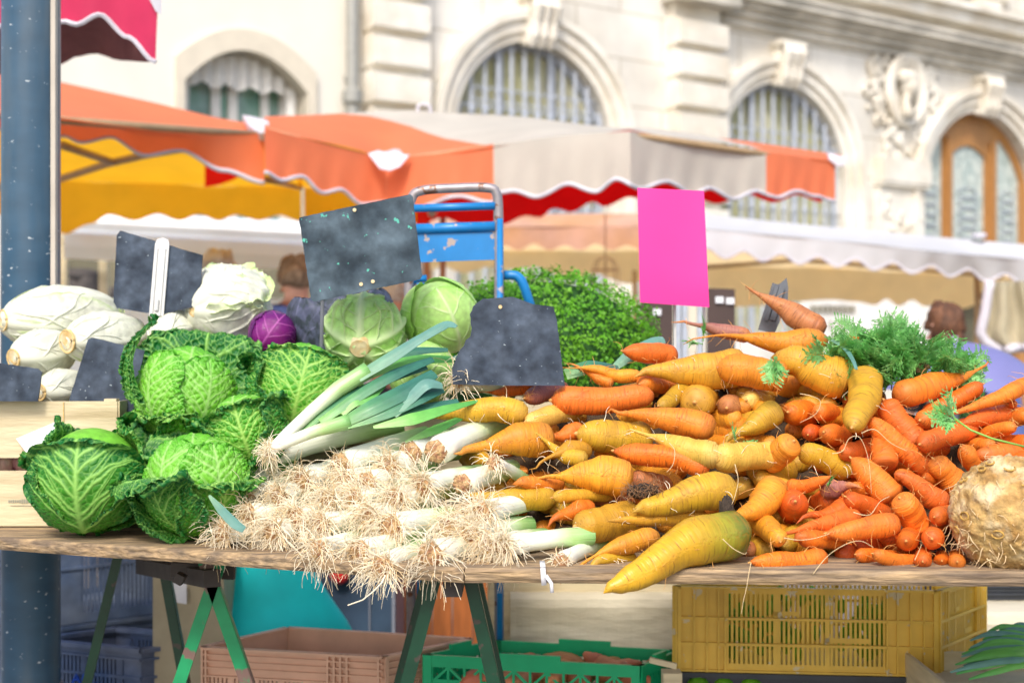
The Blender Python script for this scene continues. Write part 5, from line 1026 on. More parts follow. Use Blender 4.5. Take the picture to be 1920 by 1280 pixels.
for y in (391, 430): m.tube([q(768, y, -.004), q(928, y - 5, -.004)], .0105 if y == 391 else .014, n=10)
m.tube([q(937, 410, -.008), Vector((q(937, 0).x, DH - .008, .14))], .0085, n=8); m.tube([q(790, 530, -.008), Vector((q(790, 0).x, DH - .008, .14))], .012, n=8)
m.build('cross_bar', M['blue_paint'], ht, smooth=True)
m = MB(); m.hexa([q(783, 492, -.006), q(929, 487, -.006), q(929, 487, .0), q(783, 492, .0)], [q(777, 438, -.006), q(930, 434, -.006), q(930, 434, .0), q(777, 438, .0)]); m.build('back_plate', M['blue_paint'], ht)
m = MB(); m.tube(bend([q(940, 516, .03), q(968, 516, .03), q(980, 528, .03), q(1010, 620, .05)], r=.3), .0125, n=10); m.tube(bend([q(800, 522, .03), q(780, 522, .03), q(768, 535, .03), q(766, 620, .05)], r=.3), .01, n=10); m.build('side_loop', M['blue_paint'], ht, smooth=True)
m = MB()
for x_ in (780, 930):
    c = Vector((q(x_, 0).x, DH + .1, .12)); m.tube([c + Vector((0, .1 * math.cos(a), .1 * math.sin(a))) for a in np.linspace(0, 6.28, 20)], .022, n=8)
m.build('wheel', M['black'], ht, smooth=True)
m = MB(); m.box(Vector((q(855, 0).x, DH - .1, .03)), (.26, .2, .008)); m.build('toe_plate', M['blue_paint'], ht)
# ---------------------------------------------------------------- heap surface
def heapD(x, y): return edge_D(min(max(x, -200), 1900)) + .035 + max(0, edge_y(x) - 8 - y) * .00122
def rvec(rng, s=1): return Vector(rng.randn(3)) * s
def hair(mb, rng, p, d, L, r, n=6, grav=.4, curl=.35):
    pts = [Vector(p)]; d = Vector(d).normalized(); st = L / n
    bendv = rvec(rng, curl)
    for i in range(n):
        d = (d + Vector((0, 0, -grav * (i + 1) / n * .5)) + bendv * .35 + rvec(rng, curl * .35)).normalized(); pts.append(pts[-1] + d * st)
    mb.tube(pts, [r * (1 - .6 * i / n) for i in range(n + 1)], n=3, cap=False)
# ---------------------------------------------------------------- leeks
def tuft(root, c, d, R, seed, n=190, L=.06, reddish=False):
    rng = np.random.RandomState(seed); d = Vector(d).normalized(); q = d.to_track_quat('Z', 'Y').to_matrix(); m = MB()
    for k in range(n):
        a = rng.rand() * 6.283; rr = R * math.sqrt(rng.rand()) * .8; s = c + q @ Vector((rr * math.cos(a), rr * math.sin(a), 0)); out = (q @ Vector((math.cos(a), math.sin(a), 0)))
        dd = d * (.35 + .5 * rng.rand()) + out * (.25 + 1.1 * rr / R + .6 * rng.rand()); m.cur = 1 if rng.rand() < .22 else 0; hair(m, rng, s - d * .002, dd, L * (.35 + .9 * rng.rand()), .00095, n=7, grav=.85, curl=.6)
    m.build('roots', [M['rootlet'], M['rootlet_s']], root)
    m = MB(); m.ball(c - d * .002, (R * .95, R * .95, R * .38), q, nu=14, nv=8, fn=lambda v: 1 + .12 * math.sin(v.x * 19) * math.cos(v.y * 17)); m.build('root_plate', M['root_core'], root, smooth=True)
def leek(tx, ty, ex, ey, r, label, d0=0, d1=.12, n=200, L=.062, seed=0, cut=False, tuftdir=None, bulge=1.12, leafm='leek', name='leek'):
    A = P(tx, ty, heapD(tx, ty) + d0); B = P(ex, ey, heapD(ex, ey) + d1); root = empty(name, A, label, 'leek', 'leeks heaped roots forward on the board'); R = r * A.y / F
    mid = (A + B) / 2 + Vector((0, 0, .006)); pts = []; rs = []; N_ = 18
    for i in range(N_ + 1):
        t = i / N_; pts.append(A * (1 - t) ** 2 + mid * 2 * t * (1 - t) + B * t * t); rs.append(R * (interp(t, [(0, .8), (.05, bulge), (.14, bulge), (.3, 1), (1, 1.02)])) * (1 + .02 * math.sin(i * 1.3 + seed)))
    m = MB(); uv = []; m.tube(pts, rs, n=18, uvout=uv); m.build('shaft', M[leafm], root, smooth=True, uv=uv, autosmooth=60)
    d = (A - B).normalized(); d = (d + Vector((0, -.55, -.1))).normalized() if tuftdir is None else Vector(tuftdir).normalized()
    if cut: tuft(root, A + d * R * .1, d, R * 1.0, seed, n=26, L=.014)
    else: tuft(root, A + d * R * .1, d, R * 1.15, seed, n=n, L=L)
    return root, A, B
LK = [ # tuft x,y, shaft end x,y, r px, label, opts
 (505, 850, 752, 790, 23, 'long leek on top whose shaft runs white to green towards the carrots', dict(d1=.1)),
 (818, 846, 935, 795, 24, 'leek with trimmed yellow root end beside the amber carrots', dict(cut=True, d0=-.02)),
 (868, 907, 960, 880, 21, 'leek with trimmed woolly root end under the reddish roots', dict(cut=True)),
 (860, 712, 960, 735, 16, 'leek whose roots spill over the yellow carrot below the broken slate', dict(d0=-.03, d1=.1, n=90, L=.06, tuftdir=(-.7, -.8, .25))),
 (925, 868, 985, 900, 12, 'thin leek with reddish brown roots pointing back at the trimmed ends', dict(n=60, L=.04, d0=-.03)),
 (905, 962, 1040, 930, 20, 'leek with loose pale roots just under the yellow carrot', dict(d0=-.02)),
 (945, 1024, 1110, 1004, 18, 'leek with a long bare shaft ending under the yellow carrots', dict(d0=-.01, d1=.03, L=.065)),
 (1052, 1052, 1130, 1018, 15, 'last small leek on the bare board next to the thin amber carrot', dict(n=60, L=.03, d0=-.01)),
 (463, 935, 570, 905, 20, 'leek with short roots in front of the crinkled savoy leaf', {}), (466, 965, 585, 960, 20, 'leek low behind the blue green leaf tip', {}),
 (418, 1000, 540, 985, 20, 'leek lowest at the savoy, roots trailing over the board', dict(L=.065, n=230)),
 (565, 900, 690, 868, 21, 'leek directly under the long top shaft, roots tight', {}), (522, 930, 640, 905, 19, 'leek with small brown heart behind two shaggy ones', {}),
 (616, 938, 740, 915, 18, 'leek with dark red root plate in the middle of the heap', {}), (664, 934, 790, 915, 18, 'leek with amber root plate beside the dark red one', {}), (648, 902, 770, 880, 19, 'leek of shaggy roots under the second white shaft', {}),
 (556, 972, 660, 955, 20, 'leek whose roots hang left of the heap middle', {}), (512, 996, 620, 985, 21, 'shaggy leek just above the board edge near the savoy', dict(L=.06, n=230)), (602, 984, 720, 968, 20, 'leek with brown roots above the hanging root bunch', {}),
 (598, 1032, 700, 1005, 19, 'leek whose root bunch hangs over the board in front of the turquoise cloth', dict(L=.06, d0=-.03)), (692, 968, 800, 950, 20, 'leek with spreading brown roots left of the wide bare shaft', {}), (734, 988, 846, 972, 24, 'leek with thick bare white shaft in the middle of the heap', {}),
 (742, 935, 850, 915, 20, 'leek with bare shaft under the cut root ends', {}), (730, 875, 852, 842, 22, 'leek with fuzzy roots below the smooth green shaft', {}), (792, 910, 900, 890, 20, 'leek with purple brown root heart near the trimmed ends', {}),
 (675, 1034, 790, 1012, 21, 'leek with loose roots on the board edge above the navy cabinet', dict(L=.055, d0=-.02)), (716, 1062, 800, 1030, 22, 'leek hanging lowest with one very long root strand', dict(L=.05, d0=-.035)), (808, 1040, 930, 1012, 24, 'leek with big root fan above the dark trestle legs', dict(L=.07, n=160, d0=-.03)),
 (842, 988, 950, 975, 20, 'leek with pale roots behind the big root fan', {}), (884, 958, 980, 945, 18, 'leek with thin curly roots under the yellow carrot tip', {}), (882, 1002, 990, 985, 20, 'leek with reddish root heart beside the loose pale roots', {}), (920, 1024, 1020, 1008, 19, 'leek with matted roots behind the long bare shaft', dict(L=.06)),
 (444, 905, 550, 880, 20, 'white bulbed leek peeping out beside the pale savoy heart', dict(n=60)), (690, 905, 810, 880, 20, 'leek with bare white shaft right of the shaggy roots', dict(n=70)), (640, 870, 800, 818, 21, 'second long leek lying under the top one', dict(n=80, L=.04)), (770, 850, 860, 820, 22, 'short stubby white leek between green shaft and trimmed end', dict(n=30, L=.03))]
for i, (a, b, c_, d_, r, lb, o) in enumerate(LK): leek(a, b, c_, d_, r, lb, seed=300 + i, **o)
# long root strand
m = MB(); rng = np.random.RandomState(4); pts = [P(722, 1078, 2.5), P(716, 1092, 2.49), P(700, 1108, 2.485), P(680, 1124, 2.485), P(652, 1134, 2.484)]; m.tube(pts, [.0016, .0015, .0013, .0012, .001], n=5)
lk_ = [o for o in bpy.data.objects if o.get('label') == 'leek hanging lowest with one very long root strand'][0]; m.build('long_root', M['rootlet'], lk_)
def strip(mb, pts, ws, uv, fold=.25, n=7, nrm=None, steps=26):
    """leaf blade along a smooth path; pts (px,py,D)"""
    Q = [P(*p) for p in pts]; k = len(Q)
    def cr(t):
        t *= k - 1; i = min(int(t), k - 2); f = t - i; p0, p1, p2, p3 = Q[max(i - 1, 0)], Q[i], Q[i + 1], Q[min(i + 2, k - 1)]
        return .5 * ((2 * p1) + (p2 - p0) * f + (2 * p0 - 5 * p1 + 4 * p2 - p3) * f * f + (3 * p1 - p0 - 3 * p2 + p3) * f ** 3)
    R = []
    for s in range(steps + 1):
        t = s / steps; c = cr(t); tn = (cr(min(1, t + .02)) - cr(max(0, t - .02))).normalized(); nn = Vector(nrm or (.0, -.8, .6)); sd = tn.cross(nn).normalized(); nn = sd.cross(tn).normalized(); w_ = .7 * np.interp(t * (len(ws) - 1), range(len(ws)), ws)
        R.append([c + sd * (u * w_) + nn * ((-fold * abs(u) + .05 * math.sin(t * 9 + u)) * w_) for u in np.linspace(-1, 1, n)]); uv.extend([(t, (u + 1) / 2) for u in np.linspace(0, 1, n)])
    mb.grid(R); mb.grid([[p + Vector((0, .0012, -.0008)) for p in r] for r in R], flip=True); uv.extend(uv[-(steps + 1) * n:])
top = [o for o in bpy.data.objects if str(o.get('label')).startswith('long leek on top')][0]; sec = [o for o in bpy.data.objects if str(o.get('label')).startswith('second long leek')][0]
def blades(root, rows):
    for (pts, ws, mt_) in rows: m = MB(); uv = []; strip(m, pts, ws, uv); m.build('leaf', M[mt_], root, smooth=True, uv=uv)
blades(top, [([(700, 800, 2.79), (770, 784, 2.8), (840, 764, 2.84), (900, 750, 2.9)], [.004, .02, .015, .003], 'leek_leaf_g')])
blades(sec, [([(760, 828, 2.83), (820, 802, 2.86), (870, 780, 2.9)], [.004, .016, .006], 'leek_leaf_g')])
# three upright leeks whose leaves fan up
def leafy(label, spts, sr, rows):
    A = P(*spts[0]); root = empty('leek', A, label, 'leek', 'leeks heaped roots forward on the board'); m = MB(); uv = []; Q = [P(*p) for p in spts]; pts = []
    for i in range(17):
        t = i / 16 * (len(Q) - 1); k = min(int(t), len(Q) - 2); pts.append(Q[k].lerp(Q[k + 1], t - k))
    m.tube(pts, [np.interp(i / 16, np.linspace(0, 1, len(sr)), sr) for i in range(17)], n=14, uvout=uv); m.build('shaft', M['leek'], root, smooth=True, uv=uv); blades(root, rows); tuft(root, A, Vector((-.7, -.7, -.1)), .011, len(label), n=90, L=.035); return root
leafy('slender white leek arching up to a long grey green leaf against the pale cabbages', [(508, 842, 2.8), (540, 812, 2.82), (585, 770, 2.85), (635, 728, 2.88), (690, 694, 2.9)], [.009, .012, .013, .016, .018],
 [([(670, 706, 2.88), (730, 670, 2.9), (790, 632, 2.92), (835, 608, 2.92), (856, 612, 2.9)], [.018, .02, .015, .016, .004], 'leek_leaf_b'), ([(680, 706, 2.9), (730, 685, 2.93), (790, 672, 2.96), (850, 672, 3.0)], [.016, .018, .02, .01], 'leek_leaf_g'), ([(690, 700, 2.93), (760, 660, 2.97), (840, 655, 3.0)], [.014, .018, .006], 'leek_leaf')])
leafy('green leek below the slender one with a fan of dark blue green leaves', [(500, 846, 2.79), (540, 828, 2.8), (590, 808, 2.81), (655, 790, 2.83)], [.009, .011, .012, .016],
 [([(600, 790, 2.84), (680, 735, 2.87), (740, 700, 2.9), (812, 672, 2.95)], [.012, .018, .02, .01], 'leek_leaf'), ([(560, 812, 2.83), (620, 765, 2.86), (700, 720, 2.9), (800, 686, 2.95)], [.008, .014, .016, .01], 'leek_leaf'),
  ([(640, 792, 2.82), (700, 760, 2.83), (760, 730, 2.86), (815, 698, 2.9)], [.016, .026, .028, .016], 'leek_leaf'), ([(650, 795, 2.82), (720, 772, 2.83), (790, 742, 2.86), (830, 728, 2.9)], [.014, .022, .022, .012], 'leek_leaf'),
  ([(640, 775, 2.85), (665, 752, 2.86), (690, 745, 2.87), (720, 720, 2.9)], [.01, .016, .016, .008], 'leek_leaf_g'), ([(740, 780, 2.83), (770, 745, 2.85), (800, 718, 2.86), (830, 722, 2.88)], [.006, .016, .02, .01], 'leek_leaf_b'), ([(700, 790, 2.84), (780, 768, 2.86), (860, 752, 2.9)], [.014, .02, .012], 'leek_leaf')])
m = MB(); uv = []; strip(m, [(392, 928, 2.69), (415, 955, 2.685), (440, 980, 2.68), (458, 992, 2.68)], [.003, .012, .014, .009], uv); m.build('leek_leaf', M['leek_leaf_b'], origin=P(420, 960, 2.69), smooth=True, uv=uv, label='torn blue green leek leaf tip lying against the crinkled savoy', cat='leaf')
for pts, ws, lb in (([(1060, 700, 3.02), (1110, 685, 3.03), (1160, 690, 3.05)], [.02, .025, .01], 'green leek leaf rising behind the thin yellow carrot tips'), ([(1150, 690, 3.1), (1185, 662, 3.12), (1225, 640, 3.14), (1246, 636, 3.15)], [.01, .022, .02, .012], 'blue green leek leaf behind the blunt orange carrot'), ([(880, 700, 2.98), (915, 690, 2.98), (850, 668, 3.0)], [.01, .02, .006], 'leek leaf sticking out at the foot of the broken slate')):
    m = MB(); uv = []; strip(m, pts, ws, uv); m.build('leek_leaf', M['leek_leaf_b' if 'blue' in lb else 'leek_leaf'], origin=P(*pts[0]), smooth=True, uv=uv, label=lb, cat='leaf')
# ---------------------------------------------------------------- carrots
def carrot(x0, y0, x1, y1, r0, r1, kind, col, label, d0=0, d1=.05, seed=0, bend_=None, group='carrots heaped on the board', hairs=11, surf=True, origin_px=None, tail=None, small=False):
    rm = max(r0, r1); rng = np.random.RandomState(seed)
    if kind == 'b':
        if surf and math.hypot(x1 - x0, y1 - y0) < 95: x1 = x0 + (x1 - x0) * 1.35; y1 = y0 + (y1 - y0) * 1.35
        l3 = math.hypot(x1 - x0, y1 - y0) * 2.7 / F
        if l3 < .14: d1 = max(d1, d0 + math.sqrt(.14 ** 2 - l3 ** 2) * .9)
    A = P(x0, y0, heapD(x0, y0) + rm * .0006 + d0); B = P(x1, y1, heapD(x1, y1) + rm * .0006 + d1); s0 = A.y / F; R0, R1 = r0 * s0, r1 * s0
    ax = (B - A); L_ = ax.length; axn = ax.normalized(); pv = axn.cross(Vector((0, 1, 0))).normalized(); bd = (rng.rand() - .5) * .16 * L_ if bend_ is None else bend_ * L_
    N_ = 30; pts = []; rs = []; K = (A + B) / 2 + pv * bd + Vector((0, -.1 * L_ * rng.rand() * 0, 0)); ts = []
    tl = 0
    if kind == 't': tl = tail if tail is not None else (.14 + .12 * rng.rand())
    for i in range(N_ + 1):
        t = i / N_; t = t ** 1.25 if kind != 't' else t; 
        if kind == 't': r_ = interp(t, [(0, .05), (tl * .5, .075), (tl, .2), (tl + .08, .42), (tl + .22, .7), (.75, .97), (.86, 1), (.94, .9), (1, .45)]) * R1 if r0 < 2 else interp(t, [(0, r0 / r1), (tl, min(1, r0 / r1 * 1.5)), (.6, .95), (.86, 1), (.94, .9), (1, .45)]) * R1
        else:
            r_ = interp(t, [(0, .18), (.012, .24), (.03, .55), (.07, .82), (.13, .97), (.2, 1)] if seed % 3 else [(0, .14), (.02, .24), (.06, .5), (.13, .74), (.22, .92), (.32, 1)]) ; r_ = r_ * lerp(R0, R1, min(1, t * 1.15)) * (1 if seed % 2 else lerp(1, .82, t)) * (1 if t < .9 else interp(t, [(.9, 1), (.97, .75), (1, .3)]))
        r_ *= 1 + .07 * noise.noise(Vector((t * 6, seed * 1.7, 0))) + (.03 * noise.noise(Vector((t * 30, seed * 1.7, 3))) if r_ > .004 else 0)
        q = A * (1 - t) ** 2 + K * 2 * t * (1 - t) + B * t * t
        q += pv * (.05 * L_ * noise.noise(Vector((t * 2.2, seed * .9, 7)))) * (1 if kind == 't' else .6)
        pts.append(q); rs.append(r_); ts.append(t)
    if kind == 't': # wisp at the tip
        d = (pts[0] - pts[2]).normalized(); w1 = pts[0] + d * .012 + rvec(rng, .003); w2 = w1 + d * .012 + Vector((0, 0, -.006)) + rvec(rng, .004); pts = [w2, w1] + pts; rs = [.0005, rs[0] * .6] + rs
    m = MB(); uv = []; b = m.tube(pts, rs, n=20, uvout=uv, cap=True); n = 20
    for k in range(len(pts)):     # lumpy cross sections
        c = pts[k]
        for a in range(n):
            p = Vector(m.v[k * n + a]); f = 1 + .1 * noise.noise(Vector((math.cos(a / n * 6.283) * 1.2, math.sin(a / n * 6.283) * 1.2, k * .16 + seed * 3))) + .018 * noise.noise(Vector((math.cos(a / n * 6.283) * 4, math.sin(a / n * 6.283) * 4, k * .9 + seed))); m.v[k * n + a] = tuple(c + (p - c) * f)
    root = m.build('carrot', M[col], origin=A, smooth=True, uv=uv, autosmooth=70)
    tag(root, label, 'carrot', group)
    if kind != 't' and not small:
        m = MB(); d = -axn; m.tube([A + axn * .002, A + d * .003, A + d * .006], [R0 * .15, R0 * .11, R0 * .02], n=8)
        m.build('crown' if rng.rand() < .5 else 'tip', M['rootlet_o'], root, smooth=True)
    if hairs and surf:
        m = MB(); cnt = hairs
        for k in range(cnt):
            i = rng.randint(2, N_ - 2); a = rng.randint(0, n); p = Vector(m_v := root.data.vertices[i * n + a].co) + A; out = (p - pts[i]).normalized()
            if out.y > .3: out.y = -out.y; p = pts[i] + out * rs[i]
            hair(m, rng, p - out * .001, out * .7 + rvec(rng, .5), .012 + .03 * rng.rand() ** 2, .0007, n=5, grav=.5, curl=.5)
        m.build('root_hairs', M['rootlet_o' if col not in ('c_p', 'c_y') else 'rootlet'], root)
    return root
AO, BO = (840, 500), (1360, 500)
CA = [ # crop, x0,y0,x1,y1,r0,r1,kind,col,label,opts
 ('A', 130, 470, 395, 440, 0, 34, 't', 'c_o', 'orange carrot showing its flank behind the yellow one under the broken slate', dict(d0=.03, d1=.04)),
 ('A', -75, 540, 300, 545, 20, 50, 't', 'c_y', 'orange tipped yellow carrot draped with leek roots', dict(d0=-.03, d1=.0, bend_=.03)),
 ('A', 288, 492, 400, 470, 38, 38, 'b', 'c_v', 'short purple brown carrot end facing forward beneath the slate corner', {}),
 ('A', 388, 500, 770, 478, 60, 52, 'b', 'c_o', 'thick smooth orange carrot lying level above the heap centre left', dict(d1=.02, bend_=-.04)),
 ('A', 292, 580, 450, 535, 36, 40, 'b', 'c_p', 'pale yellow carrot wedged under the thick smooth orange one', {}),
 ('A', 66, 690, 390, 640, 14, 68, 't', 'c_a', 'broad orange yellow carrot above the trimmed leek ends', dict(d0=-.02, d1=.02)),
 ('A', 385, 640, 500, 610, 10, 36, 't', 'c_o', 'small orange tip pointing to the curled yellow carrot', dict(d0=.02)),
 ('A', 345, 730, 530, 690, 5, 38, 't', 'c_y', 'lower leg of the forked yellow carrot', dict(d0=-.01, bend_=.12)),
 ('A', 345, 635, 525, 720, 6, 32, 't', 'c_y', 'upper curled leg of the forked yellow carrot', dict(d0=-.02, d1=.02, bend_=-.25)),
 ('A', 438, 378, 725, 415, 3, 27, 't', 'c_a', 'thin yellow carrot whose tip reaches over the slate corner', dict(d0=.0)),
 ('A', 488, 375, 620, 438, 5, 24, 't', 'c_o', 'slender orange carrot crossing behind the thin yellow tip', dict(d0=.02)),
 ('A', 655, 315, 850, 345, 28, 55, 'b', 'c_o', 'blunt nosed orange carrot at the top left shoulder of the heap', dict(d0=.02, d1=.05, bend_=.05)),
 ('A', 720, 440, 810, 445, 32, 34, 'b', 'c_o', 'pinkish orange carrot stub between thick orange and large yellow carrots', dict(d0=.03)),
 ('A', 738, 402, 1120, 385, 14, 76, 't', 'c_y', 'large yellow carrot across the top of the heap pointing at the slate', dict(d0=-.01, d1=.02, tail=.06)),
 ('A', 1005, 375, 1270, 420, 60, 62, 'b', 'c_a', 'thick amber carrot lying beneath the crossing top carrots', dict(d0=-.03, d1=.0)),
 ('A', 790, 520, 890, 450, 28, 44, 'b', 'c_y', 'short yellow carrot with dangling root under the large yellow one', dict(d0=-.01)),
 ('A', 925, 508, 960, 490, 68, 55, 'e', 'c_y', 'round yellow carrot end facing straight forward', dict(d1=.15)),
 ('A', 1045, 530, 1070, 520, 50, 45, 'e', 'c_b', 'dull russet carrot end in the shade next to the round yellow end', dict(d0=.03, d1=.15)),
 ('A', 1120, 500, 1180, 490, 38, 36, 'b', 'c_p', 'pale stained carrot end tucked in shadow', dict(d0=.05, d1=.15)),
 ('A', 640, 548, 1000, 610, 8, 56, 't', 'c_o', 'orange carrot with a thin hooked tip and round ringed shoulder', dict(d0=-.03, d1=-.02, bend_=.05, tail=.1)),
 ('A', 482, 625, 760, 632, 66, 62, 'b', 'c_y', 'plump yellow carrot with rounded nose near the heap centre', dict(d0=-.01)),
 ('A', 700, 612, 1020, 715, 5, 52, 't', 'c_p', 'pale yellow carrot with a long whip tip over the reddish one', dict(d0=-.05, d1=-.04, tail=.18)),
 ('A', 1000, 715, 1170, 705, 56, 54, 'b', 'c_p', 'pale blunt carrot end with white cut face beside the whip tip', dict(d0=-.05, d1=-.03)),
 ('A', 622, 690, 980, 765, 46, 44, 'b', 'c_d', 'reddish orange carrot beneath the pale whip tipped one', dict(d0=-.02, d1=.0)),
 ('A', 370, 785, 690, 800, 7, 76, 't', 'c_a', 'fat amber carrot with a frayed tip near the leeks', dict(d0=-.03, d1=-.01, tail=.12)),
 ('A', 282, 805, 430, 815, 22, 28, 't', 'c_o', 'little orange carrot tip next to the reddish leek roots', dict(d0=-.02)),
 ('A', 115, 865, 400, 868, 20, 48, 't', 'c_y', 'bright yellow carrot with greenish shoulder lying on the leeks', dict(d0=-.02, col2=1)),
 ('A', 392, 865, 560, 858, 26, 32, 'b', 'c_y', 'small yellow carrot below the fat amber one', dict(d0=-.01)),
 ('A', 718, 910, 1075, 835, 22, 72, 't', 'c_y', 'large dull yellow carrot with a blunt tip in the heap centre', dict(d0=-.05, d1=-.02, tail=.06)),
 ('A', 640, 950, 960, 935, 10, 42, 't', 'c_y', 'long yellow carrot with bent neck under the dull yellow one', dict(d0=-.03, tail=.1)),
 ('A', 478, 972, 710, 945, 58, 76, 'b', 'c_y', 'blunt ochre carrot with a ringed nipple end above the thin tips', dict(d0=-.02, d1=.02)),
 ('A', 405, 942, 540, 905, 14, 38, 't', 'c_d', 'dark orange carrot tip peeping over the green leek shaft', dict(d0=.0, d1=.04)),
 ('A', 640, 1195, 1110, 985, 34, 98, 't', 'c_g', 'huge yellow carrot with green shoulder hanging over the board edge', dict(d0=-.125, d1=-.045, bend_=.1, tail=.1)),
 ('A', 455, 1135, 790, 1015, 4, 40, 't', 'c_a', 'thin tapering amber carrot pointing down to the board', dict(d0=-.01, d1=.0, tail=.3, bend_=.08)),
 ('B', 28, 955, 195, 810, 12, 62, 't', 'c_a', 'amber carrot bent downwards over the green shoulder', dict(d0=-.04, d1=-.02, tail=.1, bend_=-.12)),
 ('A', 700, 870, 745, 880, 28, 26, 'b', 'c_o', 'tiny orange carrot end in the soil clump', dict(d1=.1)),
 ('A', 690, 800, 800, 830, 40, 42, 'b', 'c_b', 'muddy brown carrot flank under the reddish one', dict(d0=.04, d1=.06)),
 ('B', 20, 635, 200, 540, 14, 52, 't', 'c_y', 'shaded ochre carrot rising towards the large leaning yellow carrot', dict(d0=.01, d1=.01)),
 ('B', 95, 85, 370, 245, 5, 46, 't', 'c_b', 'topmost russet carrot with hairy flank standing up out of the heap', dict(d0=-.0, d1=.05, tail=.1, hairs=26)),
 ('B', -155, 205, 95, 262, 5, 30, 't', 'c_v', 'purple skinned carrot with an orange whip tip near the pink card', dict(d0=.0, d1=.04, tail=.2, hairs=14)),
 ('B', -120, 272, 378, 285, 3, 56, 't', 'c_a', 'long amber carrot on the crest with a hair thin root to the side', dict(d0=-.02, d1=.02, tail=.38, bend_=.03)),
 ('B', 215, 340, 470, 430, 36, 78, 't', 'c_y', 'big leaning yellow carrot on the crest beside the greens', dict(d0=-.04, d1=-.0, tail=.08)),
 ('B', 474, 602, 525, 405, 44, 70, 'b', 'c_y', 'yellow carrot hanging down from the crest with flat cut end', dict(d0=-.11, d1=-.02, bend_=-.08)),
 ('B', 975, 362, 640, 490, 4, 52, 't', 'c_o', 'long orange carrot below the greens pointing up to the parasol', dict(d0=.02, d1=.0, tail=.14)),
 ('B', 1150, 420, 850, 552, 44, 10, 'b', 'c_o', 'tapering bright orange carrot at the picture edge beneath the greens', dict(d0=-.02, d1=-.02, tail=.06)),
 ('B', 965, 440, 800, 530, 30, 42, 'b', 'c_d', 'orange carrot with dented nose between the two long upper ones', dict(d0=.02)),
 ('B', 595, 500, 690, 625, 44, 56, 'b', 'c_o', 'rounded orange carrot right below the hanging yellow one', dict(d0=.0, bend_=-.08)),
 ('B', 535, 568, 680, 690, 40, 52, 'b', 'c_o', 'smooth rounded orange carrot touching the flat cut yellow end', dict(d0=-.04)),
 ('B', 730, 575, 830, 520, 42, 40, 'b', 'c_o', 'squat orange carrot end under the carrot greens', dict(d0=.01)),
 ('B', 730, 665, 930, 600, 42, 52, 'b', 'c_o', 'stout orange carrot level with the hanging green frond', dict(d0=-.02)),
 ('B', 235, 545, 300, 555, 46, 50, 'b', 'c_d', 'round orange carrot with a long root above the pale blunt one', dict(d1=.08)),
 ('B', 345, 540, 400, 555, 34, 40, 'b', 'c_o', 'small orange carrot with wandering roots beside the hanging yellow one', dict(d1=.1)), ('B', 310, 630, 345, 625, 32, 30, 'e', 'c_d', 'little shaded orange carrot end above the olive yellow carrot', dict(d0=.03, d1=.13)),
 ('B', 370, 620, 430, 635, 44, 46, 'b', 'c_o', 'stubby orange carrot left of the flat cut yellow end', dict(d1=.09)), ('B', 440, 690, 530, 680, 36, 38, 'b', 'c_o', 'orange carrot with an arched root just below the cut yellow end', dict(d1=.06)),
 ('B', 562, 642, 600, 755, 14, 50, 't', 'c_o', 'upright orange carrot with its tip up and a root looping over', dict(d0=-.0, d1=.03, tail=.1)),
 ('B', 472, 718, 625, 880, 38, 60, 'b', 'c_o', 'long orange carrot sloping down in the middle of the orange heap', dict(d0=-.03, d1=-.02, bend_=.05)),
 ('B', 255, 655, 185, 720, 50, 58, 'b', 'c_a', 'pale amber carrot with big white cut crown facing forward', dict(d0=-.06, d1=-.02)),
 ('B', 280, 690, 470, 770, 42, 46, 'b', 'c_y', 'olive yellow carrot lying behind the long sloping orange one', dict(d0=.01, d1=.02)),
 ('B', 395, 785, 275, 815, 16, 36, 'b', 'c_o', 'crooked orange carrot with thumb like end', dict(d0=-.03, bend_=.12)), ('B', 465, 818, 365, 835, 14, 40, 't', 'c_v', 'mauve brown carrot pointing at the long sloping orange one', dict(d0=-.0)),
 ('B', 480, 820, 540, 850, 26, 34, 'b', 'c_o', 'bit of orange carrot squeezed by the mauve tip', dict(d1=.07)), ('B', 262, 880, 240, 905, 52, 66, 'e', 'c_d', 'round nosed dark orange carrot facing forward with nipple end', dict(d0=-.05, d1=.1)),
 ('B', 320, 935, 490, 895, 12, 42, 't', 'c_d', 'orange carrot half hidden above the two level ones', dict(d0=.01)), ('B', 452, 862, 570, 915, 32, 42, 'b', 'c_d', 'orange carrot with a side dimple under the long sloping one', dict(d0=-.01)),
 ('B', 660, 670, 760, 755, 32, 44, 'b', 'c_o', 'orange carrot with a hair root running down right of the upright one', dict(d0=-.0)), ('B', 655, 780, 690, 800, 30, 30, 'e', 'c_o', 'small orange carrot tip peeping between sloping carrots', dict(d1=.1)),
 ('B', 668, 785, 830, 890, 18, 44, 't', 'c_o', 'narrow orange carrot sloping to the celeriac', dict(d0=-.02, tail=.08)), ('B', 745, 790, 810, 800, 30, 34, 'b', 'c_d', 'deep orange carrot shoulder behind the narrow sloping one', dict(d0=.02)),
 ('B', 655, 868, 705, 950, 50, 60, 'b', 'c_o', 'fat orange carrot with bulging head close to the celeriac', dict(d0=-.07, d1=-.02)), ('B', 780, 720, 870, 810, 42, 54, 'b', 'c_o', 'broad orange carrot left of the celeriac top', dict(d0=-.02)),
 ('B', 885, 675, 950, 745, 36, 44, 'b', 'c_o', 'orange carrot standing over the celeriac', dict(d0=-.02, d1=.02)), ('B', 1000, 665, 920, 670, 28, 32, 'b', 'c_o', 'short orange carrot beneath the thin green stem', dict(d0=.01)),
 ('B', 975, 705, 1150, 690, 34, 42, 't', 'c_o', 'orange carrot lying along the top of the celeriac', dict(d0=.02)), ('B', 890, 590, 1090, 545, 26, 42, 'b', 'c_o', 'level orange carrot near the picture edge under the upper long ones', dict(d0=.01)),
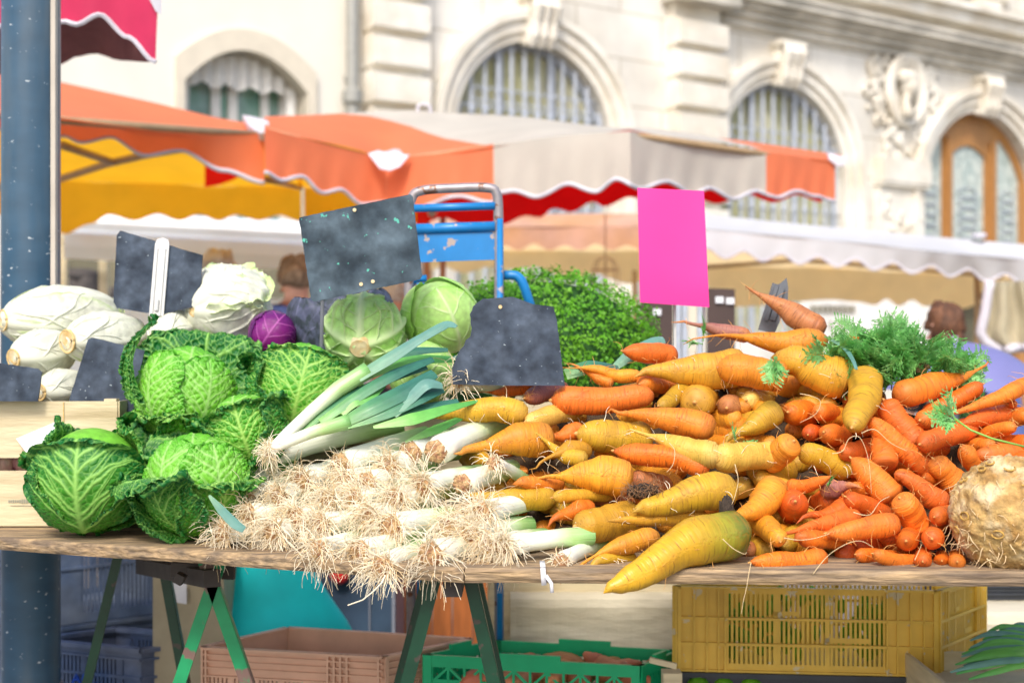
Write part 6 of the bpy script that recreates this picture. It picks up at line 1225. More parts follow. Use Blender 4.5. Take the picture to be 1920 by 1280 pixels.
 ('B', 1090, 600, 985, 625, 24, 34, 'b', 'c_o', 'small orange carrot ending near the dark bead of soil', dict(d0=-.01)), ('B', 1085, 512, 1030, 518, 18, 22, 'b', 'c_o', 'tiny orange carrot by the picture edge', dict(d0=.02)), ('B', 1150, 560, 1060, 580, 40, 36, 'b', 'c_o', 'orange carrot cut off by the picture edge', dict(d0=.03)),
 ('B', 785, 938, 850, 930, 36, 40, 'b', 'c_o', 'orange carrot touching the celeriac flank', dict(d0=-.02, d1=.04)), ('B', 225, 1000, 500, 935, 6, 40, 't', 'c_o', 'upper of two level orange carrots with a thin white root', dict(d0=-.02, tail=.15)),
 ('B', 378, 998, 650, 960, 32, 48, 'b', 'c_o', 'level blunt orange carrot low in the heap beside the fat bulging one', dict(d0=-.03, d1=-.01)), ('B', 290, 1018, 440, 1020, 28, 36, 't', 'c_d', 'orange carrot peeping out under the level blunt one', dict(d0=-.01)),
 ('B', 205, 1030, 140, 975, 34, 52, 'b', 'c_a', 'amber carrot with wrinkled end low beside the green shoulder', dict(d0=-.05, d1=-.0)), ('B', 95, 1108, 380, 1085, 34, 48, 'b', 'c_d', 'long reddish carrot on the board with a hanging root', dict(d0=-.02, d1=.02)),
 ('B', 490, 1078, 610, 1092, 26, 36, 'b', 'c_d', 'orange carrot on the board below the blunt level one', dict(d0=.0, d1=.03)), ('B', 555, 1075, 700, 1105, 26, 38, 'b', 'c_o', 'orange carrot on the board whose root arches to the side', dict(d0=-.03, d1=-.01)),
 ('B', 678, 1028, 690, 1020, 43, 40, 'e', 'c_d', 'left one of two round carrot ends low before the celeriac', dict(d0=-.04, d1=.1)), ('B', 775, 1020, 785, 1010, 45, 42, 'e', 'c_d', 'brown crowned carrot end with white drip root low before the celeriac', dict(d0=-.04, d1=.1)),
 ('B', 740, 1105, 742, 1085, 32, 32, 'e', 'c_d', 'first round carrot end of three standing on the board', dict(d0=-.02, d1=.1)), ('B', 812, 1102, 812, 1085, 31, 31, 'e', 'c_d', 'middle round carrot end of three on the board', dict(d0=.0, d1=.1)), ('B', 870, 1105, 870, 1088, 33, 33, 'e', 'c_o', 'round carrot end nearest the foot of the celeriac', dict(d0=-.02, d1=.1)),
 ('A', 560, 1100, 700, 1090, 16, 24, 't', 'c_y', 'small crooked ochre carrot on the board behind the huge yellow one', dict(d0=.0)),
 ('B', 0, 870, 60, 830, 30, 40, 'b', 'c_p', 'yellowish carrot shoulder in the soil above the bent amber one', dict(d0=.02, d1=.08)),
 ('B', 90, 1040, 60, 1110, 30, 40, 'b', 'c_b', 'dark russet carrot under the green shoulder of the huge yellow one', dict(d0=.05, d1=.06)), ('B', 760, 555, 720, 640, 34, 38, 'b', 'c_d', 'shaded orange carrot under the hanging frond', dict(d0=.05)),
 ('B', 560, 985, 700, 1060, 30, 40, 'b', 'c_d', 'deep orange carrot sunk between the lower ones', dict(d0=.05, d1=.07)), ('A', 500, 840, 640, 880, 40, 44, 'b', 'c_b', 'brownish carrot sunk behind the fat amber tip', dict(d0=.06, d1=.07)),
]
for i, (cr0, x0, y0, x1, y1, r0, r1, kd, col, lb, o) in enumerate(CA):
    ox, oy = AO if cr0 == 'A' else BO; o = dict(o); o.pop('col2', None)
    carrot(ox + x0 / 2, oy + y0 / 2, ox + x1 / 2, oy + y1 / 2, r0 / 2, r1 / 2, 'b' if kd == 'e' else kd, col, lb, seed=i + 1, **o)
# fillers deeper in the heap
rng = np.random.RandomState(77); topY = [(870, 800), (940, 745), (1000, 738), (1150, 700), (1250, 668), (1400, 650), (1520, 650), (1650, 712), (1750, 745), (1900, 770), (2200, 790)]
for k in range(185):
    x = rng.uniform(900, 2080) if k % 3 else rng.uniform(1380, 1640); ty = interp(x, topY) + 28; y = rng.uniform(ty, 1035); dx = rng.uniform(40, 90) * rng.choice((-1, 1)); dy = rng.uniform(-25, 25); yel = x < 1560
    if y + dy < ty: dy = abs(dy)
    deep = (.06, .09, .13)[k % 3]
    if x > 1920: deep = .0
    col = rng.choice(['c_y', 'c_a', 'c_a', 'c_a', 'c_y']) if yel else rng.choice(['c_o', 'c_d', 'c_d'])
    lab = {'c_y': 'yellow carrot mostly buried inside the heap', 'c_a': 'amber carrot mostly buried inside the heap', 'c_o': 'orange carrot mostly buried inside the heap', 'c_d': 'deep orange carrot mostly buried inside the heap'}[col]
    r = rng.uniform(17, 27); carrot(x, y, x + dx, y + dy, r * .8, r, 'b', col, lab, d0=deep, d1=deep + .04, seed=500 + k, group='carrots buried in the heap', hairs=0, surf=False, small=True)
m = MB(); R = []  # added dark sheet behind the carrots, standing in for shade in the gaps
for j in range(12):
    row = []
    for i in range(40):
        x = lerp(890, 2200, i / 39); yt = interp(x, topY) + 45; y = lerp(yt, 1050, j / 11); row.append(P(x, y, heapD(x, y) + .17 + .015 * noise.noise(Vector((i * .5, j * .5, 0)))))
    R.append(row)
b_ = [Vector((p.x, p.y + .12, TZ + .002)) for p in R[0]]; f_ = [Vector((p.x, p.y, TZ + .002)) for p in R[-1]]; m.grid([b_] + R + [f_])
m.build('backing', mat('dark_backing', (.07, .045, .025), .95, .3, 20, bump=.6, bscale=200), origin=R[-1][20], smooth=True, label='added dark backing that puts shade into the gaps of the heap of carrots', cat='backing')
# long stray roots and a soil clump
rng = np.random.RandomState(9)
for (pts, lb) in (([(1480, 690), (1500, 1), (0, 0)], ''),): pass
def stray(pxs, D, label, r=.00085):
    pts = [P(a, b, D - .0008 * i) for i, (a, b) in enumerate(pxs)]; Q = []
    for i in range(len(pts) - 1):
        p0, p1, p2, p3 = pts[max(i - 1, 0)], pts[i], pts[i + 1], pts[min(i + 2, len(pts) - 1)]
        for k in range(5): f = k / 5; Q.append(.5 * ((2 * p1) + (p2 - p0) * f + (2 * p0 - 5 * p1 + 4 * p2 - p3) * f * f + (3 * p1 - p0 - 3 * p2 + p3) * f ** 3))
    Q.append(pts[-1]); m = MB(); m.tube(Q, [r * (1 - .5 * i / len(Q)) for i in range(len(Q))], n=5); m.build('root_strand', M['rootlet_s'], origin=Q[0], smooth=True, label=label, cat='root')
stray([(1408, 1055), (1404, 1075), (1400, 1100), (1394, 1125), (1390, 1150)], 2.48, 'single root hanging straight down over the mustard crate')
stray([(1524, 1076), (1540, 1055), (1560, 1035), (1590, 1018), (1615, 1014), (1638, 1026)], 2.49, 'arched pale root over the lowest orange carrots')
stray([(1470, 1008), (1500, 1012), (1530, 1008), (1555, 1000)], 2.5, 'short pale root lying across the level orange carrots')
stray([(1355, 1010), (1375, 1028), (1395, 1038), (1400, 1035)], 2.49, 'pale root curling below the green shoulder')
stray([(1560, 850), (1580, 845), (1592, 822), (1612, 820), (1628, 860), (1634, 925)], 2.6, 'root looping over the upright orange carrot')
stray([(1615, 812), (1640, 805), (1670, 830), (1700, 845)], 2.62, 'root running between the rounded orange carrots')
stray([(1500, 738), (1520, 742), (1538, 752), (1530, 775), (1500, 792)], 2.68, 'curved root before the round orange carrot under the crest')
stray([(1600, 960), (1630, 965), (1650, 940), (1668, 930)], 2.52, 'thin root across the dimpled orange carrot')
stray([(1715, 1050), (1722, 1035), (1728, 1020)], 2.47, 'white drip root on the brown crowned carrot end')
stray([(1255, 830), (1265, 845), (1262, 870), (1250, 885)], 2.6, 'yellowish root hanging before the reddish carrot')
stray([(1378, 870), (1384, 900), (1378, 930), (1372, 945)], 2.58, 'pale root hanging beside the dull yellow carrot')
sc = P(1205, 920, 2.68); m = MB(); m.ball(sc, (.03, .02, .014), nu=24, nv=14, fn=lambda q: 1 + .35 * noise.noise(q * 4)); s2_ = MB(); s2_.ball(P(1362, 960, 2.6), (.014, .02, .03), nu=16, nv=10, fn=lambda q: 1 + .35 * noise.noise(q * 4)); s2_.build('soil_crumb', M['soil'], origin=P(1362, 960, 2.6), smooth=True, label='dark crumb of soil stuck at the green shoulder of the huge carrot', cat='soil')
r_ = empty('soil_clump', sc, 'dark soil and rootlets caught between the yellow carrots', 'soil'); m.build('soil', M['soil'], r_, smooth=True); m = MB()
for k in range(90): hair(m, rng, sc + Vector((rng.uniform(-.04, .04), -.02, rng.uniform(-.015, .02))), rvec(rng) + Vector((0, -1, 0)), .03, .0007, n=5, curl=.8)
m.build('rootlets', M['rootlet_d'], r_)
# ---------------------------------------------------------------- carrot greens
def frond(mb, rng, base, d, L, up=Vector((0, 0, 1)), dens=8, stem=None):
    d = Vector(d).normalized(); pts = [Vector(base)]; n = 9; dd = d.copy()
    for i in range(n): dd = (dd + Vector((0, 0, -.05 * i / n)) + rvec(rng, .06)).normalized(); pts.append(pts[-1] + dd * (L / n))
    (stem or mb).tube(pts, [.0014 * (1 - .6 * i / n) for i in range(n + 1)], n=4)
    side = dd.cross(rvec(rng)).normalized()
    for i in range(2, n + 1):
        for sg in (-1, 1):
            bl = L * .42 * (1.15 - i / n) + .006; bd = (dd * .7 + side * sg + rvec(rng, .18)).normalized(); a = pts[i]; nn = bd.cross(side.cross(dd)).normalized()
            (stem or mb).tube([a, a + bd * bl], [.0008, .0004], n=3)
            for j in range(5):
                c = a + bd * bl * (j + 1) / 5; s_ = bl * .46 * (1.2 - j / 6)
                for s2 in (-1, 1):
                    tdir = (bd * .8 + nn * s2 * .9 + rvec(rng, .25)).normalized(); w_ = bd.cross(tdir).cross(tdir).normalized() * s_ * .13
                    e = c + tdir * s_; mid = c + tdir * s_ * .55; mb.add([c, mid + w_, e, mid - w_, c + tdir * s_ * .5 + (w_ * 3 + bd * s_ * .35), c + tdir * s_ * .5 - (w_ * 3 - bd * s_ * .35)], [(0, 1, 2, 3), (0, 1, 4), (0, 3, 5)])
            tip = a + bd * bl
            mb.add([tip, tip + bd * .008 + nn * .002, tip + bd * .013, tip + bd * .008 - nn * .002], [(0, 1, 2, 3)])
rng = np.random.RandomState(12); gc = P(1720, 715, 3.12); gr = empty('carrot_greens', gc, 'bunch of feathery green carrot tops on the crest of the heap', 'carrot greens'); m = MB(); ms = MB()
for k in range(112):
    x = rng.uniform(1560, 1815); y = interp(x, [(1560, 662), (1620, 640), (1680, 635), (1760, 668), (1850, 730)]) + rng.uniform(25, 105); D = rng.uniform(2.98, 3.2)
    if k > 95: x = rng.uniform(1600, 1690); y = rng.uniform(700, 745); D = 2.97
    tgt = P(x, y - rng.uniform(20, 50), D); base = P(lerp(x, 1700, .45), min(y + 60, 770), D + .05); d = tgt - base; d += rvec(rng, .03) + Vector((0, -.03, 0))
    frond(m, rng, tgt - d.normalized() * .03, d, rng.uniform(.06, .1), stem=ms)
m.build('leaflets', M['fern'], gr); ms.build('stems', mat('green_stem', (.2, .42, .1), .5), gr)
m = MB()
for k in range(40): c = P(rng.uniform(1640, 1740), rng.uniform(665, 710), 3.0 + .05 * rng.rand()); m.ball(c, (.007, .005, .006), nu=7, nv=5, fn=lambda q: 1 + .5 * noise.noise(q * 3 + c * 40))
m.build('withered_bits', M['brownleaf'], gr)
def sprig(label, specs, seed):
    rng = np.random.RandomState(seed); b0 = P(*specs[0][0]); root = empty('green_sprig', b0, label, 'sprig'); m = MB(); ms = MB()
    for (a, b, L) in specs: A_, B_ = P(*a), P(*b); frond(m, rng, A_, B_ - A_, L, stem=ms)
    m.build('leaflets', M['fern'], root); ms.build('stems', M['fern'], root); return root
sprig('pale green frond hanging between two yellow carrots on the crest', [((1452, 668, 2.84), (1448, 740, 2.83), .05), ((1455, 668, 2.84), (1436, 730, 2.83), .045), ((1456, 668, 2.84), (1466, 730, 2.83), .035)], 3)
s_ = sprig('green frond hanging over the orange carrots below the bunch of greens', [((1800, 790, 2.72), (1745, 745, 2.7), .06), ((1790, 785, 2.71), (1775, 720, 2.7), .05), ((1795, 788, 2.71), (1750, 790, 2.69), .06)], 4)
m = MB(); m.tube([P(1790, 785, 2.71), P(1820, 806, 2.69), (P(1860, 822, 2.68)), P(1925, 838, 2.68)], [.002, .0022, .0022, .0022], n=6); m.build('stem', mat('bright_stem', (.25, .48, .08), .4), s_, smooth=True)
sprig('small frond behind the purple skinned carrot', [((1318, 640, 3.08), (1322, 612, 3.08), .05), ((1318, 645, 3.08), (1300, 640, 3.08), .04)], 5)
sprig('frond spreading over the shoulder of the long crest carrot', [((1550, 660, 2.95), (1520, 630, 2.93), .05), ((1555, 665, 2.95), (1500, 655, 2.92), .05), ((1560, 650, 2.96), (1600, 640, 2.94), .05)], 6)
sprig('leafy bit showing between the ochre carrots and the pale amber crown', [((1380, 820, 2.82), (1368, 805, 2.8), .03), ((1385, 830, 2.82), (1410, 832, 2.8), .03), ((1560, 900, 2.72), (1550, 900, 2.7), .02)], 7)
m = MB(); c = P(1597, 640, 3.1); rng = np.random.RandomState(3)
for k in range(60): d = rvec(rng).normalized(); d.z = abs(d.z) * .5; a = c + rvec(rng, .003); e = a + d * .016; s2 = d.cross(rvec(rng)).normalized() * .004; m.add([a, a.lerp(e, .6) + s2, e, a.lerp(e, .6) - s2], [(0, 1, 2, 3)])
m.build('marigold_flower', mat('orange_petals', (.9, .25, .01), .5), origin=c, label='small orange marigold flower half hidden in the carrot greens', cat='flower')
m = MB(); uv = []; strip(m, [(1560, 636, 3.0), (1585, 652, 2.95), (1600, 675, 2.88), (1606, 692, 2.84)], [.006, .008, .006, .004], uv); m.build('blue_green_stalk', M['leek_leaf_b'], origin=P(1585, 650, 2.9), uv=uv, smooth=True, label='flat blue green stalk reaching the top of the hanging yellow carrot', cat='stalk')
# ---------------------------------------------------------------- celeriac
cc = P(1893, 962, 2.56); Rc = 108 * 2.56 / F; ce = empty('celeriac', cc, 'knobbly pale brown celeriac root cut by the picture edge', 'celeriac'); n_ = 110; V = []; 
m = MB(); m.ball(cc, Rc, nu=n_, nv=70, fn=lambda q: 1 + .05 * noise.noise(q * 2) + .045 * (abs(noise.noise(q * 6)) * 2 - .5) + .028 * (abs(noise.noise(q * 14 + Vector((3, 1, 2)))) * 2 - .5) + .01 * noise.noise(q * 35)); m.build('root', M['celeriac'], ce, smooth=True)
m = MB(); m2 = MB()
for k in range(420):
    q = rvec(rng).normalized()
    if q.y > .3: continue
    low = q.z < -.2
    if not low and rng.rand() < .75: continue
    t_ = q.cross(rvec(rng)).normalized(); p = cc + q * Rc * 1.01; (hair)(m, rng, p, t_ + q * .5 + Vector((0, 0, -.6 if low else 0)), rng.uniform(.01, .035), .0011 if low else .0008, n=5, grav=.5, curl=.6)
m.build('rootlets', M['rootlet_s'], ce)
for k in range(46):
    q = rvec(rng).normalized()
    if q.y > 0 or q.z < -.5: continue
    t_ = q.cross(Vector((0, 0, 1))).normalized(); b_ = q.cross(t_); rr = rng.uniform(.004, .011); m2.tube([cc + (q * (Rc * 1.018) + t_ * rr * math.cos(a) + b_ * rr * .7 * math.sin(a)) for a in np.linspace(0, 6.28 * rng.uniform(.6, 1), 10)], .0018, n=5)
m2.build('root_scars', mat('ochre_scar', (.5, .3, .07), .8, .3, 60), ce, smooth=True)
# ---------------------------------------------------------------- crates and things under the table
def qcrate(name, label, corners, z0, z1, mt_, style, cat='crate', group=None, below=None):
    """corners FL, FR, BR, BL as (x,y) world"""
    root = empty(name, (corners[0][0], corners[0][1], z0), label, cat, group); C4 = [Vector((c[0], c[1], 0)) for c in corners]; H = z1 - z0; ctr = sum(C4, Vector()) / 4
    up = Vector((0, 0, 1))
    for si, (i, j_) in enumerate(((0, 1), (1, 2), (2, 3), (3, 0))):
        a, b = C4[i], C4[j_]; u = (b - a); L_ = u.length; u.normalize(); o = Vector((u.y, -u.x, 0)); 
        if o.dot((a + b) / 2 - ctr) < 0: o = -o
        m = MB()
        def bx(s0, s1, h0, h1, t0=-.004, t1=.0):
            A_ = [a + u * s0 + o * t1, a + u * s1 + o * t1, a + u * s1 + o * t0, a + u * s0 + o * t0]
            if u.cross(o).z > 0: A_ = A_[::-1]
            m.hexa([p + up * (z0 + h0) for p in A_], [p + up * (z0 + h1) for p in A_])
        if style == 'slot':      # mustard crate: ribbed end zones, slotted middle, two rails
            e0, e1 = .19 * L_, .81 * L_
            bx(.0, e0, .0, H); bx(e1, L_, 0, H); bx(e0, e1, 0, .02); bx(e0, e1, H - .016, H)
            n = 34
            for k in range(n):
                s = lerp(e0, e1, (k + .5) / n); w_ = (e1 - e0) / n; bx(s - w_ * .27, s + w_ * .27, .02, H - .016, -.004, -.0005)
            for (q0, q1) in ((.3, .44), (.62, .74)): bx(lerp(e0, e1, q0), lerp(e0, e1, q0 + .03), .02, H - .016); 
            bx(lerp(e0, e1, .3), lerp(e0, e1, .46), H * .72 - .01, H * .72 + .0); bx(lerp(e0, e1, .62), lerp(e0, e1, .9), H * .36, H * .36 + .012)
            for h in (H * .33, H * .63): bx(0, L_, h - .003, h + .003, 0, .008)
            bx(0, L_, H - .006, H, 0, .009); bx(0, L_, 0, .005, 0, .006)
            for q in (0, .07, .12, .165, .19, .81, .85, .9, .95, 1): bx(q * L_ - .002, q * L_ + .002, 0, H, .0005, .008)
            for q in (.005, .985): bx(q * L_ , q * L_ + .008, 0, H, 0, .009)
        elif style == 'pink':
            bx(0, L_, H - .07, H - .001, -.004, 0); bx(0, L_, H - .006, H, -.008, .012)
            for h in (.018, .034, .05, .07): bx(0, L_, H - h - .002, H - h + .002, 0, .009)
            bx(0, L_, 0, .03); n = int(L_ / .011)
            for k in range(n + 1): s = k / n * (L_ - .006); bx(s, s + (.0065 if k % 6 else .011), .03, H - .07, -.004, .0)
            for q in (.0, .02, .7, .735, .77, .805, .975): bx(q * L_, q * L_ + .005, 0, H, .0005, .01) if q * L_ < L_ - .004 else None
        elif style == 'fish':    # green crate: low zigzag lattice with handle gap
            bx(0, L_, H - .028, H, -.006, .004); bx(0, L_, .0, .02); bx(0, L_, H * .48, H * .48 + .01); bx(0, .02, 0, H, -.006, .006); bx(L_ - .02, L_, 0, H, -.006, .006)
            n = 12
            for k in range(n):
                s0, s1 = lerp(.02, L_ - .02, k / n), lerp(.02, L_ - .02, (k + 1) / n); 
                for (h0, h1) in ((.02, H * .48), (H * .5, H - .028)):
                    if k % 2: h0, h1 = h1, h0
                    A_ = a + u * s0 + up * (z0 + h0) - o * .002; B_ = a + u * s1 + up * (z0 + h1) - o * .002; m.bar(A_, B_, .006, .005, up=o)
                bx(s0 - .003, s0 + .003, 0, H, -.003, .001)
            bx(L_ * .36, L_ * .64, H, H + .012, -.006, .004)
        else:                    # blue crates: posts, rims, slots
            bx(0, L_, H - .012, H, -.014, .012); bx(0, L_, H - .034, H - .028, 0, .01); bx(0, L_, H - .03, H - .01, -.004, .0); bx(0, L_, 0, .03, -.004, .002); bx(0, .05, 0, H, -.004, .001); bx(L_ - .05, L_, 0, H, -.004, .001); bx(0, L_, H * .52, H * .52 + .008, -.002, .006)
            n = int((L_ - .1) / .013)
            for k in range(n + 1): s = lerp(.05, L_ - .055, k / n); bx(s, s + (.007 if k % 9 else .016), .03, H - .03, -.003, .001)
        m.build(('front_panel', 'end_panel', 'rear_panel', 'end_panel')[si], M[mt_], root)
    m = MB(); s_ = .985; A_ = [ctr + (p - ctr) * s_ for p in C4]
    m.hexa([p + up * (z0 + .004) for p in A_], [p + up * (z0 + .012) for p in A_]); m.build('base', M[mt_], root)
    return root, ctr
def PZc(x, y, z): q = PZ(x, y, z); return (q.x, q.y)
# mustard crate, standing on a dark one
yD = 3.28; fl_ = P(1268, 0, 3.34); fr_ = P(1757, 0, 3.28); br_ = P(1843, 0, 3.5); bl_ = Vector((fl_.x + (br_.x - fr_.x) - .0, 3.6, 0)); yc = [(v.x, v.y) for v in (fl_, fr_, br_, bl_)]
z_b = CZ - (1264 - CY) * 3.3 / F; z_t = CZ - (1103 - CY) * 3.3 / F
root, ctr = qcrate('plastic_crate', 'mustard yellow slotted plastic crate under the carrots', yc, z_b, z_t, 'crate_yellow', 'slot')
m = MB(); rng = np.random.RandomState(5)
for k in range(120):
    c = Vector((lerp(fl_.x + .03, fr_.x - .03, rng.rand()), 3.36 + .1 * rng.rand(), lerp(z_b + .02, z_t - .03, rng.rand()))); m.ball(c, (.012, .006, .02), nu=6, nv=4)
m.build('leafy_greens', M['parsley'], origin=ctr + Vector((0, 0, z_b + .05)), label='leafy greens glimpsed through the slots of the mustard crate', cat='greens', kind='stuff')
qcrate('plastic_crate', 'black plastic crate supporting the mustard crate', yc, z_b - .19, z_b - .001, 'crate_black', 'blue')
qcrate('plastic_crate', 'lower black plastic crate resting on the paving below the mustard one', yc, .001, z_b - .192, 'crate_black', 'blue')
rng = np.random.RandomState(15)
for k in range(9):
    c = Vector((lerp(fl_.x + .05, fr_.x - .05, k / 8), 3.33 + .01 * (k % 2), z_b - .035)); m = MB(); m.ball(c, (.028, .024, .024), nu=14, nv=9, fn=lambda q: 1 + .08 * noise.noise(q * 3)); m.build('green_pepper', M['parsley'], origin=c, smooth=True, label='green vegetable in the black crate under the mustard crate', cat='vegetable', group='green vegetables in the black crate')
# pink crate stack
zp = .45; pcn = [PZc(380, 1211, zp), PZc(718, 1229, zp), PZc(881, 1196, zp), PZc(540, 1175, zp)]
qcrate('plastic_crate', 'salmon beige plastic crate standing empty behind the green trestle legs', pcn, zp - .22, zp, 'crate_pink', 'pink')
qcrate('plastic_crate', 'lower salmon beige crate resting on the paving', pcn, .003, zp - .222, 'crate_pink', 'pink')
gz = .45; gcn = [PZc(795, 1226, gz), PZc(1200, 1247, gz), PZc(1272, 1218, gz), PZc(927, 1199, gz)]
groot, gctr = qcrate('plastic_crate', 'bright green lattice crate of sweet potatoes between trestle legs and mustard crate', gcn, gz - .13, gz, 'crate_green', 'fish')
hc_ = [(c[0], c[1]) for c in gcn]; qcrate('plastic_crate', 'grey crate raising the green sweet potato crate', hc_, .003, gz - .132, 'crate_grey', 'blue')
rng = np.random.RandomState(6)
for k in range(26):
    u, v = rng.rand() * .86 + .07, rng.rand() * .8 + .1; a = Vector((*gcn[0], 0)).lerp(Vector((*gcn[1], 0)), u); b = Vector((*gcn[3], 0)).lerp(Vector((*gcn[2], 0)), u); c = a.lerp(b, v); c.z = gz - .075 + .03 * rng.rand() + (.02 if k % 3 == 0 else 0); q_ = rvec(rng); q_.z *= .3; Mx = q_.normalized().to_track_quat('Z', 'Y').to_matrix(); m = MB()
    m.ball(c, (.028, .026, .06), Mx, nu=16, nv=12, fn=lambda q: 1 + .18 * noise.noise(q * 2 + c * 9)); m.build('sweet_potato', M['sweetp'], origin=c, smooth=True, label='reddish sweet potato lying in the green lattice crate', cat='sweet potato', group='sweet potatoes in the green crate')
# blue crates
bz = .36; n0 = PZ(265, 1215, bz); l0 = PZ(60, 1196, bz); r0_ = PZ(420, 1192, bz); bk = l0 + (r0_ - n0); bc = [(v.x, v.y) for v in (l0, n0, r0_, bk)]
broot, _ = qcrate('plastic_crate', 'dusty navy plastic crate behind the post, open on top', bc, .18, bz, 'crate_blue', 'blue')
qcrate('plastic_crate', 'lower dusty navy crate resting on the paving', bc, .003, .178, 'crate_blue', 'blue')
m = MB()
def stroke(pts, D): m.tube([P(a, b, D) for a, b in pts], .004, n=5)
Dt = lerp(l0.y, n0.y, .45) - .012
for pts in ([(136, 1279), (143, 1263), (150, 1279)], [(139, 1273), (148, 1273)], [(165, 1264), (157, 1264), (155, 1272), (160, 1279), (166, 1277)], [(170, 1265), (180, 1265), (171, 1279), (181, 1279)]): stroke(pts, Dt)
m.build('lettering', mat('blue_ink', (.0, .07, .5), .5), broot)
a = PZ(113, 1169, .38); D1 = a.y; b = P(345, 0, D1 + .25); ub = [(a.x, a.y), (b.x, b.y), (b.x - .3, b.y + .3), (a.x - .25, a.y + .12)]
qcrate('plastic_crate', 'grey blue slotted crate stacked behind the navy one', ub, .375, .68, 'crate_grey', 'blue'); qcrate('plastic_crate', 'grey blue slotted crate beneath the stacked one', ub, .003, .372, 'crate_grey', 'blue')
ub2 = [(P(-120, 0, 4.2).x, 4.2), (P(30, 0, 4.2).x, 4.2), (P(30, 0, 4.5).x, 4.5), (P(-120, 0, 4.5).x, 4.5)]
for k in range(4): qcrate('plastic_crate', ['lowest', 'second', 'third', 'topmost'][k] + ' grey blue crate of the stack left of the post', ub2, .003 + .19 * k, .19 + .19 * k, 'crate_grey', 'blue')
# teal sack
tc_ = P(520, 1130, 3.95); ts = empty('cloth_sack', (tc_.x, 3.95, 0), 'slumped turquoise cloth sack behind the salmon crate', 'sack'); m = MB(); R = []
prof = [(0, .28), (.2, .25), (.37, .22), (.45, .17), (.54, .12), (.62, .09)]
for j in range(25):
    z = .62 * j / 24; r_ = interp(z, prof); cxs = -.70; R.append([Vector((cxs + math.cos(a) * r_ * (1 + .05 * math.sin(3 * a + z * 6) + .03 * noise.noise(Vector((a * 2, z * 8, 0)))), 4.15 + math.sin(a) * r_ * .7, z)) for a in np.linspace(0, 2 * math.pi, 49)])
m.grid(R); m.add(R[-1][:-1], [tuple(range(48))]); m.build('cloth', M['teal'], ts, smooth=True)
m = MB(); m.tube([Vector((-.7, 4.15, .6)), Vector((-.7, 4.15, .66))], [.07, .09], n=14); m.build('neck', M['teal'], ts, smooth=True)
nc = empty('metal_cabinet', (P(640, 0, 4.9).x, 4.9, 0), 'navy metal cabinet with a red round knob under the table', 'cabinet'); m = MB()
m.hexa([(P(560, 0, 4.9).x, 4.9, 0), (P(742, 0, 4.9).x, 4.9, 0), (P(742, 0, 4.9).x, 5.3, 0), (P(560, 0, 4.9).x, 5.3, 0)], [(P(560, 0, 4.9).x, 4.9, .55), (P(742, 0, 4.9).x, 4.9, .55), (P(742, 0, 4.9).x, 5.3, .55), (P(560, 0, 4.9).x, 5.3, .55)]); m.build('body', M['navy'], nc)
m = MB(); m.bar(P(693, 1040, 4.895), P(693, 1300, 4.895), .004, .01); m.bar(P(738, 1060, 4.89), P(738, 1300, 4.89), .01, .02); m.build('edge_rail', M['shirt_grey'], nc)
m = MB(); c = P(636, 1076, 4.86); m.tube([c + Vector((0, .04, 0)), c, c - Vector((0, .01, 0))], [.03, .034, .02], n=20); m.build('knob', M['red_plastic'], nc, smooth=True)
fb = empty('plank_partition', (P(850, 0, 5.6).x, 5.6, 0), 'reddish brown plank partition behind the blue hand truck', 'partition'); 
m = MB()
for k in range(7): x0 = P(735 + k * 38, 0, 5.6).x; x1 = P(735 + (k + 1) * 38 - 2, 0, 5.6).x; m.hexa([(x0, 5.6 + .004 * (k % 2), 0), (x1, 5.6 + .004 * (k % 2), 0), (x1, 5.63, 0), (x0, 5.63, 0)], [(x0, 5.6 + .004 * (k % 2), .62), (x1, 5.6 + .004 * (k % 2), .62), (x1, 5.63, .62), (x0, 5.63, .62)])
m.build('planks', M['rustwood'], fb)
# pale blocks with black trays
def block(x0, x1, ytop, D, label, dd=.45):
    z = CZ - (ytop - CY) * D / F; a, b = P(x0, 0, D).x, P(x1, 0, D).x; m = MB(); n = 26; R = []
    prof = [(0, 0), (0, z - .03), (.008, z - .01), (.03, z), (dd, z)]
    for (dy, zz) in prof: R.append([Vector((lerp(a, b, i / n), D + dy + .003 * noise.noise(Vector((i * .7, zz * 9, D))), zz + (.003 * noise.noise(Vector((i * .4, dy * 9, 3))) if zz > .1 else 0))) for i in range(n + 1)])
    m.grid(R); m.add([r[0] for r in R] + [Vector((a, D + dd, 0))], [(0, 1, 2, 3, 4, 5)]); m.add([r[-1] for r in R] + [Vector((b, D + dd, 0))], [(5, 4, 3, 2, 1, 0)]); m.build('stone_block', M['block'], origin=((a + b) / 2, D, 0), label=label, cat='block'); return z
z1 = block(957, 1268, 1117, 3.75, 'pale rough block between the planks and the mustard crate'); z2 = block(1846, 2100, 1150, 3.9, 'pale rough block at the picture edge behind the mustard crate')
for (x0, x1, D, z, lb) in ((1140, 1275, 3.85, z1, 'flat black tray on the pale block behind the huge yellow carrot'), (1846, 2050, 4.1, z2, 'black plastic tray on the edge block right of the mustard crate')):
    a, b = P(x0, 0, D).x, P(x1, 0, D).x; qcrate('plastic_tray', lb, [(a, D), (b, D), (b, D + .2), (a, D + .2)], z + .002, z + .05, 'crate_black', 'blue', cat='tray')
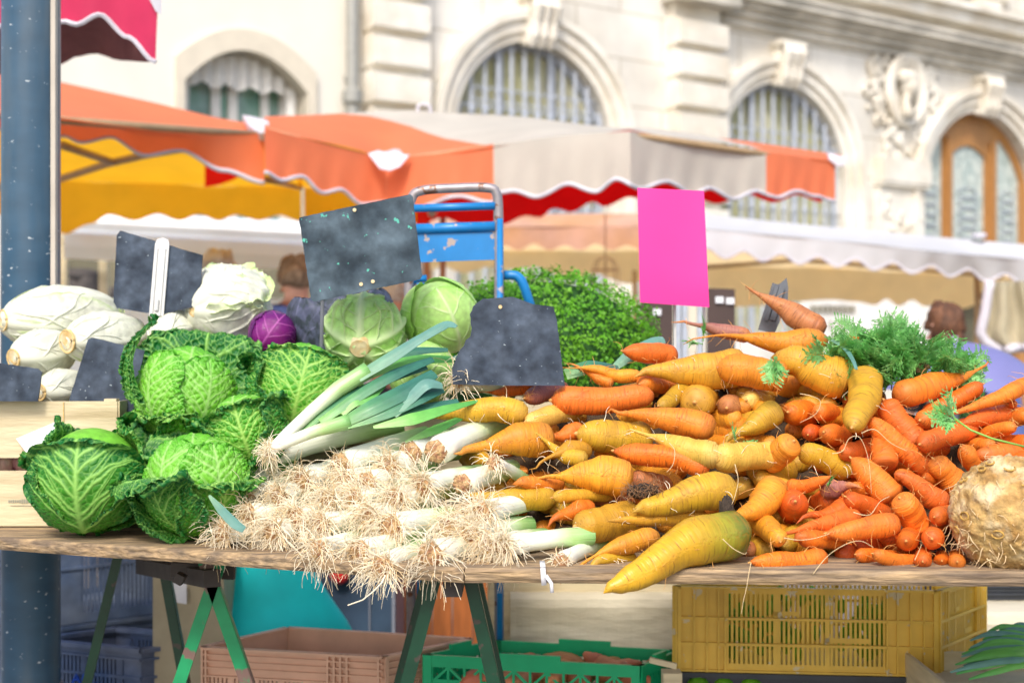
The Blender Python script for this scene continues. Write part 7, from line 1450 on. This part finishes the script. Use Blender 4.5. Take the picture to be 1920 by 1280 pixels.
# wooden crate and leek greens at the lower right corner
wz = CZ - (1268 - CY) * 3.0 / F; a = P(1772, 0, 3.0); m = MB(); wc = empty('wooden_crate', (a.x + .2, 3.15, 0), 'pale wooden crate of leeks at the lower corner', 'crate')
for (p, q) in (((a.x, 3.0), (a.x + .5, 3.0)), ((a.x, 3.3), (a.x + .5, 3.3)), ((a.x, 3.0), (a.x, 3.3)), ((a.x + .5, 3.0), (a.x + .5, 3.3))):
    m = MB()
    for k in range(4): m.bar(Vector((*p, wz - .06 - .11 * k)), Vector((*q, wz - .06 - .11 * k)), .01, .095)
    m.build('side_slats', M['veneer'], wc)
m = MB(); m.box((a.x + .25, 3.15, wz - .06), (.48, .28, .01)); m.build('base', M['veneer'], wc)
rng = np.random.RandomState(8)
for k in range(30):
    x0, y0 = 1975 + rng.rand() * 40, 1262 - k * 1.2; x1, y1 = 1768 + rng.rand() * 50 + k * 2.4, 1262 - k * 3.0 + rng.rand() * 12; D = 3.0 + .007 * k; m = MB(); uv = []
    strip(m, [(x0, y0 - 10, D), ((x0 * .6 + x1 * .4), (y0 + y1) / 2 - 24, D), ((x0 * .25 + x1 * .75), y1 - 14, D), (x1, y1, D - .01)], [.011, .011, .009, .002], uv, n=5); m.build('leek', M[('leek_leaf_g', 'leek_leaf_b', 'leek_leaf_g', 'leek_leaf_g')[k % 4]], origin=P(x1, y1, D), smooth=True, uv=uv, label='green leek top fanning out of the pale wooden crate', cat='leek', group='leek tops in the lower corner crate')
wp = empty('wooden_post', (P(1258, 0, 3.2).x, 3.2, 0), 'short pale wooden post beside the green lattice crate', 'post'); m = MB(); m.hexa([(P(1244, 0, 3.2).x, 3.2, 0), (P(1279, 0, 3.2).x, 3.2, 0), (P(1279, 0, 3.2).x, 3.25, 0), (P(1244, 0, 3.2).x, 3.25, 0)], [P(1244, 1262, 3.2), P(1279, 1262, 3.2), P(1279, 1262, 3.2) + Vector((0, .05, 0)), P(1244, 1262, 3.2) + Vector((0, .05, 0))]); m.build('shaft', M['veneer'], wp); m = MB(); m.bar(P(1218, 1236, 3.18), P(1268, 1248, 3.18), .012, .012); m.build('peg', M['veneer'], wp)
pb = MB(); R = [[P(320 + 30 * i / 5, 1082 + 45 * j / 5 + i, 3.9 + .004 * math.sin(i)) for i in range(6)] for j in range(6)]; pb.grid(R); sb_ = pb.build('paper_notice', M['paper'], origin=R[0][0], smooth=True, label='pale lilac paper notice on the cardboard under the left board', cat='notice')
cb = MB(); cb.hexa([(P(300, 0, 4.0).x, 3.92, 0), (P(430, 0, 4.0).x, 3.92, 0), (P(430, 0, 4.0).x, 4.3, 0), (P(300, 0, 4.0).x, 4.3, 0)], [(P(300, 0, 4.0).x, 3.92, .62), (P(430, 0, 4.0).x, 3.92, .62), (P(430, 0, 4.0).x, 4.3, .62), (P(300, 0, 4.0).x, 4.3, .62)]); cb.bar((P(305, 0, 4).x, 3.915, .6), (P(425, 0, 4).x, 3.915, .6), .01, .02)
cb.build('cardboard_box', mat('buff_cardboard', (.42, .36, .24), .85, .1, 5), origin=(P(365, 0, 4.0).x, 4.0, 0), label='buff cardboard box behind the trestle under the left board', cat='box')
